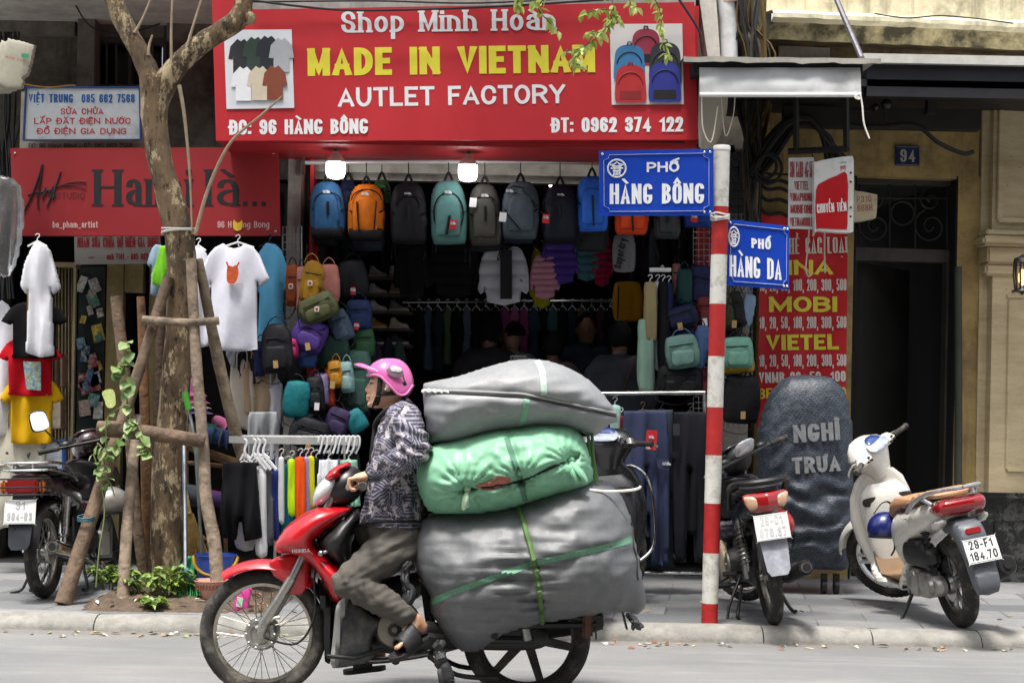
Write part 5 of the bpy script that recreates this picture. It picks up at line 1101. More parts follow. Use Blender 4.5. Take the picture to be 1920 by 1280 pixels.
for s in (1, -1):
    H_, K_, F_ = leg(s); cap(b, [H_, K_, F_], [.07, .045, .034])
    if s > 0: heel, ball_, toe = rp(794, 1166, .17), rp(765, 1190, .24), rp(750, 1200, .27)
    else: heel, ball_, toe = rp(706, 1240, -.2), rp(668, 1250, -.24), rp(652, 1252, -.25)
    cap(b, [F_, (F_ * .5 + heel * .5) + Vector((0, 0, .01)), heel], [.034, .033, .028]); cap(b, [(F_ + heel) / 2, ball_ + Vector((0, 0, .012)), ball_], [.033, .026, .02], flat=1.2)
    dr = (toe - ball_); 
    for f in range(5):
        y = (-.036 + f * .018) * s; big_ = .0125 if f == 0 else .0095; st_ = ball_ + Vector((0, -y, 0)); en = st_ + dr * (1.0, 1.02, .95, .82, .66)[f]
        cap(b, [st_ - dr * .3, (st_ + en) / 2 + Vector((0, 0, .006)), en], [.013, big_, big_ * .9])
body = fuse(b, .0042, 'body', SKIN, rider, True, 4)
HAIR = mat('0f0d0c', .6, 0, .2, 30)
for s in (1, -1):
    g = MB(); g.inflate(sm([(693.2, 718.6), (695.5, 716.6), (699, 716.4), (702, 718.4), (699, 720.2), (695.5, 720.3)], 3), lambda u, v, h: rp(u, v, s * (.0255 + (u - 697) * .0036 + h)), .008, 14); e_ = g.build('eye', mat('1c1512', .25, 0, .1), rider, world=True)
    g = MB(); g.tube(cat_rom([rp(u, v, s * w) for u, v, w in ((692.8, 711.4, .015), (695, 709.6, .023), (699, 709.4, .036), (704, 711.4, .049))], 4, False), [.0028] * 12 + [.0015], 6); g.build('eyebrow', HAIR, rider, world=True)
g = MB(); g.tube(cat_rom([rp(u, v, w) for u, v, w in ((692.2, 744.9, -.02), (690, 745, -.01), (689.3, 745, 0), (690, 745, .01), (692.6, 745.2, .022), (694, 745.8, .027))], 3, False), .0018, 5); g.build('mouth', mat('6a3a34', .6), rider, world=True)
g = MB(); g.tube(cat_rom([rp(689.2, 742.4, 0) + Vector((-.004, -y, 0)) if False else rp(690.4 + abs(y) * 60, 747.2, y) for y in np.linspace(-.018, .018, 7)], 3, False), .0042, 7); g.build('lips', mat('b07a68', .5), rider, world=True)
g = MB(); hh = []
for (y, xf, xb, w) in [(704, 720, 770, .075), (710, 724, 771, .077), (720, 741, 771, .077), (732, 746, 769, .074), (742, 752, 765, .066), (750, 756, 762, .05)]:
    for j in range(18):
        a = 2 * math.pi * j / 18; c, s_ = math.cos(a), math.sin(a); hh.append(rp((xf + xb) / 2 - (xb - xf) / 2 * c, y, w * s_))
g.add(hh, [(i * 18 + j, i * 18 + (j + 1) % 18, (i + 1) * 18 + (j + 1) % 18, (i + 1) * 18 + j) for i in range(5) for j in range(18)]); g.build('hair', HAIR, rider, world=True)
# helmet with peak, straps
g = MB(); N, Mm = 40, 16; hv = []
PK = mat('c55f9b', .3, 0, .06, 6, name='pink_shell', coat=.5)
rimpt = [(690, 704), (704, 703), (717, 707), (726, 716), (737, 727), (747, 738), (756, 741), (765, 737), (774, 722)]
rc = cat_rom([Vector((x, y, 0)) for x, y in rimpt], 4, False)
def rim_y(px):
    for p, q in zip(rc, rc[1:]):
        if p.x <= px <= q.x: return p.y + (q.y - p.y) * (px - p.x) / max(1e-6, q.x - p.x)
    return rc[0].y if px < rc[0].x else rc[-1].y
for i in range(Mm + 1):
    t = i / Mm
    for j in range(N):
        a = 2 * math.pi * j / N; x = 731.5 - 44.5 * math.cos(a) * (1 if math.cos(a) < 0 else .98); yb = rim_y(x)
        ph = t * math.pi / 2; X_ = 731.5 + (x - 731.5) * math.sin(ph) ** .8; Y_ = 671.5 + (yb - 671.5) * (1 - math.cos(ph) ** 1.05 if ph < 1.57 else 1)
        hv.append(rp(X_, Y_, .099 * math.sin(a) * math.sin(ph) ** .8))
fs = [(i * N + j, i * N + (j + 1) % N, (i + 1) * N + (j + 1) % N, (i + 1) * N + j) for i in range(Mm) for j in range(N)]
g.add(hv, fs); hm = g.build('helmet', PK, rider, world=True); md = hm.modifiers.new('thick', 'SOLIDIFY'); md.thickness = .012; md.offset = -1
g = MB(); vs = []
for i in range(13):
    w = -1 + i / 6; a = w * 1.25
    for j in range(9):
        t = j / 8; x0 = 731.5 - 44 * math.cos(a); y0 = rim_y(x0) - 2 - 17 * (1 - w * w); x1 = x0 - 24 * math.cos(a) ** .8 * (1 - .2 * abs(w)); vs.append(rp(x0 + 3 + (x1 - x0 - 3) * t, y0 - t * 3 * (1 - w * w) + 2 * t * abs(w) - 3 * math.sin(t * 3.14) * (1 - w * w), .099 * math.sin(a) * (1 - .12 * t)))
g.add(vs, [(i * 9 + j, i * 9 + j + 1, (i + 1) * 9 + j + 1, (i + 1) * 9 + j) for i in range(12) for j in range(8)]); pk = g.build('peak', PK, hm, world=True); md = pk.modifiers.new('thick', 'SOLIDIFY'); md.thickness = .007
g = MB(); g.tube([rp(p.x, p.y, .1 * math.sin(math.acos(max(-1, min(1, (731.5 - p.x) / 44.5))))) for p in rc], .0055, 6); g.tube([rp(p.x, p.y, -.1 * math.sin(math.acos(max(-1, min(1, (731.5 - p.x) / 44.5))))) for p in rc], .0055, 6); g.build('rim_band', mat('d174aa', .35), hm, world=True)
hsf = lambda x, y: .1 * math.sqrt(max(0, 1 - ((x - 731.5) / 45) ** 2)) * (1 - max(0, (700 - y) / 34) ** 2.6 * .6)
g = MB(); g.inflate(sm([(727, 695), (738, 688), (752, 690), (759, 700), (757, 707), (744, 709), (733, 703)], 4), lambda u, v, h: rp(u, v, hsf(u, v) + .001 + max(0, h) * .2), .006, 14); g.build('faded_sticker', mat('7c6872', .6, 0, .2, 40), hm, world=True)
g = MB()
for cx, cy, r in ((742, 692, 6), (750, 694, 5)): g.inflate(sm([(cx + r * math.cos(a) * (1.2), cy + r * math.sin(a)) for a in np.linspace(0, 6.28, 9)[:-1]], 2), lambda u, v, h: rp(u, v, hsf(u, v) + .003 + max(0, h) * .2), .006, 10)
g.build('sticker_mark', mat('d9cdd3', .5), hm, world=True)
g = MB(); q = lambda x, y, w: rp(x, y, w)
g.tube(cat_rom([q(717, 701, .082), q(714.5, 725, .083), q(712, 742, .076), q(708, 756, .05), q(703, 766, .0)], 5, False), .0115, 8, flat=.3, up=(0, 1, 0)); g.tube(cat_rom([q(752, 736, .078), q(735, 738, .082), q(716, 739, .08)], 5, False), .0095, 8, flat=.3, up=(0, 1, 0)); g.tube(cat_rom([q(712, 742, .08), q(706, 754, .055), q(701, 764, .0)], 5, False), .012, 8, flat=.5)
g.tube(cat_rom([q(717, 701, -.082), q(714.5, 725, -.083), q(712, 742, -.076), q(703, 766, .0)], 5, False), .009, 8, flat=.3); g.build('chin_strap', mat('161618', .8, 0, .15, 40), hm, world=True)
g = MB(); g.ball(rp(730, 723, .092), (.010, .009, .010), 10, 8); g.tube([rp(729, 725, .094), rp(725.5, 731, .092)], .0045, 8); g.build('earbud', mat('dfe0e2', .3), rider, world=True)
# shirt
def shirt_mat():
    m, nt, b = _new('printed_shirt'); b.inputs['Roughness'].default_value = .75
    tc = _n(nt, 'TexCoord'); sx = _n(nt, 'SeparateXYZ'); no0 = _n(nt, 'TexNoise'); no0.inputs['Scale'].default_value = 9; nt.links.new(tc.outputs['Object'], no0.inputs[0])
    wob = _n(nt, 'Mix', data_type='RGBA'); wob.inputs[0].default_value = .006; nt.links.new(tc.outputs['Object'], wob.inputs[6]); nt.links.new(no0.outputs[1], wob.inputs[7]); nt.links.new(wob.outputs[2], sx.inputs[0])
    def mth(op, a, b_=None):
        n = _n(nt, 'Math', operation=op)
        for i, s in enumerate((a, b_)):
            if s is None: continue
            if isinstance(s, (int, float)): n.inputs[i].default_value = s
            else: nt.links.new(s, n.inputs[i])
        return n.outputs[0]
    def squares(u, v, cell, rings):
        fu = mth('FRACT', mth('DIVIDE', u, cell)); fv = mth('FRACT', mth('DIVIDE', v, cell))
        d = mth('MAXIMUM', mth('ABSOLUTE', mth('SUBTRACT', fu, .5)), mth('ABSOLUTE', mth('SUBTRACT', fv, .5)))
        return mth('GREATER_THAN', mth('FRACT', mth('MULTIPLY', d, rings * 2)), .66)
    u, v = mth('ADD', sx.outputs[0], mth('MULTIPLY', sx.outputs[1], .6)), sx.outputs[2]
    a = squares(u, v, .15, 5); r1 = squares(mth('MULTIPLY', mth('ADD', u, v), .7071), mth('MULTIPLY', mth('SUBTRACT', u, v), .7071), .105, 5)
    sel = noise_n(nt, 7, 1, .3); s1 = mth('GREATER_THAN', sel.outputs[0], .5); mixv = _n(nt, 'Mix'); nt.links.new(s1, mixv.inputs[0]); nt.links.new(a, mixv.inputs[2]); nt.links.new(r1, mixv.inputs[3])
    n2 = noise_n(nt, 26, 5, .7); n3 = noise_n(nt, 11, 6, .75)
    o = mixc(nt, mixv.outputs[0], ramp(nt, n2.outputs[0], [(.4, '2a2934'), (.65, '4a4858')]).outputs[0], ramp(nt, n2.outputs[0], [(.35, '605e70'), (.65, '9d9aab')]).outputs[0])
    flo = mixc(nt, ramp(nt, n2.outputs[0], [(.47, 0.0), (.52, 1.0)]).outputs[0], '26252e', 'aaa3a6')
    o = mixc(nt, ramp(nt, n3.outputs[0], [(.5, 0.0), (.54, 1.0)]).outputs[0], o, flo)
    nt.links.new(o, b.inputs['Base Color']); bump(nt, b, noise_n(nt, 15, 4, .6).outputs[0], .35, .02); return m
b = MB()
secs = [(785, 722, 786, .115), (800, 710, 796, .165), (825, 702, 797, .18), (860, 697, 795, .178), (900, 692, 794, .175), (940, 686, 793, .185), (965, 678, 794, .2), (984, 672, 796, .205)]
hv = []; n = 30
for (y, xf, xb, w) in secs:
    for j in range(n):
        a = 2 * math.pi * j / n; c, s_ = math.cos(a), math.sin(a); hv.append(rp((xf + xb) / 2 - (xb - xf) / 2 * math.copysign(abs(c) ** .8, c), y - (6 * c if y > 950 else 0), w * math.copysign(abs(s_) ** .8, s_)))
b.add(hv, [(i * n + j, i * n + (j + 1) % n, (i + 1) * n + (j + 1) % n, (i + 1) * n + j) for i in range(len(secs) - 1) for j in range(n)] + [tuple(range(n))[::-1], tuple(range((len(secs) - 1) * n, len(secs) * n))])
cap(b, [rp(748, 772), rp(752, 795)], [.07, .1])
for s in (1, -1):
    A, E_, W_ = arm(s); cap(b, [A, (A + E_) / 2, E_], [.078, .07, .062]); cap(b, [E_, (E_ * .55 + W_ * .45), W_ + (E_ - W_) * .06], [.062, .056, .042]); cap(b, [rp(757, 786, s * .08), A], [.08, .078])
def wrk(v):
    q = (v - rp(788, 842, .26)); e = math.exp(-(q.length / .1) ** 2); w2 = math.exp(-((v.z - rp(0 + 740, 940).z) / .12) ** 2)
    return nz(v.x, v.y, v.z, 12) * .007 + nz(v.x * 1.5 + v.z, v.y, v.z * .8, 18) * .006 + e * .012 * math.sin((v.x * .5 + v.z) * 130 + nz(v.x, v.z, 0, 10) * 3) + w2 * .006 * math.sin(v.x * 95 + v.y * 60 + nz(v.x, v.z, 3, 8) * 3)
shirt = fuse(b, .008, 'shirt', shirt_mat(), rider, True, 5, wrk)
g = MB()
g.tube(cat_rom([rp(u, v, w) for u, v, w in ((703, 812, .0), (706, 793, .045), (718, 777, .07), (734, 765, .075), (752, 764, .06), (762, 768, .0), (752, 764, -.06), (730, 766, -.07), (706, 793, -.045), (703, 812, 0))], 5, False), .012, 8, flat=.9); g.tube(cat_rom([rp(u, v, w) for u, v, w in ((706, 790, .03), (700, 840, .04), (694, 900, .04), (684, 968, .04))], 6, False), .011, 8, flat=.3, up=(0, 1, 0)); g.build('collar', mat('141319', .8, 0, .5, 60), shirt, world=True)
# trousers
b = MB()
for s in (1, -1):
    H_, K_, F_ = leg(s); cap(b, [H_ + Vector((0, 0, -.01)), H_ * .55 + K_ * .45 + Vector((0, 0, -.005)), K_], [.11, .09, .066]); cap(b, [K_, K_ * .5 + F_ * .5, F_ * .93 + K_ * .07], [.066, .064, .055])
cap(b, [rp(738, 985, .07), rp(745, 1008, .08)], [.12, .125]); cap(b, [rp(738, 985, -.07), rp(745, 1008, -.08)], [.12, .125]); cap(b, [rp(700, 990, .0), rp(770, 985, .0)], [.09, .1])
Kn = leg(1)[1]; Hn = leg(1)[0]
def wrt(v):
    e = math.exp(-((v - Kn).length / .13) ** 2); h = math.exp(-((v - Hn).length / .15) ** 2)
    return nz(v.x, v.y, v.z, 11) * .006 + nz(v.x + v.z * .5, v.y * .6, v.z * 2.4 - v.x, 20) * .006 + e * .007 * math.sin((v.x * .9 + v.z * .3) * 120 + nz(v.x, v.z, 0, 9) * 4) + h * .010 * math.sin((v.x * .5 - v.z) * 85 + nz(v.x, v.z, 2, 9) * 3)
fuse(b, .008, 'trousers', mat('4f4b45', .85, 0, .16, 8, .4, 26, name='trouser_cloth', bdist=.012), rider, True, 5, wrt)
g = MB(); g.tube(cat_rom([rp(u, v, w) for u, v, w in ((668, 985, .05), (700, 976, .17), (740, 972, .2), (790, 974, .15))], 5, False), .018, 8, flat=.35, up=(0, 0, 1)); g.build('belt', BLK, rider, world=True)
# sandals
SD = mat('1b1a1b', .6, 0, .3, 20, .3, 60)
for s in (1, -1):
    if s > 0: heel, toe, yy = rp(806, 1176, .165), rp(741, 1213, .285), .055
    else: heel, toe, yy = rp(714, 1256, -.2), rp(636, 1264, -.2), .055
    d_ = toe - heel; L = d_.length; dx = d_.normalized(); dz = (Vector((0, 0, 1)) - dx * dx.z).normalized(); dy = dz.cross(dx)
    g = MB(); out = sm([(0, -.028), (.04, -.034), (.12, -.033), (.19, -.046), (.25, -.042), (.275, -.012), (.27, .02), (.23, .046), (.17, .044), (.1, .034), (.03, .034), (-.005, .0)], 3)
    fo = lambda u, v, h: heel + dx * u * L / .27 + dy * v + dz * (h + .012 * (u / .27) ** 3 * 0)
    g.extr(out, fo, -.028, -.008); sd = g.build('sandal', SD, rider, world=True)
    g = MB(); vs = []
    for i in range(9):
        u = .085 + .115 * i / 8
        for j in range(11):
            a = math.pi * j / 10; vs.append(heel + dx * u * L / .27 + dy * (-.05 * math.cos(a)) + dz * (-.012 + (.098 - .034 * i / 8) * math.sin(a) ** .7))
    g.add(vs, [(i * 11 + j, i * 11 + j + 1, (i + 1) * 11 + j + 1, (i + 1) * 11 + j) for i in range(8) for j in range(10)]); o = g.build('sandal_strap', SD, sd, world=True); md = o.modifiers.new('t', 'SOLIDIFY'); md.thickness = .006
# ---------------------------------------------------------------- parked underbone motorcycles
def place(o, px, py, d, heading, lean):
    p = at(px, py, d); o.location = (p.x, d, GZ); o.rotation_mode = 'ZYX' if False else 'XYZ'; o.rotation_euler = (R(lean), 0, R(heading))
def tail_lamp(root, c, w, h, clear=True):
    g = MB(); x, z = c; g.inflate(sm([(-w / 2, h * .45), (-w * .42, -h * .3), (-w * .2, -h / 2), (w * .2, -h / 2), (w * .42, -h * .3), (w / 2, h * .45), (0, h / 2)], 4), lambda u, v, hh: (x - hh + abs(u) * .5, u, z + v), .06, 18)
    l = g.build('tail_lamp', mat('8d0d12', .15, 0, .1, 30, coat=1), root)
    if clear:
        for s in (-1, 1):
            g = MB(); g.inflate(sm([(w * .22, -h * .2), (w * .42, -h * .25), (w * .5, h * .38), (w * .26, h * .3)], 3), lambda u, v, hh: (x - .02 - hh + abs(u) * .45, u * s, z + v), .03, 10); g.build('indicator', mat('c9a184', .12, 0, .2, 30, coat=1), l)
    return l
mid = make_underbone('parked_motorcycle', 'dark underbone motorcycle parked behind the striped pole, tail towards the road', dict(
    body=mat('20222d', .25, 0, .1, 6, coat=.6), dark=mat('17181a', .45, 0, .2, 9), tail=mat('1b1c24', .25, 0, .1, 6, coat=.6), muffler=mat('1d1d1e', .55, .3, .3, 9), flap=mat('8d8f98', .5, 0, .3, 20), lower=mat('b7a58c', .4, 0, .15, 6), frame=BLK),
    dict(dial=1, kick=1, steer=36, plate=[('29-C1', .0 - .33, .33), ('376.37', -.4, .4)], plate_color='b9b9b8', plate_z=.60))
place(mid, 1452, 1181, 9.93, 91, -9)
tail_lamp(mid, (-.365, .735), .25, .11)
g = MB(); g.tube(cat_rom([(.15, .15, .70), (-.05, .165, .80), (-.2, .15, .845), (-.31, .09, .85), (-.335, 0, .85), (-.31, -.09, .85), (-.2, -.15, .845), (-.05, -.165, .80), (.15, -.15, .70)], 6, False), .019, 8); g.build('grab_rail', BLK, mid)
g = MB(); text(g, 'HONDA', lambda a, b, z: Vector((-.372 - z, -a, .652 + b)), -.045, .045, 0, .014, .2, gap=.16, serif=.15, step=.0001); g.build('badge', met('c4c4c4', .3), mid, smooth=False)
g = MB(); text(g, '204', lambda a, b, z: Vector((-.386 + b * .28 - .0105 - z, -a, .47 + b)), -.03, .03, 0, .03, .12, gap=.25, step=.0001); g.build('painted_number', mat('b9bac0', .6), mid, smooth=False)
g = MB(); g.ball((.98, 0, .79), (.03, .05, .04), 12, 8); g.build('ignition_lock', STL, mid)
old = make_underbone('parked_motorcycle', 'old dark maroon underbone motorcycle with chrome rail parked left of the propped tree', dict(
    body=mat('2c1219', .2, 0, .1, 6, coat=.8), dark=mat('1a1718', .4, 0, .2, 9), headset=mat('2c1219', .2, 0, .1, 6, coat=.8), tail=mat('221015', .2, 0, .1, 6, coat=.8), lower=mat('c3c2bc', .45, 0, .15, 6, dirt='85827a'), frame=BLK, flap=mat('272a30', .35, 0, .2, 9), rear_fender=mat('1d1416', .3, 0, .1, 6)),
    dict(shroud=1, steer=30, mirror=(1,), kick=1, plate=[('31', -.15, .15), ('904-R3', -.4, .4)], plate_color='9a9ca0', plate_z=.555))
place(old, 84, 1122, 10.6, 86, -2)
g = MB(); g.box((-.385, -.10, .66), (-.34, .10, .745), bev=.012); l = old_l = g.build('tail_lamp', mat('7d0b10', .2, 0, .15, 30, coat=1), old)
for s in (-1, 1):
    g = MB(); g.box((-.375, s * .105 - (.03 if s < 0 else 0), .665), (-.32, s * .105 + (.03 if s > 0 else 0), .74), bev=.012); g.build('indicator', mat('a85a1e', .2, 0, .2, 30, coat=1), l)
g = MB()
for z in (.655, .70, .75): g.tube([(-.33, .16, z), (-.40, .14, z), (-.415, 0, z), (-.40, -.14, z), (-.33, -.16, z)], .005, 6)
for y in (.13, -.13): g.tube([(-.40, y, .64), (-.40, y, .765)], .005, 6)
g.build('lamp_guard', plas('1b1b1c'), old)
g = MB()
for z in (.80, .845): g.tube(cat_rom([(.2, .15, .72), (.0, .155, z - .03), (-.25, .15, z), (-.33, .1, z), (-.345, 0, z), (-.33, -.1, z), (-.25, -.15, z), (0, -.155, z - .03), (.2, -.15, .72)], 5, False), .009, 8)
g.tube([(-.34, .06, .80), (-.34, .06, .845)], .007, 6); g.tube([(-.34, -.06, .80), (-.34, -.06, .845)], .007, 6); g.build('grab_rail', CHR, old)
g = MB()
for i in range(5): g.tube([(.98 + i * .0, -.16 + i * .02, .5 - 0), (.98, -.16 + i * .02, .62)], .004, 5)
g.tube([(.98, -.17, .5), (.98, -.07, .5), (.98, -.07, .62), (.98, -.17, .62)], .005, 5, closed=True); g.build('wire_basket', CHR, old)
g = MB(); text(g, 'Dream', lambda a, b, z: Vector((lx(668) - .12 - z, .0 - a, lz(668, 905) + .02 + b)), -.05, .05, 0, .02, .14, slant=.3, step=.0001); g.build('badge', met('c4c4c4', .3), old, smooth=False)

# ---------------------------------------------------------------- scooters
def scooter(name, label, mt, spec):
    root = thing(name, label, 'scooter'); W_, F_ = mt['body'], mt['front']
    hs = Vector((1.03, 0, .93)); ax = Vector((-.42, 0, .9)).normalized(); S = Matrix.Translation(hs) @ Matrix.Rotation(R(spec.get('steer', 0)), 4, ax) @ Matrix.Translation(-hs)
    loc = lambda u, v, h: (u, h, v)
    wheel(root, 1.27, .285, .042, 5, S, mt['rim']); wheel(root, 0, .262, .048, 5, None, mt['rim'])
    g = MB(); g.M = S
    for s in (-1, 1): g.tube([(1.27, s * .075, .285), (1.22, s * .07, .42), (1.13, s * .05, .62)], [.022, .024, .02], 10)
    g.build('fork', STL, root)
    g = MB(); arc_shell(g, 1.27, .285, .335, R(20), R(150), .075, .5, M=S, flare=lambda t: .75 + .35 * min(1, t * 2)); g.build('front_mudguard', W_, root)
    # leg shield: slices from floor to headset
    g = MB(); loft(g, [(1.02, 0, .24, .03, .12), (1.05, 0, .34, .05, .16), (1.08, 0, .48, .06, .20), (1.09, 0, .62, .06, .215), (1.07, 0, .74, .06, .20), (1.045, 0, .84, .06, .16), (1.03, 0, .90, .05, .10)], 24, 3); ls = g.build('leg_shield', F_, root)
    g = MB(); loft(g, [(1.0, 0, .33, .03, .11), (1.0, 0, .45, .045, .15), (.995, 0, .6, .055, .165), (.985, 0, .70, .06, .17), (.985, 0, .77, .05, .15), (1.0, 0, .82, .03, .1)], 24, 3.2); g.build('inner_cover', mt.get('inner', W_), root)
    for s in (-1, 1):
        g = MB(); g.inflate(sm([(-.055, -.022), (.055, -.022), (.06, .02), (-.06, .02)], 3), lambda u, v, h: (.935 - h * .4, s * .10 + u * .95, .715 + v * 1.15), .02, 14); g.build('glove_pocket', mat('2a221c', .8), root)
    g = MB(); g.lathe([(0, .004), (.02, .004), (.026, 0), (.026, -.01)], 16, Matrix.Translation((.925, -.06 if spec.get('steer', 0) >= 0 else .06, .64)) @ Matrix.Rotation(R(-90), 4, 'Y')); g.build('ignition_lock', STL, root)
    # floorboard
    g = MB(); g.inflate(sm([(1.06, .40), (1.02, .36), (.96, .27), (.80, .235), (.60, .235), (.50, .30), (.46, .38), (.40, .34), (.48, .21), (.62, .175), (.86, .175), (1.0, .20), (1.07, .30)], 4), loc, .33, 30, power=.5); g.build('side_skirt', W_, root)
    g = MB(); g.extr([(.58, .246), (.94, .252), (1.0, .35), (.985, .6), (.975, .6), (.985, .36), (.93, .262), (.58, .256)], loc, -.13, .13); g.build('floorboard', mt['floor'], root, smooth=False)
    # tail body and seat
    bodyp = [(.56, .30), (.52, .36), (.46, .43), (.29, .50), (.05, .575), (-.15, .63), (-.30, .70), (-.34, .775), (-.24, .785), (0, .755), (.25, .72), (.45, .69), (.56, .62), (.60, .50), (.60, .36)]
    g = MB(); g.inflate(sm(bodyp, 4), loc, .34, 90, power=.55); bd = g.build('tail_body', W_, root)
    if spec.get('badge'):
        for s in (1, -1):
            g = MB(); text(g, spec['badge'], lambda a, b, z: Vector((.36 - a, s * (.158 + z - abs(a - .1) * .02), .60 + b + a * .21)), 0, .2, 0, .032, .13, slant=.35, gap=.12, step=.0002); g.build('badge', plas('1d1b1e'), bd, smooth=False)
    g = MB(); g.inflate(sm([(.585, .58), (.60, .66), (.55, .735), (.42, .775), (.2, .785), (.02, .82), (-.15, .835), (-.22, .82), (-.2, .785), (0, .755), (.25, .70), (.46, .66)], 4), loc, .29, 40, power=.5); st_ = g.build('seat', mt['seat'], root)
    if mt.get('seat2'):
        for s in (1, -1):
            g = MB(); g.inflate(sm([(.40, .66), (.42, .70), (.25, .735), (.05, .775), (-.17, .80), (-.1, .775), (.1, .74), (.28, .69)], 4), lambda u, v, h: (u, s * (.128 + h), v), .035, 20); g.build('side_panel', mt['seat2'], st_)
    g = MB()
    for s in (-1, 1): g.tube(cat_rom([(.14, s * .165, .70), (-.02, s * .178, .77), (-.2, s * .16, .825), (-.32, s * .1, .845), (-.36, 0, .845)], 6, False), .017, 10, flat=.7); g.tube([(-.12, s * .165, .80), (-.2, s * .13, .76)], .012, 8)
    g.build('grab_rail', mt.get('rail', mat('b9babb', .3, .7, .1)), root)
    g = MB(); g.inflate(sm([(.02, .725), (-.16, .755), (-.30, .795), (-.365, .765), (-.33, .70), (-.2, .68), (-.05, .69)], 4), loc, .30, 24, power=.5); g.build('tail_lamp', mat('8d0b12', .12, 0, .12, 40, coat=1), root)
    for s in (-1, 1):
        g = MB(); g.inflate(sm([(-.08, .635), (-.2, .66), (-.31, .685), (-.31, .655), (-.22, .615), (-.12, .612)], 3), lambda u, v, h: (u, s * (.125 + h), v), .07, 16); g.build('indicator', mat('c4c2be', .08, 0, .1, 40, coat=1), root)
    g = MB(); g.inflate(sm([(-.08, .64), (-.27, .67), (-.40, .63), (-.43, .56), (-.50, .40), (-.53, .30), (-.47, .24), (-.42, .32), (-.36, .46), (-.26, .56), (-.1, .58)], 4), loc, .17, 30, power=.5); rf = g.build('rear_mudguard', mt['flap'], root)
    g = MB(); g.box((-.425, -.045, .585), (-.405, .045, .62), bev=.006); g.build('reflector', mat('a3121a', .15, 0, 0, coat=1), rf)
    if spec.get('plate'): license_plate(root, (-.497, 0, .50), .19, .14, (-.93, 0, .34), spec['plate'])
    # engine, drive cover, air box, exhaust
    g = MB(); g.inflate(sm([(.42, .30), (.36, .36), (.2, .35), (.02, .33), (-.07, .29), (-.06, .22), (.05, .195), (.25, .17), (.38, .19)], 4), lambda u, v, h: (u, .10 + h, v), .11, 30, power=.6)
    g.M = Matrix.Translation((.28, .155, .265)) @ WAX; g.lathe([(0, -.018), (.05, -.016), (.075, -.004), (.085, .02)], 24); g.M = Matrix.Translation((.02, .145, .262)) @ WAX; g.lathe([(0, -.012), (.04, -.012), (.055, .02)], 20); g.M = None
    for i in range(4): g.tube([(.36 - i * .05, .162, .20), (.36 - i * .05, .155, .34)], .006, 5)
    g.build('engine_cover', mat('a3a19c', .45, .7, .2, 14, dirt='55524c', dscale=12), root)
    g = MB(); g.inflate(sm([(.44, .40), (.40, .50), (.2, .53), (.0, .48), (-.02, .40), (.1, .36), (.3, .355)], 4), lambda u, v, h: (u, .10 + h, v), .11, 22, power=.6); g.build('air_box', mat('1f1f21', .5, 0, .2, 20), root)
    g = MB(); g.tube([(.02, .1, .3), (.06, .11, .58)], .018, 8); spring(g, (.03, .1, .36), (.06, .11, .58), .026, 7, .0045); g.build('shock_absorber', BLK, root)
    g = MB(); g.tube([(.2, -.14, .22), (.05, -.17, .26), (-.05, -.175, .28), (-.33, -.185, .36), (-.36, -.186, .367)], [.02, .055, .066, .066, .05], 18); g.m = 1; g.tube([(-.355, -.186, .366), (-.365, -.187, .369)], [.025, .025], 12); g.m = 2; g.tube([(.0, -.2, .32), (-.3, -.215, .39)], [.05, .05], 12, flat=.4); g.build('exhaust', [mat('222223', .5, .4, .2), mat('070707', .9, 0, 0), plas('2a2a2c')], root)
    g = MB(); g.box((.05, -.11, .2), (.5, .09, .33), bev=.03); g.tube([(.5, -.1, .22), (.5, .15, .22)], .014, 8); g.build('engine', mat('2b2a2a', .6, .3, .3, 14), root)
    g = MB(); g.tube(cat_rom([(.47, .1, .18), (.44, .18, .08), (.42, .24, .02), (.40, .3, .004)], 4, False), .012, 8); g.tube([(.40, .3, .008), (.46, .36, .012), (.52, .33, .02), (.46, .27, .012)], .008, 6, closed=True); g.build('side_stand', BLK, root)
    # headset
    g = MB(); g.M = S; loft(g, [(1.03, 0, .86, .055, .085), (1.04, 0, .93, .085, .11), (1.05, 0, .99, .105, .145), (1.05, 0, 1.04, .105, .165), (1.06, 0, 1.09, .08, .14), (1.09, 0, 1.12, .04, .08)], 24, 2.5); hd = g.build('headset', F_, root)
    g = MB(); g.M = S; g.inflate(sm([(-.085, -.05), (.085, -.05), (.10, .015), (.05, .06), (0, .075), (-.05, .06), (-.10, .015)], 4), lambda u, v, h: (.962 + v * .75 - h * .8, u, 1.075 + v * .62 + h * .5), .028, 20); ip = g.build('instrument_panel', mat('aab4c4', .08, .2, .25, 24, coat=1), hd)
    g = MB(); g.M = S; g.inflate(sm([(-.07, .0), (.07, .0), (.05, .05), (0, .068), (-.05, .05)], 4), lambda u, v, h: (.965 + v * .75 - h, u, 1.085 + v * .62 + h * .5), .03, 14); g.build('visor', mat('28407a', .1, 0, .2, 20, coat=1), ip)
    g = MB(); g.M = S; g.inflate(sm([(-.09, -.05), (.09, -.05), (.11, .02), (0, .06), (-.11, .02)], 4), lambda u, v, h: (1.135 - abs(u) * .3 + h, u, .985 + v), .06, 18); g.build('headlamp', mat('c9cccf', .1, .2, .05, 5, coat=1), hd)
    g = MB(); g.M = S; P = [(1.0 - .055 * (abs(y) / .34) ** 2, y, 1.03 + .0 * y) for y in np.linspace(-.33, .33, 11)]; g.tube(P, .012, 10); hb = g.build('handlebar', BLK, root)
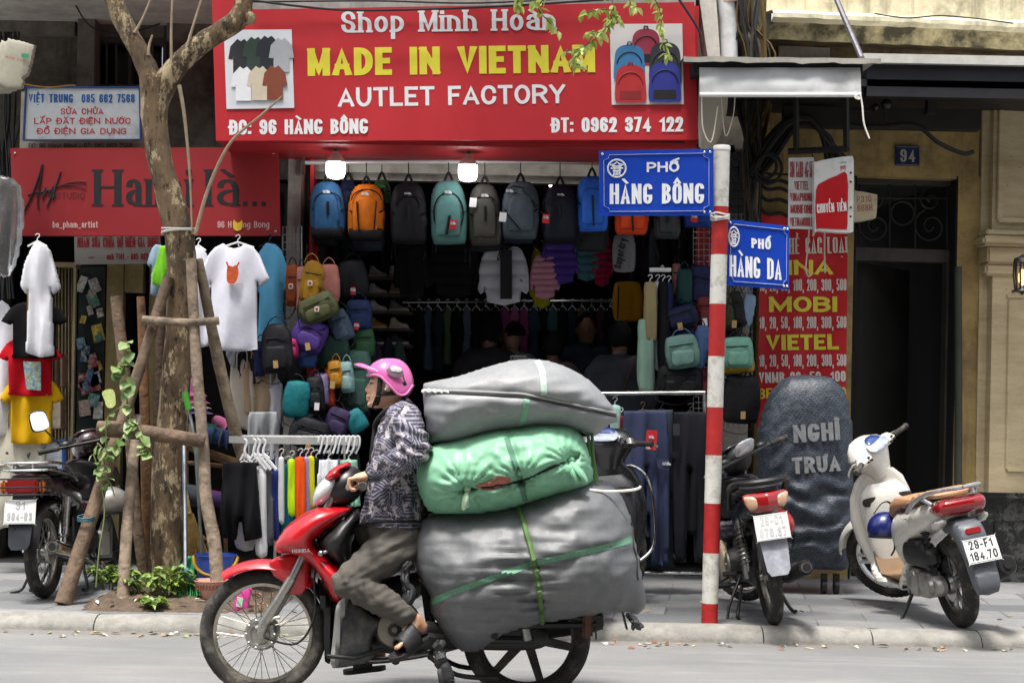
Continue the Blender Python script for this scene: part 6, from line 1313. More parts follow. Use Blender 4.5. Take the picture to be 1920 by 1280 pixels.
    for s in (-1, 1):
        g = MB(); g.M = S; loft(g, [(1.0, s * .15, 1.0, .03, .055), (.99, s * .16, 1.03, .045, .07), (1.0, s * .15, 1.065, .03, .05)], 14, 2.5); g.build('handlebar_cover', F_, hb)
        g = MB(); g.M = S; g.tube([(.972, s * .225, 1.03), (.945, s * .335, 1.03)], .0175, 14); g.tube([(.945, s * .335, 1.03), (.942, s * .345, 1.03), (.938, s * .358, 1.03)], [.02, .022, .016], 14); g.build('grip', RUB, hb)
        g = MB(); g.M = S; g.tube(cat_rom([(1.03, s * .17, 1.03), (1.05, s * .22, 1.025), (1.03, s * .3, 1.02), (1.0, s * .36, 1.015)], 5, False), .0075, 7); g.build('lever', ALU, hb)
        g = MB(); g.M = S
        for dy, dz in ((.0, .015), (.02, -.008), (-.02, -.012)): g.ball((.946, s * (.16 + dy), 1.03 + dz), (.012, .009, .008), 8, 6)
        g.build('switch', BLK, hb)
    if spec.get('guard'):
        g = MB()
        for s in (-1, 1): g.tube(cat_rom([(1.03, s * .14, .26), (1.09, s * .235, .36), (1.09, s * .255, .6), (1.06, s * .235, .78), (1.03, s * .17, .86), (1.02, s * .06, .885), (1.02, 0, .885)], 6, False), .0115, 9)
        g.build('chrome_guard', CHR, root)
    return root
WP_ = mat('d6d3ca', .25, 0, .05, 5, name='pearl_white', coat=.7)
wh = scooter('white_scooter', 'pearl white scooter with tan seat parked by the black marble plinth', dict(body=WP_, front=WP_, rim=met('c3c3c1', .3), floor=mat('7a6044', .7, 0, .15, 12), seat=mat('a07a5a', .6, 0, .1, 14, .15, 60), seat2=mat('3b2626', .6, 0, .1, 14), flap=mat('55585f', .5, 0, .12, 9)), dict(steer=42, badge='VISION', plate=[('29-F1', -.36, .36), ('184.70', -.42, .42)]))
place(wh, 1806, 1178, 9.98, 97, -11.5)
DKG = mat('26272a', .3, 0, .12, 6, coat=.5)
dk = scooter('dark_scooter', 'black scooter with chrome leg guard parked behind the sacks and before the trousers', dict(body=DKG, front=DKG, inner=mat('3b3c40', .5, 0, .12, 8), rim=met('3a3a3b', .4), floor=BLK, seat=BLK, flap=BLK), dict(steer=-14, guard=1))
place(dk, 1080, 1150, 9.9, 72, -6)
# helmets left on the machines
def helmet(name, label, c, r, m, stripe=None, sc=(1, .85, .92), a=0):
    t = thing(name, label, 'helmet', c); M_ = Matrix.Rotation(R(a), 4, 'Z')
    g = MB(); g.M = M_
    vs = []; n, k = 28, 14
    for i in range(k + 1):
        th = math.pi * .66 * i / k
        for j in range(n):
            w = 6.2832 * j / n; vs.append((r * sc[0] * math.sin(th) * math.cos(w), r * sc[1] * math.sin(th) * math.sin(w), r * sc[2] * math.cos(th)))
    g.add(vs, [(i * n + j, i * n + (j + 1) % n, (i + 1) * n + (j + 1) % n, (i + 1) * n + j) for i in range(k) for j in range(n)]); s = g.build('shell', m, t); md = s.modifiers.new('t', 'SOLIDIFY'); md.thickness = .012; md.offset = -1
    g = MB(); g.M = M_; th = math.pi * .66; g.tube([(r * sc[0] * math.sin(th) * math.cos(w), r * sc[1] * math.sin(th) * math.sin(w), r * sc[2] * math.cos(th)) for w in np.linspace(0, 6.2832, 29)[:-1]], .007, 6, closed=True); g.build('rim_band', plas('1b1b1d'), t)
    if stripe:
        g = MB(); g.M = M_
        for z in (.02, -.025):
            q = math.sqrt(1 - (z / r) ** 2) * r * 1.008; g.tube([(q * sc[0] * math.cos(w), q * sc[1] * math.sin(w), z * sc[2]) for w in np.linspace(-.3, 3.4, 26)], .008, 5)
        g.build('stripe', mat(stripe, .4), t)
    g = MB(); g.M = M_
    for s in (-1, 1): g.tube(cat_rom([(s * r * .55, r * .3, r * .75), (s * r * .3, 0, r * 1.3), (0, -r * .1, r * 1.45)], 5, False), .008, 6, flat=.4)
    g.tube(cat_rom([(0, -r * .8, -r * .4), (.01, -r * .8, -r * 1.0), (-.01, -r * .75, -r * 1.4)], 5, False), .009, 6, flat=.4); g.build('strap', mat('161618', .8), t)
    return t
helmet('motorcycle_helmet', 'glossy dark blue helmet hanging on the white scooter above its floorboard', at(1660, 990, 10.55), .115, mat('151f5c', .25, 0, .12, 6, coat=.5), a=20)
helmet('motorcycle_helmet', 'red helmet with white stripes hanging on the dark motorcycle beside the covered cart', at(1462, 984, 10.35), .105, mat('b01318', .3, 0, .1, 6, coat=.5), 'dfdbd6', a=80)
helmet('motorcycle_helmet', 'scuffed silver grey helmet on the old maroon motorcycle behind the leaning prop', at(208, 944, 11.3), .125, mat('8f8f8e', .3, .3, .15, 7, dirt='6b5a42', dscale=7, coat=.3), a=10)
# ---------------------------------------------------------------- covered cart
ct = thing('covered_cart', 'tall cart under a blue-grey printed cover lettered NGHỈ TRƯA', 'cart', at(1508, 1090, 11.9))
def cover_mat():
    m, nt, b = _new('printed_cover'); b.inputs['Roughness'].default_value = .5
    tc = _n(nt, 'TexCoord'); mp = _n(nt, 'Mapping'); mp.inputs['Rotation'].default_value = (0, R(8), 0); nt.links.new(tc.outputs['Object'], mp.inputs[0])
    br = _n(nt, 'TexBrick'); br.offset = .5
    for k, v in (('Scale', 1.0), ('Mortar Size', .003), ('Brick Width', .03), ('Row Height', .016)): br.inputs[k].default_value = v
    sw = _n(nt, 'SeparateXYZ'); cb = _n(nt, 'CombineXYZ'); nt.links.new(mp.outputs[0], sw.inputs[0]); nt.links.new(sw.outputs[0], cb.inputs[0]); nt.links.new(sw.outputs[2], cb.inputs[1]); nt.links.new(cb.outputs[0], br.inputs[0])
    br.inputs['Color1'].default_value = (*lin('222930'), 1); br.inputs['Color2'].default_value = (*lin('2d343e'), 1); br.inputs['Mortar'].default_value = (*lin('48505c'), 1)
    n1 = noise_n(nt, 24, 4, .6); o = mixc(nt, ramp(nt, n1.outputs[0], [(.4, 0.0), (.65, .8)]).outputs[0], br.outputs[0], '1c242f'); nt.links.new(o, b.inputs['Base Color']); bump(nt, b, noise_n(nt, 9, 5, .6).outputs[0], .5, .03); return m
P = [(1422, 1050), (1420, 960), (1420, 860), (1425, 800), (1440, 750), (1462, 716), (1485, 705), (1520, 703), (1555, 708), (1575, 728), (1588, 760), (1592, 830), (1592, 930), (1590, 1030), (1584, 1066), (1560, 1068), (1500, 1064), (1450, 1066)]
def fold(u, v):
    a = max(0, min(1, (v - 860) / 60)); w = max(0, min(1, (1066 - v) / 40)); b = math.exp(-(((u - 1440 - (v - 800) * .2) / 30) ** 2))
    return a * w * .022 * math.sin(v * .16 + (u - 1500) ** 2 * .00032 + nz(u, v, 0, .02) * 4) + nz(u, v, 1, .014) * .02 + b * .01 * math.sin((u + v) * .15)
g = MB(); g.inflate(sm(P, 4), pxf(11.9), .55, 60, power=.5, fold=fold); g.build('cover', cover_mat(), ct, world=True, auto=180)
GRL = mat('808284', .6, 0, .25, 14)
def CV(u, v):
    return at(u, v, 11.9) + Vector((0, -.268 - max(0, fold(u, v)) * 1.0 - .012, 0))
pxtext('NGHỈ', (1476, 829), (1561, 823), 33, CV, '', ct, wt=.26, hw=.2, gap=.1, m=GRL); pxtext('TRƯA', (1474, 886), (1562, 880), 30, CV, '', ct, wt=.26, hw=.2, gap=.1, m=GRL)
g = MB()
for px in (1432, 1545, 1568):
    c = at(px, 1080, 11.8); g.M = Matrix.Translation((c.x, c.y, GZ + .05)) @ Matrix.Rotation(R(90), 4, 'Y'); g.lathe([(0, -.015), (.05, -.015), (.05, .015), (0, .015)], 18); g.M = None; g.box((c.x - .02, c.y - .02, GZ + .06), (c.x + .02, c.y + .02, GZ + .14))
g.build('castor', plas('1a1a1b'), ct, world=True); g = MB(); a, b = at(1430, 1058, 11.75), at(1582, 1066, 11.75); g.box((a.x, 11.8, a.z - .03), (b.x, 12.1, a.z)); g.build('base_frame', met('6d6d6b', .5), ct, world=True)
# ================================================================ GOODS IN AND BEFORE THE SHOPS
TEE = [(-.15, 1), (-.09, .965), (0, .95), (.09, .965), (.15, 1), (.27, .96), (.36, .89), (.44, .76), (.5, .66), (.36, .59), (.32, .66), (.315, .3), (.33, .01), (.1, -.01), (-.15, .0), (-.33, .015), (-.315, .3), (-.32, .66), (-.36, .59), (-.5, .66), (-.44, .76), (-.36, .89), (-.27, .96)]
SIDET = [(-.12, 1), (.1, .985), (.24, .93), (.36, .8), (.5, .6), (.32, .545), (.26, .62), (.30, .3), (.34, .01), (0, -.01), (-.34, .03), (-.31, .3), (-.28, .6), (-.36, .545), (-.5, .61), (-.38, .82), (-.26, .93)]
SHORTS = [(-.36, 1), (.36, 1), (.43, .5), (.5, .03), (.10, -.02), (.01, .36), (-.08, .0), (-.5, .05), (-.43, .5)]
PANTS = [(-.44, 1), (.44, 1), (.5, .7), (.47, 0), (.13, 0), (.02, .66), (-.1, 0), (-.46, 0), (-.5, .7)]
STRIP = [(-.4, 1), (.35, 1), (.46, .75), (.5, .3), (.42, .0), (-.36, .02), (-.5, .35), (-.44, .75)]
JKT = [(-.2, 1), (-.08, .94), (.08, .94), (.2, 1), (.36, .93), (.48, .6), (.5, .2), (.38, .18), (.33, .55), (.32, 0), (-.32, 0), (-.33, .55), (-.38, .18), (-.5, .2), (-.48, .6), (-.36, .93)]
BAG = [(-.44, .04), (-.5, .3), (-.48, .62), (-.40, .85), (-.25, .97), (0, 1), (.25, .97), (.40, .85), (.48, .62), (.5, .3), (.44, .04), (.3, -.0), (-.3, -.0)]
POUCH = [(-.46, .1), (-.5, .5), (-.44, .88), (-.3, 1), (.3, 1), (.44, .88), (.5, .5), (.46, .1), (.3, 0), (-.3, 0)]
TOTE = [(-.5, 0), (-.48, 1), (.48, 1), (.5, 0), (0, -.02)]
def fit(shape, box, rot=0, n=2):
    x0, y0, x1, y1 = box; cx, cy = (x0 + x1) / 2, (y0 + y1) / 2; W, H = x1 - x0, y1 - y0; c, s_ = math.cos(R(rot)), math.sin(R(rot)); o = []
    for a, b in (sm(shape, n) if n > 1 else shape):
        u, v = a * W, (.5 - b) * H; o.append((cx + u * c - v * s_, cy + u * s_ + v * c))
    return o
def folds(amp, box, k=5, ph=0, puff=0):
    x0, y0, x1, y1 = box; W, H = x1 - x0, y1 - y0
    def f(u, v):
        a, b = (u - x0) / W, (v - y0) / H
        r = amp * (.15 + .9 * b) * math.sin(a * k * 3.1 + ph + 2.6 * nz(a * 1.6, b * 1.1, ph)) + amp * 1.1 * nz(a * 3.4 + b * 1.5 + ph, b * 1.5 - a)
        if puff: r += abs(math.sin(b * puff * 3.1416)) ** .5 * .018 - .014
        return r
    return f
CLOTHES = []
def garment(name, label, cat, shape, box, d, c, th=.05, amp=.012, k=5, hang=None, hc='dfe0e2', group=None, rot=0, res=34, puff=0, m=None, n=2):
    if shape in (PANTS, SHORTS): n = 1; amp *= 3; k += 3
    if shape is TEE or (shape is SIDET and name == 'tee_shirt'): n = 1; amp *= 1.6; res = int(res * 1.4)
    ph = random.random() * 6; P = fit(shape, box, rot, n)
    t = thing(name, label, cat, at((box[0] + box[2]) / 2, box[3], d), group)
    g = MB(); g.inflate(P, pxf(d), th * .62, int(res * 1.25), power=.42, fold=folds(amp, box, k, ph, puff)); g.build('cloth', m or fab(c), t, world=True, auto=180)
    if hang:
        cx = (box[0] + box[2]) / 2 if hang is True else hang; y = box[1]; s_ = 11.5 / d; L = max(10, 14 * s_)
        g = MB(); pxline(g, [(cx + 2, y + 6), (cx, y - 1), (cx, y - L * .5), (cx + 4 * s_, y - L * .8), (cx + 3 * s_, y - L * 1.1), (cx - 1, y - L * 1.12), (cx - 4 * s_, y - L * .92)], d, .0036, 5, smooth=3)
        w = min(30, (box[2] - box[0]) * .25); pxline(g, [(cx - w, y + 8), (cx, y - 2), (cx + w, y + 8)], d, .007, 5); g.build('hanger', plas(hc, .4), t, world=True)
    CLOTHES.append(t); return t
def flatmark(t, pts, d, c, name, lift, m=None, n=3):
    g = MB(); g.extr(sm(pts, n) if n > 1 else pts, pxf(d), lift, lift + .003); return g.build(name, m or mat(c, .6, 0, .1, 20), t, world=True, smooth=False)
def paper_tag(t, x, y, d, c, lift=.13, w=10, h=13, rot=4):
    P = fit([(-.5, 0), (.5, 0), (.5, 1), (-.5, 1)], (x - w / 2, y, x + w / 2, y + h), rot, 1); g = MB(); g.extr(P, pxf(d), lift, lift + .004); o = g.build('price_tag', mat(c, .5, 0, .04), t, world=True, smooth=False)
    if c == 'b81e22': dome(o, x, y + h * .35, 5, d, lift + .006)
    return o
def dome(t, x, y, w, d, lift, c='b9bcc0'):
    """small printed mark: three bars beside a quarter dome"""
    g = MB()
    for i in range(3): g.extr([(x - w, y - 2.4 + i * 1.9), (x - w * .1, y - 2.4 + i * 1.9), (x - w * .1, y - 1.2 + i * 1.9), (x - w, y - 1.2 + i * 1.9)], pxf(d), lift, lift + .002)
    g.extr([(x, y + 3)] + [(x + w * math.sin(a), y + 3 - 6 * math.cos(a)) for a in np.linspace(0, 1.57, 7)], pxf(d), lift, lift + .002); return g.build('woven_logo', mat(c, .6, 0, .05), t, world=True, smooth=False)
def backpack(label, box, d, c, group='backpacks hanging from the front rail', style='plain', tagc=None, tagxy=None, top=305, logo=True, th=.22, base=None, straps=True, lc='b9bcc0'):
    x0, y0, x1, y1 = box; W, H = x1 - x0, y1 - y0; cx = (x0 + x1) / 2; M_ = nyl(c); DK = nyl('15151a')
    t = thing('backpack', label, 'backpack', at(cx, y1, d), group)
    g = MB(); g.inflate(fit(BAG, box, 2.5 * math.sin(cx)), pxf(d), th, 34, power=.6, fold=folds(.013, box, 3, cx)); bd = g.build('body', M_, t, world=True, auto=180)
    fr = th * .44
    pb = (x0 + W * .14, y0 + H * .24, x1 - W * .14, y1 - H * .1)
    if style != 'flat':
        g = MB(); f2 = lambda u, v, h: at(u, v, d) + Vector((0, -fr - h, 0)); g.inflate(fit(BAG, pb), f2, .06, 22, power=.6, back=.2, fold=folds(.004, pb, 3, cx)); g.build('front_pocket', M_, t, world=True, auto=180)
    e = fr + .034
    g = MB()
    if style == 'twin':
        for q in (-.24, .24): pxline(g, [(cx + q * W * 1.1, y0 + H * .32, d - e), (cx + q * W * .85, y1 - H * .14, d - e)], d, .011, 5, flat=.5)
        pxline(g, [(x0 + W * (.5 + .4 * math.cos(a)), y0 + H * (.3 - .2 * math.sin(a)), d - fr + .0) for a in np.linspace(0, 3.14, 12)], d, .005, 5)
    elif style == 'strip': pxline(g, [(cx + 1, y0 + H * .35, d - e), (cx + 3, y1 - H * .1, d - e)], d, .02, 5, flat=.4)
    elif style == 'oval': pxline(g, [(cx + W * .40 * math.cos(a), y0 + H * .52 - H * .33 * math.sin(a), d - fr - .005) for a in np.linspace(-1.2, 4.3, 26)], d, .006, 5); pxline(g, [(cx + 2, y0 + H * .55, d - e), (cx - 4, y0 + H * .85, d - e)], d, .010, 5)
    elif style == 'slant': pxline(g, [(x0 + W * .12, y0 + H * .55, d - e), (x0 + W * .5, y0 + H * .85, d - e)], d, .006, 5); pxline(g, [(x0 + W * .55, y0 + H * .15, d - fr), (x0 + W * .95, y0 + H * .45, d - fr)], d, .012, 5, flat=.5); pxline(g, [(x0 + W * .1, y0 + H * .2, d - fr), (x0 + W * .3, y0 + H * .08, d - fr), (x0 + W * .6, y0 + H * .12, d - fr)], d, .005, 5)
    else: pxline(g, [(cx + W * .36 * math.cos(a), y0 + H * .34 - H * .14 * math.sin(a), d - fr - .012) for a in np.linspace(-.3, 3.44, 16)], d, .0055, 5); pxline(g, [(cx, y0 + H * .36, d - e), (cx + 1, y0 + H * .6, d - e)], d, .010, 5)
    g.build('zip', DK, t, world=True)
    g = MB()
    for q in (-1, 1): pxline(g, [(cx + q * W * .49, y0 + H * .45, d), (cx + q * W * .40, y0 + H * .5, d - fr), (cx + q * W * .36, y0 + H * .52, d - fr)], d, .010, 5, flat=.4)
    g.build('side_strap', DK, t, world=True)
    if base:
        bb = (x0 + 1, y1 - H * .2, x1 - 1, y1 + 2); g = MB(); g.inflate(fit(POUCH, bb), pxf(d), th * 1.1, 18, power=.4); g.build('base_panel', nyl(base), t, world=True, auto=180)
    g = MB(); pxline(g, [(cx - 8, y0 + 4), (cx - 4, y0 - 8), (cx, y0 - 14), (cx + 4, y0 - 8), (cx + 8, y0 + 4)], d, .009, 6, smooth=4); pxline(g, [(cx, y0 - 13), (cx, top)], d, .004, 5); g.build('handle', DK, t, world=True)
    if straps:
        for q in (-1, 1):
            g = MB(); xx = cx + q * W * .38; pxline(g, [(xx, y1 - H * .1, d + .05), (xx + q * 4, y1 + 10, d + .04), (xx + q * random.uniform(-4, 5), y1 + random.uniform(14, 40), d + .02)], d, .009, 5, smooth=4, flat=.4); g.build('strap', DK, t, world=True)
    if logo: dome(t, cx + (1 if style != 'slant' else -W * .28), y0 + H * (.22 if style != 'slant' else .2), 7, d, fr + .02 if style != 'flat' else th * .5, lc)
    if tagc: paper_tag(t, tagxy[0], tagxy[1], d, tagc, fr + .05, 13, 17, 6)
    return t
rail = thing('hanging_rail', 'white rail across the shop front that carries the backpacks', 'rail', at(950, 310, 12.42))
g = MB(); pxline(g, [(566, 305), (1342, 302)], 12.42, .016, 10); g.m = 1; g.build('tube', mat('d9dcde', .35, .2, .05), rail, world=True)
g = MB()
for px in (569, 1336): pxbox(g, px - 3, 282, px + 3, 326, 12.40, 12.44)
g.build('bracket', met('8b8b88'), rail, world=True, smooth=False)
D = 12.3
backpack('dusty blue backpack with black base, leftmost on the front rail', (581, 340, 648, 446), D, '2a567f', base='15161c', top=303)
backpack('bright orange backpack with two upright black zips on the front rail', (652, 345, 722, 448), D, 'c8690f', style='twin', base='1a1718')
backpack('all black backpack with pale logo between the orange and the teal ones', (730, 342, 802, 458), D, '15151a', style='flat')
backpack('grey teal backpack with oval black zip and red tag on the front rail', (806, 338, 876, 458), D, '55817e', style='oval', tagc='b81e22', tagxy=(851, 417))
backpack('warm dark grey backpack with a white tag hanging beside the teal one', (878, 345, 940, 460), D, '45443f', tagc='d9dadc', tagxy=(888, 376))
backpack('slate grey backpack with slanting straps and white tag at its left', (940, 340, 1012, 448), D, '46525b', style='slant', tagc='d9dadc', tagxy=(943, 403))
backpack('near black navy backpack with a red tag under the far bulb', (1017, 346, 1083, 452), D, '151826', style='flat', tagc='b81e22', tagxy=(1023, 406))
backpack('vivid blue rolltop backpack with black centre strip beside the street sign', (1080, 330, 1140, 434), D, '2a68cf', style='strip', logo=False)
backpack('orange red backpack hanging lowest behind the blue street sign', (1152, 368, 1216, 440), D, 'd2431a', style='strip', logo=False, straps=False)
backpack('charcoal backpack below the right corner of the blue street sign', (1226, 370, 1276, 448), D, '34373a', logo=False)
backpack('dark blue backpack with red tag tucked behind the striped pole', (1280, 372, 1336, 426), D, '1c3a86', tagc='b81e22', tagxy=(1298, 404), logo=False)
backpack('navy backpack half hidden between the blue and the orange ones', (634, 338, 672, 420), 12.55, '1d2546', group=None, logo=False, straps=False)
backpack('green backpack peeping out behind the orange one', (700, 338, 732, 380), 12.5, '3f6a3f', group=None, logo=False, straps=False)
# jackets behind the backpacks
J = 'jackets on the second rail'
for lab, b, c, pf_ in (('white puffer jacket with black middle on the second rail', (896, 462, 992, 566), 'bfc3cf', 4), ('pink quilted child jacket on the second rail', (994, 478, 1050, 556), 'b98296', 7), ('purple puffer jacket on the second rail under the navy backpack', (1014, 440, 1088, 528), '4a3486', 6), ('dusty teal puffer jacket beside the purple one', (1074, 436, 1126, 522), '36606a', 6), ('crimson puffer jacket between teal jacket and grey bag', (1108, 440, 1150, 532), '7d1238', 8),
        ('black puffer jacket under the teal backpack', (800, 452, 900, 552), '121317', 5), ('black shell jacket under the black backpack', (738, 456, 806, 556), '18191d', 0), ('yellow rain jacket behind the pink quilted one', (992, 466, 1040, 572), '8d8a1e', 0)):
    garment('jacket', lab, 'jacket', JKT, b, 13.1 if 'behind' not in lab else 13.25, c, .12, .008, 4, True, '2a2a2c', J, puff=pf_)
flatmark(CLOTHES[-8], fit([(-.5, 0), (.5, 0), (.5, 1), (-.5, 1)], (938, 470, 960, 562), 0, 1), 13.1, '101014', 'zip_panel', .075, n=1)
sb = garment('duffel_bag', 'grey white sports bag lettered Superdry hanging in the shop', 'bag', POUCH, (1148, 440, 1192, 510), 12.95, '8f9297', .12, .006, res=22)
pxtext('Superdry', (1163, 506), (1174, 450), 14, lambda u, v: at(u, v, 12.95) + Vector((0, -.075, 0)), '15151a', sb, wt=.2, gap=.1)
sb = garment('duffel_bag', 'mustard duffel bag with black lettering in the dim right of the shop', 'bag', POUCH, (1148, 528, 1206, 602), 13.3, 'a8761a', .16, .006, res=22)
g = MB(); pxline(g, [(1160, 536, 13.2), (1158, 598, 13.2)], 13.2, .012, 5, flat=.5); g.build('strap', nyl('15151a'), sb, world=True)
pxtext('BASE', (1196, 560), (1176, 560), 1, 13.2, '15151a', sb) if False else None
# back rail with side-on clothes
bk = thing('hanging_rail', 'long rail of white hangers deep inside the dim shop', 'rail', at(960, 562, 14.2))
g = MB(); pxline(g, [(755, 566), (1200, 564)], 14.2, .014, 8); g.build('tube', met('7a7a7a'), bk, world=True)
cols = ['17181c', '1a1b22', '4a5a78', '22303a', '56694f', '14161a', '5d6578', '181a20', '2b2422', '17181c', '7d3f6a', 'a0527e', '8b3f6f', '30495c', '1c2226', '3f6568', '1a1a1f', '26323c', '5b4a3a', '1b1c22', '3f2a3c', '17181c', '44525c', '1a1b20']
wd = ['black', 'ink black', 'steel blue', 'dark teal', 'moss green', 'jet black', 'grey blue', 'soot black', 'dark brown', 'coal black', 'mauve', 'rose pink', 'plum pink', 'petrol', 'green black', 'sea green', 'raven black', 'slate', 'umber', 'midnight', 'aubergine', 'matt black', 'pewter', 'pitch black']
for i, (c, w) in enumerate(zip(cols, wd)):
    x = 766 + i * 18; garment('shirt', f'{w} top hung sideways on the rail deep in the shop', 'top', SIDET, (x - 13, 574, x + 15, 690 + random.uniform(-12, 16)), 14.2 + random.uniform(-.03, .03), c, .1, .008, 3, True, group='tops on the rail deep in the shop', res=18)
# shoes on the side shelves
for r, y in enumerate((520, 552, 584, 616, 646)):
    s_ = thing('shoe_shelf', 'narrow shelf of shoes inside the shop, %s from the top' % ('first', 'second', 'third', 'fourth', 'fifth')[r], 'shelf', at(728, y, 13.4)); g = MB(); pxbox(g, 686, y, 772, y + 3, 13.3, 13.6); g.build('board', mat('3a3632', .7), s_, world=True, smooth=False)
SHOE = [(-.5, .05), (-.48, .55), (-.42, .95), (-.22, 1), (-.1, .75), (.15, .5), (.42, .38), (.5, .2), (.48, .03), (0, 0)]
k = 0
for r, (y, cs) in enumerate(((520, ('9a9c9e', 'd0d0d0')), (552, ('b9bbbc', '8a7358')), (584, ('c4c5c6', '6a6a6a')), (616, ('a37a1e', 'b9ae98')), (646, ('2a2a2c', '3a3a3e')))):
    for q, c in enumerate(cs):
        b = (692 + q * 38, y - 22, 726 + q * 40, y); t = thing('shoe', '%s sneaker at the %s of the shop shelf %s' % (('light grey', 'white', 'pale grey', 'tan brown', 'silver', 'dark grey', 'mustard', 'beige', 'black', 'charcoal')[k], ('front', 'rear')[q], ('on top', 'second down', 'third down', 'fourth down', 'at the bottom')[r]), 'shoe', at((b[0] + b[2]) / 2, y, 13.4), 'shoes on the shelves'); k += 1
        g = MB(); g.inflate(fit(SHOE, b), pxf(13.4), .1, 20, power=.6); g.build('upper', nyl(c), t, world=True); g = MB(); g.extr(fit([(-.52, 0), (.52, 0), (.5, .2), (-.5, .2)], b, 0, 1), pxf(13.4), -.05, .05); g.build('sole', mat('c9c7c0', .6), t, world=True, smooth=False)
# grid panel and bags on the left of the opening
gp = thing('grid_panel', 'galvanised wire grid panel with bags at the left of the backpack shop', 'grid', at(550, 1000, 12.2))
g = MB()
for i in range(6): pxline(g, [(530 + i * 7.2, 424), (530 + i * 7.2, 800)], 12.3, .006 if i in (0, 5) else .003, 5)
for i in range(27): pxline(g, [(530, 426 + i * 14), (566, 426 + i * 14)], 12.3, .003, 4)
g.build('wires', met('a9aaa8', .4), gp, world=True)
gp = thing('grid_panel', 'white wire grid panel behind the bags right of the shop opening', 'grid', at(1320, 1000, 12.5))
g = MB()
for i in range(12): pxline(g, [(1300 + i * 10, 400), (1300 + i * 10, 800)], 12.65, .003, 5)
for i in range(36): pxline(g, [(1300, 402 + i * 11), (1412, 402 + i * 11)], 12.65, .003, 4)
g.build('wires', met('b9bab8', .4), gp, world=True)
rp_ = thing('display_board', 'red board behind the wire grid at the right of the shop', 'panel', at(1320, 640, 12.7)); g = MB(); pxbox(g, 1302, 416, 1340, 640, 12.7, 12.73); g.build('board', mat('8d1219', .5), rp_, world=True, smooth=False)
def bag(label, box, d, c, rot=0, th=.12, pocket=True, patch=None, tagc=None, group=None, shape=POUCH, strap=None):
    x0, y0, x1, y1 = box; e_ = (x1 - x0) * .1; rot += random.uniform(-9, 9); box = (x0 - e_, y0, x1 + e_, y1 + (y1 - y0) * .12); shape = (POUCH, BAG, POUCH, [(-.5, .25), (-.4, .9), (.1, 1), (.5, .75), (.46, .15), (.1, 0), (-.3, .04)])[int(x1) % 4]; P = fit(shape, box, rot); t = thing('shoulder_bag', label, 'bag', at((box[0] + box[2]) / 2, box[3], d), group); c = '%02x%02x%02x' % tuple(int(int(c[i:i + 2], 16) * .86) for i in (0, 2, 4)); M_ = nyl(c); pocket = pocket and (int(x0) % 5 != 0)
    g = MB(); g.inflate(P, pxf(d), th, 22, power=.6, fold=folds(.006, box, 3, box[0])); g.build('body', M_, t, world=True, auto=180)
    x0, y0, x1, y1 = box; W, H = x1 - x0, y1 - y0; cx, cy = (x0 + x1) / 2, (y0 + y1) / 2
    if pocket:
        pb = (x0 + W * .15, y0 + H * .45, x1 - W * .15, y1 - H * .08); g = MB(); g.inflate(fit(POUCH, pb, rot), lambda u, v, h: at(u, v, d) + Vector((0, -th * .42 - h, 0)), .04, 14, back=.1, power=.6); g.build('pocket', M_, t, world=True, auto=180)
        g = MB(); c_, s_ = math.cos(R(rot)), math.sin(R(rot)); pxline(g, [(cx + a * W * c_ + .2 * H * s_, cy + a * W * s_ - .2 * H * c_, d - th * .5) for a in (-.36, 0, .36)], d, .004, 5); g.build('zip', nyl('1a1a1c'), t, world=True)
    g = MB(); q = strap or 13; pxline(g, [(cx - W * .3, y0 + 4), (cx - W * .2, y0 - q * .5), (cx, y0 - q), (cx + W * .2, y0 - q * .5), (cx + W * .3, y0 + 4)], d, .008, 5, smooth=4, flat=.5); g.build('strap', nyl(c if random.random() < .5 else '1a1a1c'), t, world=True)
    g = MB(); pxline(g, [(cx - W * .4, cy, d - .02), (cx - W * .5 + random.uniform(-5, 5), y1 + 6, d - .04), (cx + random.uniform(-8, 8), y1 + random.uniform(8, 24), d - .03), (cx + W * .35, y1 - 4, d)], d, .006, 5, smooth=4, flat=.5); g.build('strap', nyl('1b1b20'), t, world=True)
    if patch: flatmark(t, fit(POUCH, (cx - 5, cy - 2, cx + 4, cy + 8)), d, 'd3cbc0', 'patch', th * .5 + .022); flatmark(t, fit(POUCH, (cx - 3, cy + .5, cx + 2, cy + 5)), d, '8a2a22', 'patch_mark', th * .5 + .028)
    if tagc: paper_tag(t, cx + random.uniform(-6, 6), y1 - H * .25, d, tagc, th * .5 + .03, 9, 14, random.uniform(-15, 15))
    return t
GL, GRr = 'bags on the left grid panel', 'bags on the right grid panel'
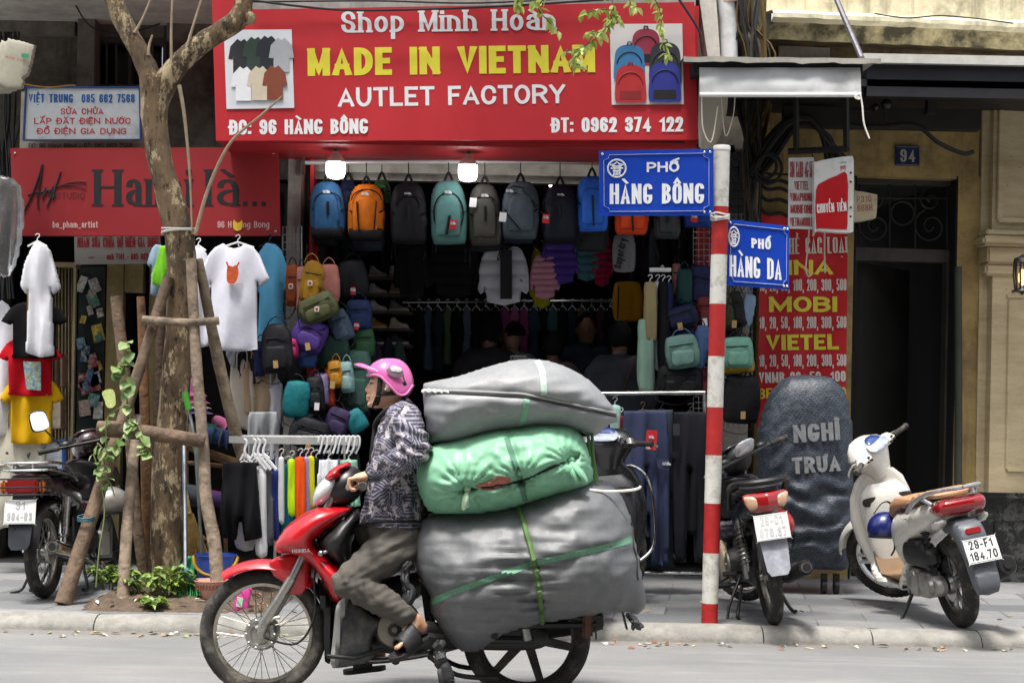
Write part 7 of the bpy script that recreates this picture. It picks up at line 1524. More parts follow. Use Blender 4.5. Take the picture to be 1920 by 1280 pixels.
LB = [('rust brown sling bag, leftmost of the bright bags', (537, 496, 560, 566), 12.15, 'a04a20', 3, 1, 0), ('narrow salmon pink bag between rust and mustard ones', (556, 500, 576, 574), 12.13, 'cf8f86', -2, 0, 0), ('mustard yellow bag with square patch', (566, 488, 603, 562), 12.08, 'b3831f', 4, 1, 0), ('dusty pink bag right of the mustard one', (600, 496, 634, 560), 12.12, 'c98378', -3, 0, 0),
      ('olive green sling bag slung slantwise under the mustard one', (566, 552, 628, 598), 12.04, '555a38', -22, 1, 0), ('purple day bag with yellow cords', (553, 598, 608, 652), 12.06, '4f3487', 18, 0, 'a98a5a'), ('black backpack with kraft tag, leftmost of the lower bags', (494, 606, 545, 690), 12.0, '1b1c24', 6, 0, 'a98a5a'), ('hot pink small pouch beside the black backpack', (541, 634, 560, 668), 12.05, 'b8246a', 0, 0, 0),
      ('blue strappy bag under the purple one', (560, 640, 592, 684), 12.1, '2f4f8a', 12, 0, 0), ('teal sling bag with dark label', (535, 714, 578, 776), 12.0, '137a82', 2, 0, 0), ('black sling bag right of the teal one', (577, 706, 606, 764), 12.04, '1c1c22', -4, 0, 'd6d6d8'), ('lilac bag near the rider helmet', (590, 700, 616, 752), 12.1, '8f7fb0', -8, 0, 0), ('orange red bag edge beside the lilac one', (610, 690, 626, 756), 12.14, 'c4441d', -10, 0, 0),
      ('ochre bag above the pink helmet peak', (618, 676, 642, 722), 12.1, 'b9801c', -6, 0, 'a98a5a'), ('pale aqua bag left of the helmet', (638, 678, 662, 730), 12.12, '8fb4b4', -10, 0, 0), ('big sage green bag behind the helmet peak', (646, 656, 692, 760), 12.25, '45685f', -6, 0, 0), ('cobalt pouch with red tag in the middle of the left display', (652, 562, 694, 614), 12.3, '1d3564', 5, 0, 'b81e22'), ('black bag with white mark above the cobalt pouch', (640, 488, 686, 550), 12.35, '17181c', 0, 0, 'b81e22'),
      ('grey blue bag behind the olive sling', (622, 580, 656, 634), 12.2, '4f5f76', -14, 0, 0), ('navy bag at the far left of the lower bags', (478, 640, 500, 700), 12.1, '26306b', 10, 0, 0), ('dark green bag under the grey blue one', (600, 628, 650, 684), 12.2, '22443c', 8, 0, 'a98a5a'), ('violet and mint bag low beside the rider', (612, 764, 652, 812), 12.1, '3d2f58', 20, 0, 0), ('turquoise bag corner low beside the rider', (650, 768, 684, 806), 12.12, '1f7d88', -25, 0, 0), ('black bag with yellow trim on the bottom row', (548, 784, 612, 836), 12.0, '1b1d26', 10, 0, 'a98a5a'), ('dark blue bag on the bottom row behind the shorts', (596, 776, 648, 834), 12.15, '1f2c50', -10, 0, 0), ('grey bag with dangling tags under the lilac one', (568, 752, 604, 800), 12.2, '3b3e46', 0, 0, 'd6d6d8'), ('coal black bag filling the gap above the teal sling', (520, 668, 570, 722), 12.25, '15161b', 0, 0, 0), ('green cross bag above the sage one', (664, 616, 700, 664), 12.3, '2f5a3a', 6, 0, 0)]
for lab, b, d, c, rot, pt, tg in LB: bag(lab, b, d, c, rot, patch=pt, tagc=tg or None, group=GL)
RB = [('navy bag at the top of the right display', (1292, 498, 1334, 566), 12.45, '1e2450', 0, 0, 0), ('dark teal bag left of the navy one', (1270, 504, 1296, 566), 12.4, '12413f', -4, 0, 0), ('salmon strip bag at the left of the right display', (1262, 494, 1276, 546), 12.5, 'a5706a', 0, 0, 0), ('navy waist pouch lying level in the right display', (1248, 574, 1304, 612), 12.35, '1a2348', -14, 0, 'a98a5a'), ('maroon pouch beside the striped pole', (1308, 556, 1336, 606), 12.4, '7a2a30', 4, 0, 'd6d6d8'), ('mint green backpack hanging low beside the rail of tops', (1252, 628, 1306, 684), 12.2, '6d938a', -8, 0, 0), ('blue bag strap and tassel bag beside the mint backpack', (1300, 610, 1326, 684), 12.25, '4a6796', 3, 0, 0), ('big black bag under the mint backpack', (1238, 684, 1312, 736), 12.25, '141519', 2, 0, 0), ('royal blue bag behind the mint backpack', (1262, 606, 1300, 640), 12.4, '22297a', 0, 0, 0), ('wine red bag right of the big black one', (1306, 690, 1330, 738), 12.3, '6d1a2a', 0, 0, 0), ('deep green bag in the middle of the right display', (1276, 560, 1310, 598), 12.45, '1c4636', -20, 0, 0),
      ('olive bag right of the striped pole', (1362, 548, 1380, 612), 12.4, '424a30', 4, 0, 'a98a5a'), ('black narrow bag right of the striped pole', (1374, 546, 1394, 606), 12.38, '1b1b20', -3, 0, 0), ('pale blue bag at the far right of the display', (1390, 552, 1412, 606), 12.4, '8aa4c4', 6, 0, 0), ('mint satchel right of the striped pole', (1358, 632, 1408, 684), 12.15, '7fb9a4', -8, 0, 0), ('yellow bag under the mint satchel', (1358, 664, 1410, 696), 12.2, 'b89a22', -6, 0, 0), ('dark blue bag under the yellow one', (1362, 680, 1412, 700), 12.25, '1f2f86', -8, 0, 0), ('large black backpack right of the striped pole', (1360, 704, 1420, 784), 12.2, '17181b', 0, 0, 'a98a5a'), ('black bag above the mint satchel', (1348, 590, 1384, 640), 12.5, '202126', 0, 0, 0)]
for lab, b, d, c, rot, pt, tg in RB: bag(lab, b, d, c, rot, patch=pt, tagc=tg or None, group=GRr)
# rail of tops at the right
rr = thing('hanging_rail', 'short white rail of tops beside the right bag display', 'rail', at(1235, 508, 12.5)); g = MB(); pxline(g, [(1218, 506), (1258, 506)], 12.3, .016, 8); pxline(g, [(1240, 506, 12.3), (1242, 500, 13)], 12.3, .014, 8); g.build('tube', mat('cfd0cf', .4), rr, world=True)
for lab, b, c in (('sage green top hung sideways at the right rail', (1194, 600, 1228, 736), '86a596'), ('sand coloured top hung sideways at the right rail', (1206, 530, 1232, 640), '8f8260'), ('white top hung sideways at the right rail', (1224, 530, 1242, 692), 'c9cbd6'), ('black top hung sideways behind the white one', (1232, 530, 1254, 700), '17181d'), ('navy top hung sideways at the end of the right rail', (1244, 532, 1264, 690), '1d2547')):
    garment('shirt', lab, 'top', STRIP, b, 12.3 + random.uniform(-.02, .1), c, .16, .01, 3, True, group='tops on the right rail', res=20)
# trouser rack
tr = thing('clothes_rack', 'chrome rack of dark trousers standing on the pavement before the shop', 'rack', at(1230, 1070, 11.6))
g = MB(); pxline(g, [(1112, 738), (1322, 736)], 11.6, .014, 10); pxline(g, [(1320, 734), (1322, 1070)], 11.6, .013, 8); pxline(g, [(1118, 738), (1118, 1070)], 11.6, .013, 8); pxline(g, [(1118, 1072), (1322, 1074)], 11.6, .012, 8); g.build('frame', met('c9cac9', .25), tr, world=True)
TG = 'trousers on the pavement rack'
t = garment('trousers', 'navy cargo trousers with red tag on the pavement rack', 'trousers', PANTS, (1164, 770, 1256, 1060), 11.5, '343b54', .14, .014, 5, 1205, '3a2a20', TG, res=44); paper_tag(t, 1219, 806, 11.5, 'b81e22', .10, 20, 36, 4); flatmark(t, [(1228, 858), (1253, 862), (1253, 880), (1232, 876)], 11.5, '31384f', 'cargo_flap', .075, n=1); dome(t, 1248, 868, 8, 11.5, .085); dome(t, 1213, 838, 4, 11.5, .106)
garment('trousers', 'slate trousers peeping out behind the navy cargo pair', 'trousers', PANTS, (1200, 768, 1266, 1062), 11.62, '333c44', .12, .01, 4, 1240, '1a1a1b', TG, res=36)
t = garment('trousers', 'black trousers beside the striped pole on the pavement rack', 'trousers', PANTS, (1260, 772, 1326, 1054), 11.52, '1e1f25', .14, .012, 5, 1294, '1a1a1b', TG, res=40); paper_tag(t, 1266, 794, 11.52, '2a2a2c', .08, 12, 22, 0)
for lab, b, c in (('mint top at the left end of the trouser rack', (1140, 760, 1166, 850), '8fb0a6'), ('crimson top wedged in the trouser rack', (1156, 780, 1172, 880), '5d1a2a'), ('blue top wedged in the trouser rack', (1166, 790, 1182, 890), '2f3f7d'), ('black trousers at the left of the pavement rack', (1120, 765, 1150, 980), '1a1a1e')): garment('shirt' if 'top' in lab else 'trousers', lab, 'top' if 'top' in lab else 'trousers', STRIP, b, 11.62, c, .12, .01, 3, True, group=TG, res=20)
# shorts rack at the left
tr = thing('clothes_rack', 'white rack crowded with bright shorts behind the red front wheel', 'rack', at(550, 1050, 10.9))
g = MB(); pxbox(g, 429, 822, 672, 830, 10.9, 10.93); pxbox(g, 512, 822, 522, 1080, 10.93, 10.96); pxbox(g, 640, 826, 648, 1080, 11.2, 11.23); pxline(g, [(440, 818, 11.3), (670, 820, 11.3)], 11.3, .012, 8)
for i in range(22): g.ball(at(432 + i * 11.2, 819, 10.91), .008, 6, 4)
g.build('frame', mat('c6c7c5', .35, .4, .08), tr, world=True, smooth=False)
SG = 'shorts on the white rack'
SS = [('black knee length shorts at the front of the white rack', SHORTS, (408, 866, 492, 1012), 10.72, '17181b', .16, 458), ('white shorts behind the black pair', STRIP, (438, 900, 478, 1030), 10.85, 'cfd0d3', .1, 0), ('white long shorts with small tick beside the black pair', STRIP, (476, 876, 502, 1042), 10.78, 'd6d8db', .14, 478), ('grey shorts hung sideways next to the white long pair', STRIP, (494, 884, 514, 1020), 10.8, '4f5156', .12, 492), ('navy shorts hung sideways on the white rack', STRIP, (506, 884, 526, 1010), 10.82, '24306a', .12, 504), ('white narrow shorts left of the teal ones', STRIP, (521, 858, 534, 980), 10.8, 'd3d5da', .1, True), ('teal blue shorts on the white rack', STRIP, (524, 872, 556, 1000), 10.85, '17627a', .14, True), ('fluorescent lime shorts left of the orange ones', STRIP, (539, 862, 556, 966), 10.78, 'b9e01c', .12, True), ('bright orange shorts on the white rack', STRIP, (552, 858, 574, 976), 10.76, 'e2521c', .14, True), ('lilac shorts next to the orange ones', STRIP, (566, 858, 582, 968), 10.82, 'a58fc4', .1, True), ('lemon yellow shorts next to the lilac ones', STRIP, (576, 856, 591, 950), 10.84, 'c9cc2a', .1, True), ('black shorts squeezed beside the lemon ones', STRIP, (586, 860, 600, 940), 10.86, '1c1d22', .1, True), ('white sport shorts behind the headlamp', SHORTS, (592, 862, 640, 950), 10.84, 'cdd0d4', .12, True), ('mint shorts at the right end of the white rack', SHORTS, (632, 862, 676, 950), 10.88, '8fbfa8', .12, True), ('dark blue shorts under the orange ones', STRIP, (545, 900, 590, 1000), 10.98, '1c3a6a', .1, 0), ('black shorts with waist band at the right end of the rack', STRIP, (652, 850, 676, 930), 10.95, '17171a', .1, True)]
for lab, sh, b, d, c, th, h in SS: garment('shorts', lab, 'shorts', sh, b, d, c, th, .012, 4, h or None, 'b9babc', SG, res=30)
for i, cx in enumerate((459, 476, 484, 494)):
    t = thing('coat_hanger', ('frontmost', 'second', 'third', 'rearmost')[i] + ' white plastic hanger with long arm on the white rack', 'hanger', at(cx, 880, 10.74), 'long white hangers'); g = MB(); pxline(g, [(cx - 2, 822), (cx + 4, 828), (cx, 842), (cx, 852)], 10.74, .008, 6, smooth=4); pxline(g, [(cx, 850), (cx - 8, 862), (cx + 2, 868), (cx + 10, 858), (cx, 850)], 10.74, .009, 6); pxline(g, [(cx, 852), (cx + 24, 880)], 10.74, .011, 6); g.build('wire', plas('e3e4e6', .4), t, world=True)
for i in range(9):
    x = 600 + i * 8.6; t = thing('coat_hanger', ('first', 'second', 'third', 'fourth', 'fifth', 'sixth', 'seventh', 'eighth', 'ninth')[i] + ' empty white hanger hook from the left on the crowded end of the white rack', 'hanger', at(x, 850, 10.88), 'empty white hangers'); g = MB(); pxline(g, [(x - 3, 828), (x, 818), (x + 5, 820), (x + 3 + 2 * math.sin(i), 834), (x - 2, 850)], 10.88 + .02 * (i % 3), .007, 6, smooth=4); g.build('hook', plas('e3e4e6', .4), t, world=True)
# hanging tee shirts of the studio
t = garment('tee_shirt', 'white tee shirt with an orange animal print hanging right of the tree', 'tee shirt', TEE, (372, 456, 506, 657), 11.9, 'd5d6e2', .13, .014, 5, 446, 'e6e7ea', 'tee shirts of the studio', res=46)
g = MB(); P = sm([(430, 505), (434, 500), (440, 502), (446, 499), (450, 505), (451, 516), (446, 530), (438, 534), (430, 530), (429, 516)], 3); TW = lambda u, v, h: at(u, v, 11.9) + Vector((0, -.088 - h, 0)); g.extr(P, TW, 0, .002); g.tube([TW(432, 503, .002), TW(429, 493, .002)], .006, 4); g.tube([TW(448, 502, .002), TW(452, 494, .002)], .006, 4); g.tube([TW(448, 534, .002), TW(460, 535, .002)], .002, 4); g.build('print', mat('c2501f', .7, 0, .35, 60), t, world=True, smooth=False)
garment('tee_shirt', 'sky blue tee shirt hung sideways beside the shop pier', 'tee shirt', SIDET, (470, 455, 548, 656), 12.25, '5fa9cf', .14, .014, 3, 505, '15151a', 'tee shirts of the studio')
garment('tee_shirt', 'white tee shirt mostly hidden behind the tree props', 'tee shirt', SIDET, (346, 462, 402, 650), 12.05, 'cfd0da', .12, .012, 3, 372, 'e6e7ea', 'tee shirts of the studio')
garment('tee_shirt', 'pale blue tee shirt behind the trunk, left side', 'tee shirt', SIDET, (276, 458, 318, 556), 12.2, '8397ab', .1, .01, 3, None, group='tee shirts of the studio')
garment('tee_shirt', 'lime green tee shirt slanting behind the trunk', 'tee shirt', STRIP, (290, 462, 316, 536), 12.1, '6fb82a', .08, .008, 3, None, rot=14, group='tee shirts of the studio')
garment('tee_shirt', 'white tee shirt hung sideways over the black one at the far left', 'tee shirt', SIDET, (40, 454, 112, 668), 11.7, 'd8d9df', .16, .016, 3, 70, 'd6d6d6', 'tee shirts of the studio', res=60)
garment('tee_shirt', 'black tee shirt above the red one at the far left', 'tee shirt', TEE, (2, 566, 128, 672), 11.95, '101013', .12, .012, 5, None, group='tee shirts of the studio')
t = garment('tee_shirt', 'red tee shirt with a coloured square print at the far left', 'tee shirt', TEE, (-4, 632, 118, 742), 12.0, 'b0101f', .13, .014, 5, None, group='tee shirts of the studio')
flatmark(t, [(50, 678), (83, 679), (83, 732), (56, 730)], 12.0, '', 'print', .085, mat('6f8c96', .7, 0, .9, 55, name='mixed_print', dirt='b3a13a', dscale=30), n=1)
garment('tee_shirt', 'yellow tee shirt below the red one at the far left', 'tee shirt', TEE, (0, 704, 120, 832), 12.05, 'c79a12', .13, .016, 5, None, group='tee shirts of the studio')
garment('tee_shirt', 'white printed tee shirt cut by the left edge of the view', 'tee shirt', TEE, (-70, 562, 42, 816), 12.1, 'c9cbd2', .12, .014, 5, None, group='tee shirts of the studio')
garment('gold_cloth', 'mustard brown cloth hanging behind the sideways white tee shirt', 'cloth', STRIP, (50, 530, 66, 640), 11.85, '7a6130', .06, .006, 3, None)
for lab, b, c, sh in (('cream tote bag with a red dot at the far left', (-10, 796, 80, 918), 'b8b3a4', TOTE), ('plain cream tote bag hanging lowest at the far left', (-20, 900, 36, 986), 'aaa698', TOTE), ('beige canvas bag left of the shorts rack', (432, 684, 476, 800), 'b9b1a3', TOTE), ('tan canvas bag with brown edge under the white tee shirt', (456, 668, 512, 772), 'a58f76', TOTE), ('white cloth bag right of the tan one', (500, 720, 526, 830), 'c6c8d0', TOTE), ('dark cloth bag under the white tee shirt', (446, 664, 478, 720), '26262b', TOTE), ('grey triangular cloth hanging under the white tee shirt', (424, 658, 450, 692), '8f9096', [(-.5, 1), (.5, 1), (.3, .4), (0, 0), (-.35, .5)])):
    t = garment('tote_bag', lab, 'bag', sh, b, 12.1, c, .06, .010, 3, None, rot=random.uniform(-6, 6), group='cloth bags of the studio', res=24)
    if 'triang' not in lab:
        g = MB(); w = (b[2] - b[0]) * .22; cx = (b[0] + b[2]) / 2; pxline(g, [(cx - w, b[1] + 4), (cx - w * .8, b[1] - 26), (cx + w * .8, b[1] - 26), (cx + w, b[1] + 4)], 12.08, .012, 5, smooth=4, flat=.4); g.build('handle', fab(c), t, world=True)
    if 'red dot' in lab: flatmark(t, [(20, 866), (26, 864), (28, 870), (22, 873)], 12.0, 'a0262a', 'print', .0); flatmark(t, [(10, 850), (14, 846), (16, 852)], 12.0, '2c2c30', 'print', .0); flatmark(t, [(50, 852), (58, 848), (54, 860)], 12.0, '2c2c30', 'print', .0)
garment('grey_trousers', 'pale grey trousers hanging behind the shorts rack', 'trousers', PANTS, (464, 772, 524, 900), 12.0, '93969a', .1, .012, 4, None)
rz_ = random.Random(11)
for i, (x0, x1, y0, y1, d, n) in enumerate(((598, 770, 440, 560, 13.7, 9), (1180, 1330, 430, 600, 13.4, 8), (610, 760, 640, 760, 13.0, 7))):
    for q in range(n):
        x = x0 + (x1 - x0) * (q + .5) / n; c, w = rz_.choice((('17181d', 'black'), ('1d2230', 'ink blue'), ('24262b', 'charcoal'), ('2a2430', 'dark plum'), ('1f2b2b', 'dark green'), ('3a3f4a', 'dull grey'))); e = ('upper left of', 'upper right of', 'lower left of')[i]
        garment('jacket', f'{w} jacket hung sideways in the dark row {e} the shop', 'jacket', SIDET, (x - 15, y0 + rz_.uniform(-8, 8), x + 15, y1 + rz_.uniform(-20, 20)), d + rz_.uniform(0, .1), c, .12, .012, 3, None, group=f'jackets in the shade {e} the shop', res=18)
for i, x in enumerate((606, 690, 770, 846, 910, 972, 1048, 1110)):
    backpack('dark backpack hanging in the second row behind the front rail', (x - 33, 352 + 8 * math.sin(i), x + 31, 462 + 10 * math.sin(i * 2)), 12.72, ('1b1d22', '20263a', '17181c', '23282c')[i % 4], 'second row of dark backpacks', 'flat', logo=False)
for i in range(12):
    x = 486 + i * 15; c = ('1b1c20', '3c4046', '1f2a4a', '26272c', '4d5056', '16171a')[i % 6]
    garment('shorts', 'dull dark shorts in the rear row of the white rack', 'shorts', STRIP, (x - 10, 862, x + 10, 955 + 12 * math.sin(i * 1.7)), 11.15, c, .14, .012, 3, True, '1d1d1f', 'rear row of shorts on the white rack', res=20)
# ================================================================ TREE, PROPS, PLANTS
def bark():
    m, nt, b = _new('bark'); b.inputs['Roughness'].default_value = .9
    n1 = noise_n(nt, 4, 9, .7, stretch=(1.6, 1.6, .5)); n2 = noise_n(nt, 22, 7, .75, stretch=(1.2, 1.2, .4)); n3 = noise_n(nt, 7, 8, .75, stretch=(1.5, 1.5, .7))
    o = mixc(nt, ramp(nt, n1.outputs[0], [(.4, 0.0), (.6, 1.0)]).outputs[0], '4a3d2f', '806a50'); o = mixc(nt, ramp(nt, n3.outputs[0], [(.53, 0.0), (.57, .95)]).outputs[0], o, 'b8a684'); o = mixc(nt, ramp(nt, n2.outputs[0], [(.36, .95), (.47, 0.0)]).outputs[0], o, '1d1813')
    nt.links.new(o, b.inputs['Base Color']); bump(nt, b, n2.outputs[0], .9, .02); return m
BARK = bark()
def wood(c): return mat(c, .85, 0, .35, 12, .7, 26, dirt='3b332b', dscale=9, bdist=.02)
def rough_tube(mb, pts, r, n=16, amp=.07, s=6, smooth=6):
    P = cat_rom([Vector(p) for p in pts], smooth, False); k = len(P)
    rr = [r[0] + (r[-1] - r[0]) * i / (k - 1) for i in range(k)] if len(r) == 2 else [np.interp(i / (k - 1) * (len(r) - 1), range(len(r)), r) for i in range(k)]
    b0 = len(mb.v); mb.tube(P, rr, n)
    for i, v in enumerate(mb.v[b0:]):
        c = P[min(k - 1, i // n)]; d = v - c; q = 1 + amp * (nz(v.x, v.y, v.z * .5, s * 3) + .7 * nz(v.x, v.y, v.z, s * 8)); mb.v[b0 + i] = c + d * q
TD = 10.9
tree = thing('street_tree', 'pruned street tree with mottled bark and high fork, tied to wooden props', 'tree', at(312, 1095, TD))
g = MB(); rough_tube(g, [at(x, y, TD) for x, y in ((308, 1110), (312, 1060), (316, 900), (326, 760), (336, 640), (341, 520), (336, 440), (318, 370), (300, 300), (290, 230), (290, 150))], [.125, .11, .105, .098, .09, .093, .095, .085, .078, .08, .10], 22, .09, 5); g.build('trunk', BARK, tree, world=True)
g = MB(); rough_tube(g, [at(x, y, TD) for x, y in ((288, 190), (280, 140), (258, 92), (228, 36), (196, -40))], [.08, .07, .062, .06, .055], 16, .1, 6); g.build('limb', BARK, tree, world=True)
g = MB(); rough_tube(g, [at(x, y, TD) for x, y in ((292, 190), (318, 142), (352, 104), (402, 66), (440, 42), (456, 10), (456, -40))], [.085, .075, .066, .064, .068, .06, .055], 16, .11, 6); g.ball(at(466, 34, TD), (.05, .05, .045), 12, 8); g.build('limb', BARK, tree, world=True)
for pts in (((322, 130), (321, 60), (324, -20)), ((350, 90), (362, 50), (384, -20)), ((252, 62), (268, 34), (290, -20)), ((336, 160), (346, 220), (356, 330), (360, 440)), ((366, 440), (392, 350), (432, 268), (490, 216), (530, 180)), ((278, 104), (280, 84), (286, 66))):
    g = MB(); P = cat_rom([at(x, y, TD - .05) for x, y in pts], 6, False); L = len(P); g.tube(P, [.014 - .009 * i / L if pts[0][1] > 130 else .011 - .005 * i / L for i in range(L)], 7); g.build('shoot', mat('9a8a73', .8, 0, .25, 20), tree, world=True)
g = MB()
for i in range(3): P = [at(335, 428 + i * 4, TD)]; g.tube([P[0] + Vector((.106 * math.cos(a), .106 * math.sin(a), .012 * math.sin(a + i))) for a in np.linspace(0, 6.28, 21)], .005, 5)
g.build('tie_wire', mat('cfccc4', .6), tree, world=True)
def leaf_mat(a, b_, trans=.25):
    m, nt, b = _new('leaf'); b.inputs['Roughness'].default_value = .45; oi = _n(nt, 'NewGeometry'); r = ramp(nt, oi.outputs['Random Per Island'], [(0.0, a), (1.0, b_)]); nt.links.new(r.outputs[0], b.inputs['Base Color'])
    tr = _n(nt, 'BsdfTranslucent'); nt.links.new(r.outputs[0], tr.inputs[0]); mx = _n(nt, 'MixShader'); mx.inputs[0].default_value = trans; nt.links.new(b.outputs[0], mx.inputs[1]); nt.links.new(tr.outputs[0], mx.inputs[2])
    nt.links.new(mx.outputs[0], nt.nodes['Material Output'].inputs[0]); return m
LEAF = leaf_mat('4d6b24', '8ea84e'); LEAFD = leaf_mat('2f4a22', '5d7f3a', .15)
def leaf(mb, p, L, W, yaw, pitch, roll=0, fold_=.25):
    M_ = Matrix.Translation(p) @ Matrix.Rotation(yaw, 4, 'Z') @ Matrix.Rotation(pitch, 4, 'Y') @ Matrix.Rotation(roll, 4, 'X'); f = W * fold_
    mb.add([(0, 0, 0), (L * .35, W * .5, f), (L * .7, W * .38, f * .7 - L * .04), (L, 0, -L * .12), (L * .7, -W * .38, f * .7 - L * .04), (L * .35, -W * .5, f), (L * .35, 0, 0), (L * .7, 0, -L * .04)], [(0, 6, 1), (1, 6, 7, 2), (2, 7, 3), (0, 5, 6), (5, 4, 7, 6), (4, 3, 7)], M_)
rnd = random.Random(3)
# crown added out of view to shade the facade, and the sprays that hang down in front of the signboard
g = MB(); cl = [(rnd.uniform(-3.9, 1.5), rnd.uniform(8.6, 11.2), rnd.uniform(4.9, 7.6), rnd.uniform(.35, .8)) for _ in range(46)]
for (x, y, z, r) in cl:
    for _ in range(int(58 * (r / .5))):
        d_ = Vector((rnd.gauss(0, 1), rnd.gauss(0, 1), rnd.gauss(0, .7))).normalized() * r * rnd.random() ** .4; p = Vector((x, y, z)) + d_
        leaf(g, p, rnd.uniform(.08, .13), .06, rnd.uniform(0, 6.28), rnd.uniform(-.6, 1.1), rnd.uniform(-1, 1))
g.build('crown', LEAF, tree, world=True, smooth=False, auto=180)
sp_t = thing('leafy_branch', 'thin leafy branches hanging down in front of the red signboard top', 'branch', at(1130, 140, 9.6))
tw, lv = MB(), MB()
for pts in (((1060, -30), (1010, 10), (1028, 40), (1046, 58)), ((1140, -40), (1150, 20), (1140, 45), (1128, 62), (1100, 84), (1085, 92), (1062, 96)), ((1150, 20), (1122, 18), (1090, 28)), ((1140, 45), (1150, 30), (1158, 40)), ((1180, -30), (1182, 6), (1192, 14)), ((1200, -40), (1225, -6), (1240, 30), (1238, 60), (1246, 84), (1252, 108)), ((1128, 62), (1110, 60), (1095, 66)), ((1085, 92), (1078, 112), (1084, 124)), ((980, -30), (970, 4), (975, 10)), ((1000, -40), (1004, -2), (1002, 8))):
    P = cat_rom([at(x, y, 9.6 + .2 * math.sin(x)) for x, y in pts], 5, False); tw.tube(P, .0035, 5)
    for i, p in enumerate(P):
        for q in range(2 if i > 2 else 1):
            if rnd.random() < .8: leaf(lv, p, rnd.uniform(.04, .07), rnd.uniform(.022, .034), rnd.uniform(0, 6.28), rnd.uniform(.1, 1.2), rnd.uniform(-.9, .9))
tw.build('twig', mat('5d5440', .8), sp_t, world=True); lv.build('leaves', leaf_mat('8aa23c', 'd0d988', .3), sp_t, world=True, smooth=False, auto=180)
# wooden props
W1, W2, W3 = wood('6f5c4b'), wood('8a7a69'), wood('5d4c40')
PG = 'wooden props round the street tree'
def prop(label, pts, r, m, name='tree_prop'):
    t = thing(name, label, 'prop' if name == 'tree_prop' else 'crossbar', at(*pts[0]), PG); g = MB(); rough_tube(g, [at(*p) for p in pts], r, 12, .1, 7, 4); g.build('pole', m, t, world=True); return t
t = prop('long dark prop leaning from the kerb on the left up to the trunk', ((118, 1132, 10.25), (165, 985, 10.4), (216, 830, 10.55), (262, 690, 10.7), (316, 520, 10.8)), [.052, .044, .04, .036, .034], W1)
g = MB()
for i in range(3): c = at(161, 968 + i * 3, 10.38); g.tube([c + Vector((.049 * math.cos(a), .05 * math.sin(a), .01 * math.sin(a))) for a in np.linspace(0, 6.28, 17)], .005, 5)
g.build('blue_tie', mat('2a5560', .6), t, world=True)
prop('short pale prop standing by the kerb between the long one and the trunk', ((230, 1132, 10.3), (238, 1000, 10.42), (248, 880, 10.55), (258, 780, 10.7)), [.04, .037, .033, .03], W2)
prop('grey prop with a cut top standing free of the trunk, upper left', ((270, 1080, 10.9), (252, 930, 10.9), (240, 760, 10.92), (217, 556, 10.95)), [.036, .036, .038, .036], W1)
prop('upright orange brown prop just left of the trunk', ((276, 1085, 11.1), (274, 900, 11.1), (270, 720, 11.1), (264, 556, 11.1)), [.034, .034, .032, .026], wood('7d5a3c'))
prop('dark prop in the shade close behind the trunk', ((292, 900, 11.2), (298, 760, 11.15), (304, 620, 11.1), (322, 500, 11.0)), [.034, .034, .034, .03], W3)
prop('crooked grey prop right of the trunk with its foot by the bucket', ((408, 1096, 10.35), (402, 1020, 10.4), (386, 930, 10.45), (380, 820, 10.55), (368, 680, 10.65), (358, 486, 10.75)), [.044, .042, .038, .036, .034, .032], W2)
prop('pale prop slanting down right behind the shorts rack', ((468, 900, 11.3), (436, 790, 11.2), (402, 640, 11.1), (372, 486, 10.95)), [.04, .04, .038, .03], wood('93836d'))
prop('fat lower crossbar nailed across the props', ((184, 803, 10.42), (250, 808, 10.42), (320, 818, 10.44), (384, 826, 10.46)), [.05, .05, .044, .04], W1, 'prop_crossbar')
prop('thin upper crossbar of split wood across the trunk', ((268, 600, 10.68), (330, 604, 10.66), (362, 604, 10.66), (411, 601, 10.68)), [.03, .026, .024, .026], W2, 'prop_crossbar')
# climbing vine, ground plants
v_ = thing('climbing_vine', 'leafy green vine climbing over the lower crossbar and the grey prop', 'vine', at(205, 1000, 10.4)); tw, lv = MB(), MB()
for pts in (((240, 640), (242, 668), (232, 690), (245, 720), (238, 750), (244, 790), (230, 820), (206, 850), (190, 890), (196, 960), (186, 1030), (180, 1100)), ((236, 760), (215, 770), (200, 790), (198, 840), (182, 830)), ((204, 850), (188, 880), (175, 850)), ((244, 790), (260, 800), (270, 830), (282, 850)), ((190, 890), (206, 905), (215, 930)), ((242, 690), (225, 680), (218, 700))):
    P = cat_rom([at(x, y, 10.36) for x, y in pts], 6, False); tw.tube(P, .0045, 5)
    for p in P:
        if p.z > .75 and rnd.random() < .6: s_ = rnd.uniform(.045, .09); leaf(lv, p, s_, s_ * .85, rnd.uniform(3.6, 6.0), rnd.uniform(.0, 1.0), rnd.uniform(-.8, .8), .12)
tw.build('stem', mat('7c8a55', .7), v_, world=True); lv.build('leaves', leaf_mat('56753a', 'a3b878', .2), v_, world=True, smooth=False, auto=180)
g = MB(); q = sm([(192, 734), (212, 730), (217, 752), (214, 762), (202, 764), (196, 750)], 3); g.extr(q, pxf(10.33), 0, .002); g.build('pale_leaf', mat('b9c77e', .5, 0, .25, 40), v_, world=True)
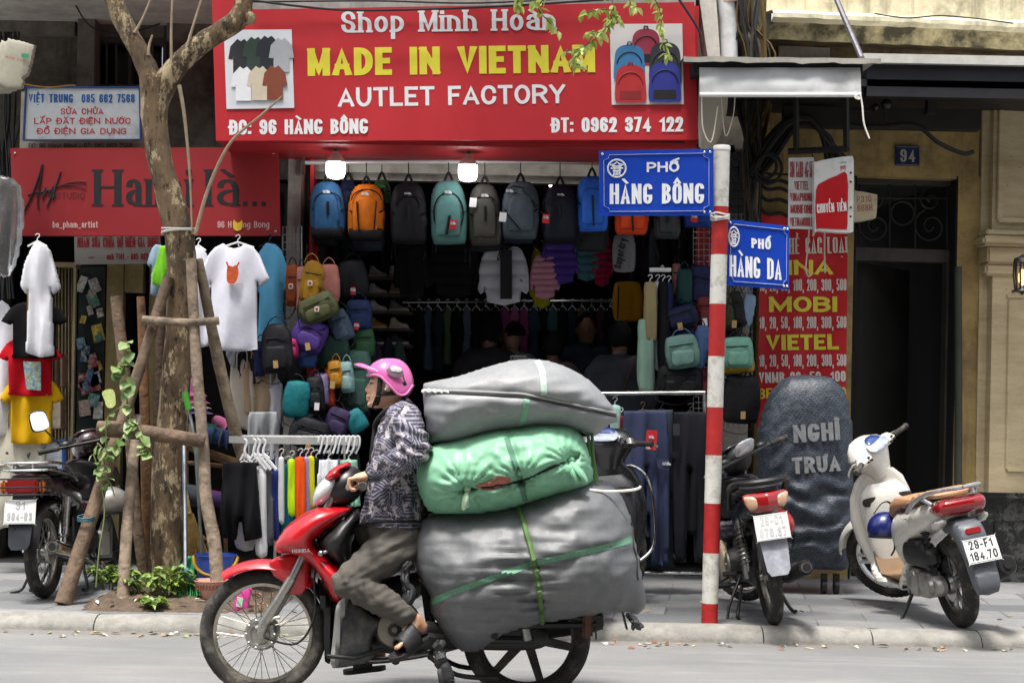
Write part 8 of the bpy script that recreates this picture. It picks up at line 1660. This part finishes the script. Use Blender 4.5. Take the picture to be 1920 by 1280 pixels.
def bush(label, x, y, d, n, spread, hgt):
    t = thing('ground_plant', label, 'plant', at(x, y, d), 'leafy plants at the foot of the tree'); tw, lv = MB(), MB(); c = at(x, y, d)
    for i in range(n):
        a = rnd.uniform(0, 6.28); r = spread * rnd.random() ** .6; tip = c + Vector((r * math.cos(a), r * .6 * math.sin(a), hgt * rnd.uniform(.5, 1))); base = c + Vector((r * .35 * math.cos(a), r * .2 * math.sin(a), 0)); P = cat_rom([base, (base + tip) / 2 + Vector((0, 0, .02)), tip], 3, False); tw.tube(P, .003, 4)
        for p in P[2:]:
            for _ in range(2): leaf(lv, p, rnd.uniform(.035, .07), rnd.uniform(.022, .04), rnd.uniform(0, 6.28), rnd.uniform(-.2, .6), rnd.uniform(-.5, .5))
    tw.build('stem', mat('6a7a45', .7), t, world=True); lv.build('leaves', LEAF, t, world=True, smooth=False, auto=180)
bush('green leafy plant at the foot of the trunk, left of the short prop', 205, 1105, 10.5, 12, .2, .16); bush('leafy plant between the short prop and the trunk', 268, 1112, 10.35, 10, .15, .15); bush('leafy plant right in front of the trunk', 318, 1120, 10.3, 17, .17, .19); bush('small pale seedling at the edge of the soil', 288, 1136, 10.02, 8, .07, .05)
lf_ = MB(); cols = [mat(c, .8, 0, .3, 30) for c in ('a9855a', 'c9b48c', '7d4a2a', 'b9b7a6', '8a8a5a')]
for i in range(190):
    x = rnd.uniform(-3.3, 3.4); r = rnd.random()
    y, z = (9.62 - abs(rnd.gauss(0, .09)), .006) if r < .62 else ((rnd.uniform(10, 12.2), GZ + .006) if r < .78 else (rnd.uniform(9.95, 10.7), GZ + .05))
    if r >= .78: x = rnd.uniform(-2.5, -1.4)
    lf_.m = rnd.randrange(5); leaf(lf_, Vector((x, y, z)), rnd.uniform(.025, .075), rnd.uniform(.018, .035), rnd.uniform(0, 6.28), rnd.uniform(-.25, .15), rnd.uniform(-.4, .4), rnd.uniform(-.1, .4))
tag(lf_.build('fallen_leaves', cols, smooth=False, origin=False, auto=180), 'dry leaves scattered along the kerb and over the soil', None, None, 'stuff')
# ---------------------------------------------------------------- things standing by the tree
def at_ground(px, py): return at(px, py, FPX * (CAMZ - GZ) / ((py - CY) * CR - (px - CX) * SR))
def pot(name, label, cat, px0, px1, ytop, ybot, d, c, rt=.85, bowl=False):
    t = thing(name, label, cat, at((px0 + px1) / 2, ybot, d)); a, b = at((px0 + px1) / 2, ybot, d), at((px0 + px1) / 2, ytop, d); r = (px1 - px0) / 2 * d / FPX; h = b.z - a.z; M_ = Matrix.Translation((a.x, a.y, a.z))
    g = MB(); g.lathe([(0, .0), (r * rt * .96, 0), (r * rt, .01), (r * (rt + (1 - rt) * .6), h * .55), (r * .97, h * .94), (r * 1.03, h * .95), (r * 1.03, h), (r * .97, h), (r * .93, h * .9), (r * rt * .95, .02), (0, .02)], 36, M_); g.build('body', mat(c, .35, 0, .06, 6), t); 
    o = t.children if False else None; return t, a, r, h
def fixpot(t):
    for o in COL.objects:
        if o.parent == t: o.data.transform(rootm(t).inverted())
t, a, r, h = pot('bucket', 'blue plastic bucket with yellow handle behind the crooked prop', 'bucket', 365, 443, 1038, 1094, 10.75, '3f5fc4', .8); fixpot(t)
g = MB(); g.tube([a + Vector((r * 1.05 * math.cos(w), -r * .75 * math.sin(w) - .01, h * .92 - .11 * math.sin(w))) for w in np.linspace(.0, 3.14, 16)], .011, 8); g.build('handle', plas('c99a1c', .4), t, world=True)
t, a, r, h = pot('plastic_basin', 'pale pink plastic strainer basin on the soil below the bucket', 'basin', 361, 428, 1086, 1122, 10.35, 'd6a796', .6); fixpot(t)
g = MB()
for i in range(34):
    w = 6.283 * i / 34; g.tube([a + Vector((r * .985 * math.cos(w), r * .985 * math.sin(w), h * .8)), a + Vector((r * .93 * math.cos(w), r * .93 * math.sin(w), h * .52))], .006, 4)
g.build('slots', mat('8f5f52', .7), t, world=True)
t = thing('broom', 'long handled broom with green bristles standing head down by the trunk', 'broom', at(348, 1112, 10.3)); g = MB(); pxline(g, [(345, 828, 10.7), (347, 960, 10.5), (348, 1074, 10.34)], 10.5, .014, 10); g.build('handle', met('8c9296', .35), t, world=True)
g = MB(); g.inflate(fit([(-.5, 0), (-.12, .8), (-.08, 1), (.08, 1), (.12, .8), (.5, 0)], (330, 1064, 372, 1090), 0, 1), pxf(10.33), .06, 16); g.build('head', plas('2f7f8c'), t, world=True)
g = MB()
for i in range(90): x = rnd.uniform(-22, 26); pxline(g, [(350 + x * .8, 1086, 10.33 + rnd.uniform(-.03, .03)), (350 + x, 1118 + rnd.uniform(-5, 2), 10.3 + rnd.uniform(-.05, .05))], 10.3, .0028, 3)
g.build('bristles', mat('2f7d46', .6, 0, .3, 30), t, world=True)
t = thing('mop', 'mop stick with bright green sleeve leaning behind the lower crossbar', 'mop', at(372, 1080, 10.7)); g = MB(); pxline(g, [(348, 738, 10.85), (356, 775, 10.8), (366, 830, 10.75), (380, 1060, 10.7)], 10.8, .011, 8); g.build('handle', met('9a9c9c', .4), t, world=True)
for q in (((347, 736), (354, 768)), ((364, 824), (373, 864))): g = MB(); pxline(g, q, 10.77, .02, 10); g.build('sleeve', plas('4fa83a', .4), t, world=True)
t = thing('straw_broom', 'straw broom leaning in the shade behind the bucket', 'broom', at(366, 1050, 11.2)); g = MB()
for i in range(120): x = rnd.uniform(-1, 1); pxline(g, [(356 + x * 6, 962, 11.2), (362 + x * 16, 1005, 11.18), (368 + x * 26, 1052 + rnd.uniform(-8, 4), 11.15 + rnd.uniform(-.05, .05))], 11.2, .003, 3)
g.build('bristles', mat('a5854a', .8, 0, .3, 30), t, world=True); g = MB(); pxline(g, [(340, 880, 11.3), (356, 964, 11.2)], 11.2, .014, 8); g.build('handle', wood('a08355'), t, world=True)
t = garment('plastic_bag', 'green plastic bag slumped between trunk and bucket', 'bag', [(-.5, .1), (-.4, .7), (-.1, 1), (.3, .9), (.5, .4), (.45, 0), (-.3, 0)], (338, 1042, 372, 1092), 10.8, '2f9a5c', .14, .02, 4, m=mat('3aa268', .25, 0, .2, 20))
t = thing('soap_bottle', 'pink liquid bottle standing by the kerb behind the red wheel', 'bottle', at(453, 1150, 10.1)); g = MB(); P = fit([(-.5, 0), (-.5, .5), (-.3, .62), (.0, .9), (.3, 1), (.5, .9), (.45, .5), (.4, 0)], (441, 1098, 470, 1148), 8); g.inflate(P, pxf(10.1), .06, 16, power=.5); g.build('body', mat('c8428f', .2, 0, .15, 12), t, world=True); flatmark(t, fit([(-.4, 0), (.4, 0), (.4, 1), (-.4, 1)], (444, 1118, 458, 1136), 8, 1), 10.1, 'a9c9b0', 'label', .032, n=1)
# caps and hats on their stand
hs_ = thing('hat_stand', 'wooden hat stand half hidden by the tree props', 'stand', at(390, 1060, 11.6)); g = MB(); pxline(g, [(348, 700), (352, 1060)], 11.6, .014, 6); pxline(g, [(420, 860), (424, 1060)], 11.6, .014, 6); pxline(g, [(340, 866), (430, 874)], 11.6, .014, 6); pxline(g, [(352, 980), (420, 1050)], 11.62, .02, 6); pxline(g, [(420, 980), (352, 1050)], 11.62, .02, 6); pxline(g, [(340, 832), (480, 880)], 11.5, .03, 8); g.build('frame', wood('7a5a3a'), hs_, world=True)
def hat(label, x, y, w, h, c, rot=0, d=11.45, brim=True):
    t = thing('cap', label, 'cap', at(x, y + h / 2, d), 'caps on the hat stand'); cc = at(x, y + h * .2, d); k = d / FPX; M_ = Matrix.Translation(cc) @ Matrix.Rotation(R(rot), 4, 'Y')
    g = MB(); g.lathe([(w * .5 * k, -h * .3 * k), (w * .5 * k, 0), (w * .46 * k, h * .25 * k), (w * .32 * k, h * .45 * k), (0, h * .52 * k)], 20, M_); g.build('crown', fab(c), t, world=True)
    g = MB()
    if brim: g.lathe([(w * .5 * k, -h * .28 * k), (w * .74 * k, -h * .5 * k), (w * .75 * k, -h * .52 * k), (w * .49 * k, -h * .32 * k)], 22, M_)
    else: g.lathe([(w * .48 * k, -h * .28 * k), (w * .95 * k, -h * .42 * k), (w * .95 * k, -h * .45 * k), (w * .47 * k, -h * .33 * k)], 12, M_, -2.4, -.7)
    g.build('brim', fab(c), t, world=True)
for a in (('pink bucket hat on top of the hat stack', 366, 718, 30, 34, 'b0608f'), ('rose hat second in the hat stack', 368, 740, 36, 22, 'a55a7d'), ('cream hat third in the hat stack', 368, 752, 38, 18, 'c9bfa8'), ('mauve hat lowest in the hat stack', 370, 762, 40, 18, '7d6a98'), ('beige cap left of the teal one', 360, 800, 30, 46, 'b3a184', -70, 11.45, False), ('dark teal cap in the upper row of caps', 384, 796, 30, 50, '27504e', -75, 11.42, False), ('grey cap in the upper row of caps', 396, 802, 28, 54, '555c60', -78, 11.4, False), ('denim blue cap in the upper row of caps', 408, 806, 30, 58, '3a4a74', -80, 11.38, False), ('hot pink cap at the right of the upper row', 414, 786, 24, 36, 'c26a94', -60, 11.5, False), ('big grey cap in the lower row of caps', 362, 916, 40, 62, '4a5056', -80, 11.4, False), ('magenta cap in the lower row of caps', 396, 918, 24, 60, '9c2f62', -82, 11.45, False), ('purple cap at the right of the lower row', 408, 922, 28, 66, '5d4578', -80, 11.4, False)): hat(*a)
# ---------------------------------------------------------------- far left: folding gate, boxes, bag, pictures
t = thing('folding_gate', 'cream pleated folding gate pushed aside in the left shop', 'gate', at(118, 1050, 12.9)); g = MB(); n = 12; X = []
for i in range(n + 1):
    for y in (498, 1066): X.append(at(98 + i * 3.1, y, 12.85 + (.06 if i % 2 else 0)))
g.add(X, [(2 * i, 2 * i + 1, 2 * i + 3, 2 * i + 2) for i in range(n)]); g.build('slats', mat('a89a7c', .6, 0, .25, 9, dirt='5d5140'), t, world=True, smooth=False); g = MB(); pxbox(g, 94, 492, 142, 500, 12.8, 12.95); pxbox(g, 132, 500, 138, 1066, 12.8, 12.84); g.build('frame', mat('8d7f63', .6, .2, .2, 8), t, world=True, smooth=False)
sv = thing('sticker_panel', 'glass panel plastered with faded stickers and pinned plastic bags', 'panel', at(164, 800, 13.3)); g = MB(); pxbox(g, 138, 500, 196, 1060, 13.3, 13.33); g.build('pane', mat('28302f', .2, 0, .3, 4), sv, world=True, smooth=False)
for i in range(26):
    x, y = rnd.uniform(140, 184), rnd.uniform(515, 780); w, h = rnd.uniform(10, 24), rnd.uniform(12, 34); g = MB(); g.extr(fit([(-.5, 0), (.5, .05), (.48, 1), (-.46, .96)], (x, y, x + w, y + h), rnd.uniform(-25, 25), 1), pxf(13.29 - .004 * (i % 5)), 0, .002); g.build('sticker', mat(rnd.choice(('8c9aa0', '6f8a98', '4f6a86', 'a9a9a0', '7d3030', 'b5a24a', '4d7a70', '2f3f52', '9a8f86')), .4, 0, .8, 45, dirt=rnd.choice(('26303a', 'b9bcbc', '8a4a3a')), dscale=30), sv, world=True, smooth=False)
for lab, b, c in (('brown framed picture beside the red tee shirt', (108, 664, 122, 726), '8a7a66'), ('brown framed drawing beside the yellow tee shirt', (92, 742, 118, 804), 'c9bfa9'), ('blue framed print behind the old motorcycle mirror', (80, 826, 120, 880), 'b9c4cc')):
    t = thing('picture', lab, 'picture', at((b[0] + b[2]) / 2, b[3], 12.4)); g = MB(); g.tube([at(x, y, 12.4) for x, y in ((b[0], b[1]), (b[2], b[1]), (b[2], b[3]), (b[0], b[3]))], .02, 4, closed=True); g.build('frame', wood('4a2a1a') if 'brown' in lab else plas('1f4f9a'), t, world=True, smooth=False); g = MB(); pxbox(g, *b, 12.4, 12.41); g.build('print', mat(c, .5, 0, .4, 18), t, world=True, smooth=False)
for i, (x, y) in enumerate(((8, 100), (18, 96), (30, 92))):
    t = thing('wifi_box', ('rearmost cream plastic cable box at the far left', 'middle cream plastic cable box at the far left', 'front cream plastic cable box with red and green print at the far left')[i], 'box', at(x, y + 80, 11.9 - i * .06), 'cable boxes'); P = fit([(-.5, 0), (-.5, .92), (-.4, 1), (.4, 1), (.5, .92), (.5, .35), (.36, .25), (.4, 0)], (x - 26, y - 14, x + 28, y + 72), 14); g = MB(); g.inflate(P, pxf(11.9 - i * .06), .08, 44, power=.3); g.build('case', mat('a9a595', .5, 0, .08, 6, dirt='7d7868'), t, world=True)
    if i == 2: pxtext('MANG CAP', (14, 112), (48, 120), 5, lambda u, v: at(u, v, 11.78) + Vector((0, -.055, 0)), 'b0463c', t, wt=.16); flatmark(t, fit(POUCH, (44, 104, 58, 112), 10), 11.78, '3a8a68', 'mark', .05)
garment('plastic_bag', 'translucent grey plastic bag bundle hanging at the far left edge', 'bag', [(-.5, .2), (-.4, .9), (0, 1), (.45, .9), (.5, .5), (.3, .1), (0, 0)], (-30, 330, 42, 520), 12.0, '8d8b88', .2, .02, 5, m=mat('c5c5c5', .2, 0, .3, 7, .8, 14, trans=.9))
g = MB(); t = thing('cable_bundle', 'dark cables and brackets hanging down the wall at the far left', 'cables', at(14, 520, 12.6))
for i in range(12): x = rnd.uniform(-6, 48); g = MB(); pxline(g, [(x, 60), (x + rnd.uniform(-14, 14), 200), (x * .5 + 4, 340 + rnd.uniform(-20, 20)), (rnd.uniform(-4, 26), 560)], 12.6 + rnd.uniform(-.1, .2), .008, 5, smooth=5); g.build('cable', BLK, t, world=True)
# ---------------------------------------------------------------- overhead and corner cables
def cable(label, pts, d, r, c='17171a', n=6):
    t = thing('cable', label, 'cable', at(pts[0][0], pts[0][1], d)); g = MB(); pxline(g, pts, d, r, 6, smooth=n); g.build('sheath', plas(c), t, world=True)
cable('black cable sagging along the top of the red signboard', [(425, -6), (560, 12), (680, 20), (900, 14), (1100, 2), (1320, -14)], 11.6, .008)
cable('thin black cable above the red signboard, the straighter of two', [(470, 4), (700, 2), (900, 6), (1160, -8)], 11.65, .006)
cable('black cable dropping beside the right end of the red signboard', [(1268, -8), (1290, 24), (1312, 60), (1316, 80)], 11.6, .009)
cable('black cable curving from the house number to the stone pilaster', [(1588, 236), (1650, 238), (1716, 236), (1760, 268), (1806, 288), (1826, 284)], 12.5, .016)
cable('thin grey cable slanting across the upper left wall', [(132, -10), (160, 40), (190, 58), (240, 62), (300, 45)], 12.6, .006)
cable('black loop of cable on the cornice', [(1640, 26), (1700, 34), (1760, 30), (1820, 34), (1900, 44)], 12.2, .005)
cable('orange wire running into the white repair sign', [(46, 158), (90, 164), (130, 160), (142, 161)], 12.3, .005, 'a5761a')
cable('light cord with a plug end hanging before the price banner', [(1546, 430), (1546, 480), (1547, 512)], 12.0, .006, 'b9b4a8')
cable('cream cord looping down before the price banner', [(1517, 430), (1514, 470), (1511, 505), (1516, 518), (1522, 514)], 12.0, .005, 'b9b4a8')
t = thing('cable_bundle', 'tangled mass of black cables climbing the corner between the two houses', 'cables', at(1400, 420, 12.5))
for i in range(34):
    x = rnd.uniform(1380, 1432); g = MB(); pxline(g, [(x + rnd.uniform(-8, 10), -30), (x + rnd.uniform(-22, 16), 40), (x + rnd.uniform(-16, 26), 100), (x + rnd.uniform(-6, 20), 200), (1402 + rnd.uniform(-10, 26), 300), (1404 + rnd.uniform(-6, 22), 420)], 12.45 + rnd.uniform(-.12, .25), rnd.choice((.006, .009, .014)), 5, smooth=4); g.build('cable', plas(rnd.choice(('141416', '1c1c1e', '2a2826', '3a3835', '5d4a22', '4a4845'))), t, world=True)
t = thing('cable_bundle', 'thick black cables arching over the sim card sign', 'cables', at(1500, 300, 12.4))
for i in range(14): a = rnd.uniform(-8, 10); g = MB(); pxline(g, [(1408 + a, 330 + a), (1440 + a, 280 + a * 2), (1480 + a, 232 + a), (1520, 226 + a), (1548 + a, 262), (1556 + rnd.uniform(-14, 40), 305)], 12.4 + rnd.uniform(-.1, .15), rnd.choice((.008, .012, .018)), 6, smooth=5); g.build('cable', BLK, t, world=True)
for c_, rr_ in (((1436, 312), 20), ((1440, 316), 26)):
    g = MB(); pxline(g, [(c_[0] + rr_ * math.cos(w), c_[1] + rr_ * 1.1 * math.sin(w)) for w in np.linspace(0, 6.28, 18)], 12.3, .012, 6); g.build('cable', BLK, t, world=True)
for y in (330, 345, 366, 392): g = MB(); pxline(g, [(1426, y), (1440, y + 10), (1462, y + 8), (1478, y + 14)], 12.6, .014, 6, smooth=4); g.build('cable', BLK, t, world=True)
t = thing('camera_fixture', 'pair of black round fixtures on the steel beam under the canopy', 'fixture', at(1650, 215, 12.4)); g = MB(); g.ball(at(1662, 196, 12.4), .04, 14, 10); g.ball(at(1641, 202, 12.42), (.03, .05, .03), 12, 8); pxline(g, [(1592, 208), (1632, 208)], 12.42, .008, 6); pxline(g, [(1660, 204), (1657, 232)], 12.4, .006, 6); g.build('body', BLK, t, world=True)
# ---------------------------------------------------------------- lamps
for lab, x, y, d, s in (('glowing bulb hanging at the left end of the shop opening', 630, 282, 12.0, 1), ('glowing bulb hanging in the middle of the shop opening', 878, 287, 12.0, 1), ('smaller glowing bulb deeper in the shop above the navy backpack', 1043, 310, 13.4, .8)):
    t = thing('light_bulb', lab, 'bulb', at(x, y, d), 'bulbs of the backpack shop'); c = at(x, y, d); k = s * d / FPX; M_ = Matrix.Translation(c) @ Matrix.Rotation(math.pi, 4, 'X')
    g = MB(); g.lathe([(0, -14 * k), (4.5 * k, -14 * k), (5 * k, 2 * k), (4 * k, 4 * k), (0, 5 * k)], 16, M_); g.tube([c + Vector((0, 0, 14 * k)), c + Vector((0, 0, 40 * k))], .004, 5); g.build('socket', BLK, t, world=True)
    g = MB(); g.lathe([(4.6 * k, 2 * k), (6 * k, 6 * k), (12 * k, 12 * k), (17.5 * k, 19 * k), (18 * k, 23 * k)], 24, M_); g.build('housing', mat('cbb8b0', .5, 0, .05), t, world=True)
    g = MB(); g.lathe([(17.6 * k, 22.6 * k), (18 * k, 34 * k), (17.5 * k, 44 * k), (15 * k, 50 * k), (8 * k, 53 * k), (0, 54 * k)], 24, M_); g.build('diffuser', mat('ffffff', .5, 0, 0, emit=9), t, world=True)
t = thing('wall_lantern', 'black wall lantern with a warm lamp on the stone pilaster', 'lantern', at(1914, 552, 12.5)); c = at(1917, 515, 12.5)
g = MB(); g.lathe([(.0, .15), (.03, .13), (.06, .12), (.07, .09), (.02, .085)], 10, Matrix.Translation(c)); g.lathe([(.03, -.13), (.06, -.12), (.05, -.1), (.0, -.15)], 10, Matrix.Translation(c))
for i in range(6): w = 6.283 * i / 6; g.tube([c + Vector((.06 * math.cos(w), .06 * math.sin(w), .1)), c + Vector((.065 * math.cos(w), .065 * math.sin(w), 0)), c + Vector((.05 * math.cos(w), .05 * math.sin(w), -.11))], .008, 5)
g.tube([c + Vector((.0, .05, -.1)), c + Vector((.02, .3, -.1))], .012, 6); g.build('cage', BLK, t, world=True); g = MB(); g.ball(c + Vector((0, 0, -.02)), (.03, .03, .06), 12, 8); g.build('lamp', mat('ffb25a', .4, 0, 0, emit=3), t, world=True)
# ---------------------------------------------------------------- people inside the shop
def shopper(label, px, py, d, s, shirt, face=0, skin='6a4b3a', bend=0, cap_=None):
    """px,py = crown of the head; face: 0 away from the street, 1 towards it, 2 sideways to the left"""
    t = thing('person', label, 'person', at(px, py, d) * 1); c = at(px, py, d); t.location = (c.x, d, GZ); hh = c.z - GZ; k = s; SK = mat(skin, .55, 0, .1, 14); b = MB()
    q = lambda x, y, z: Vector((c.x + x * k, d + y * k, c.z - z * k)); cap(b, [q(0, 0, .2), q(0, 0, .3)], [.055 * k, .07 * k]); b.ball(q(0, 0, .12), (.078 * k, .095 * k, .118 * k), 16, 12)
    for sg_ in (-1, 1): b.ball(q(sg_ * .08, .01, .13), (.012 * k, .02 * k, .03 * k), 8, 6); cap(b, [q(sg_ * .19, .0, .36), q(sg_ * .24, -.0, .62), q(sg_ * .18, (-.2 if face == 1 else .2), .8)], [.05 * k, .042 * k, .034 * k]); cap(b, [q(sg_ * .1, 0, .9), q(sg_ * .1, 0, 1.3), Vector((c.x + sg_ * .1, d, GZ + .08))], [.08 * k, .06 * k, .045 * k]); cap(b, [Vector((c.x + sg_ * .1, d, GZ + .05)), Vector((c.x + sg_ * .12, d + (-.16 if face == 1 else .16), GZ + .035))], [.04, .032])
    if face == 1: b.ball(q(0, -.1, .13), (.014 * k, .02 * k, .022 * k), 8, 6)
    if face == 2: b.ball(q(-.095, 0, .13), (.02 * k, .014 * k, .022 * k), 8, 6); 
    cap(b, [q(0, 0, .5), q(0, 0, .9)], [.1 * k, .1 * k]); fuse(b, .014, 'body', SK, t, True, 3)
    b = MB(); cap(b, [q(-.12, 0, .34), q(.12, 0, .34)], [.105 * k, .105 * k]); cap(b, [q(0, 0, .45), q(0, 0, .95)], [.155 * k, .155 * k]); cap(b, [q(0, 0, .27), q(0, 0, .32)], [.075 * k, .1 * k]); cap(b, [q(-.07, 0, .5), q(-.06, 0, .95)], [.14 * k, .14 * k]); cap(b, [q(.07, 0, .5), q(.06, 0, .95)], [.14 * k, .14 * k])
    for sg_ in (-1, 1): cap(b, [q(sg_ * .18, 0, .37), q(sg_ * .235, 0, .58)], [.085 * k, .075 * k])
    fuse(b, .016, 'shirt', fab(shirt), t, True, 4, lambda v: nz(v.x, v.y, v.z, 9) * .012)
    b = MB()
    for sg_ in (-1, 1): cap(b, [q(sg_ * .08, 0, .95), Vector((c.x + sg_ * .1, d, GZ + .5)), Vector((c.x + sg_ * .1, d, GZ + .12))], [.12 * k, .09 * k, .07 * k])
    fuse(b, .016, 'trousers', fab('1c1d22'), t, True, 3)
    g = MB(); off = {0: (-.0, -.012), 1: (0, .03), 2: (.025, .0)}[face]
    g.M = Matrix.Translation(q(off[0], off[1], .10)); g.lathe([(math.sin(a) * 1, math.cos(a)) for a in np.linspace(0, 2.25 if face == 0 else 1.55, 9)], 18, Matrix.Translation(q(off[0], off[1], .105)) @ Matrix.Diagonal((.09 * k, .108 * k, .124 * k, 1))); g.M = None; g.v = [v + Vector((nz(v.x, v.y, v.z, 40), nz(v.y, v.z, v.x, 40), nz(v.z, v.x, v.y, 40))) * .016 for v in g.v]; g.build('hair', mat('0b0a0a', .95, 0, .2, 30, .6, 60, spec=.1), t, world=True)
    return t
t = shopper('man in charcoal tee shirt seen from behind with brown bag strap inside the shop', 1163, 606, 12.95, 1, '2f3138', 0)
g = MB(); pxline(g, [(1196, 660, 12.8), (1184, 690, 12.78), (1168, 730, 12.8)], 12.8, .012, 6, flat=.4); g.build('bag_strap', nyl('4a2a1a'), t, world=True)
shopper('man with dark hair and black top turned away in the shop left of the others', 918, 596, 13.2, 1, '1b1a1e', 0, '4d362a'); shopper('person in grey top looking left behind the top sack', 960, 606, 13.3, .95, '5a5c60', 2); shopper('dark haired person in striped top bending behind the top sack', 1038, 626, 13.1, .9, '4a3a40', 0, '4d362a'); shopper('man facing the street deep in the shop between the jackets', 1100, 590, 13.6, 1, '26303a', 1, '7d5c48')
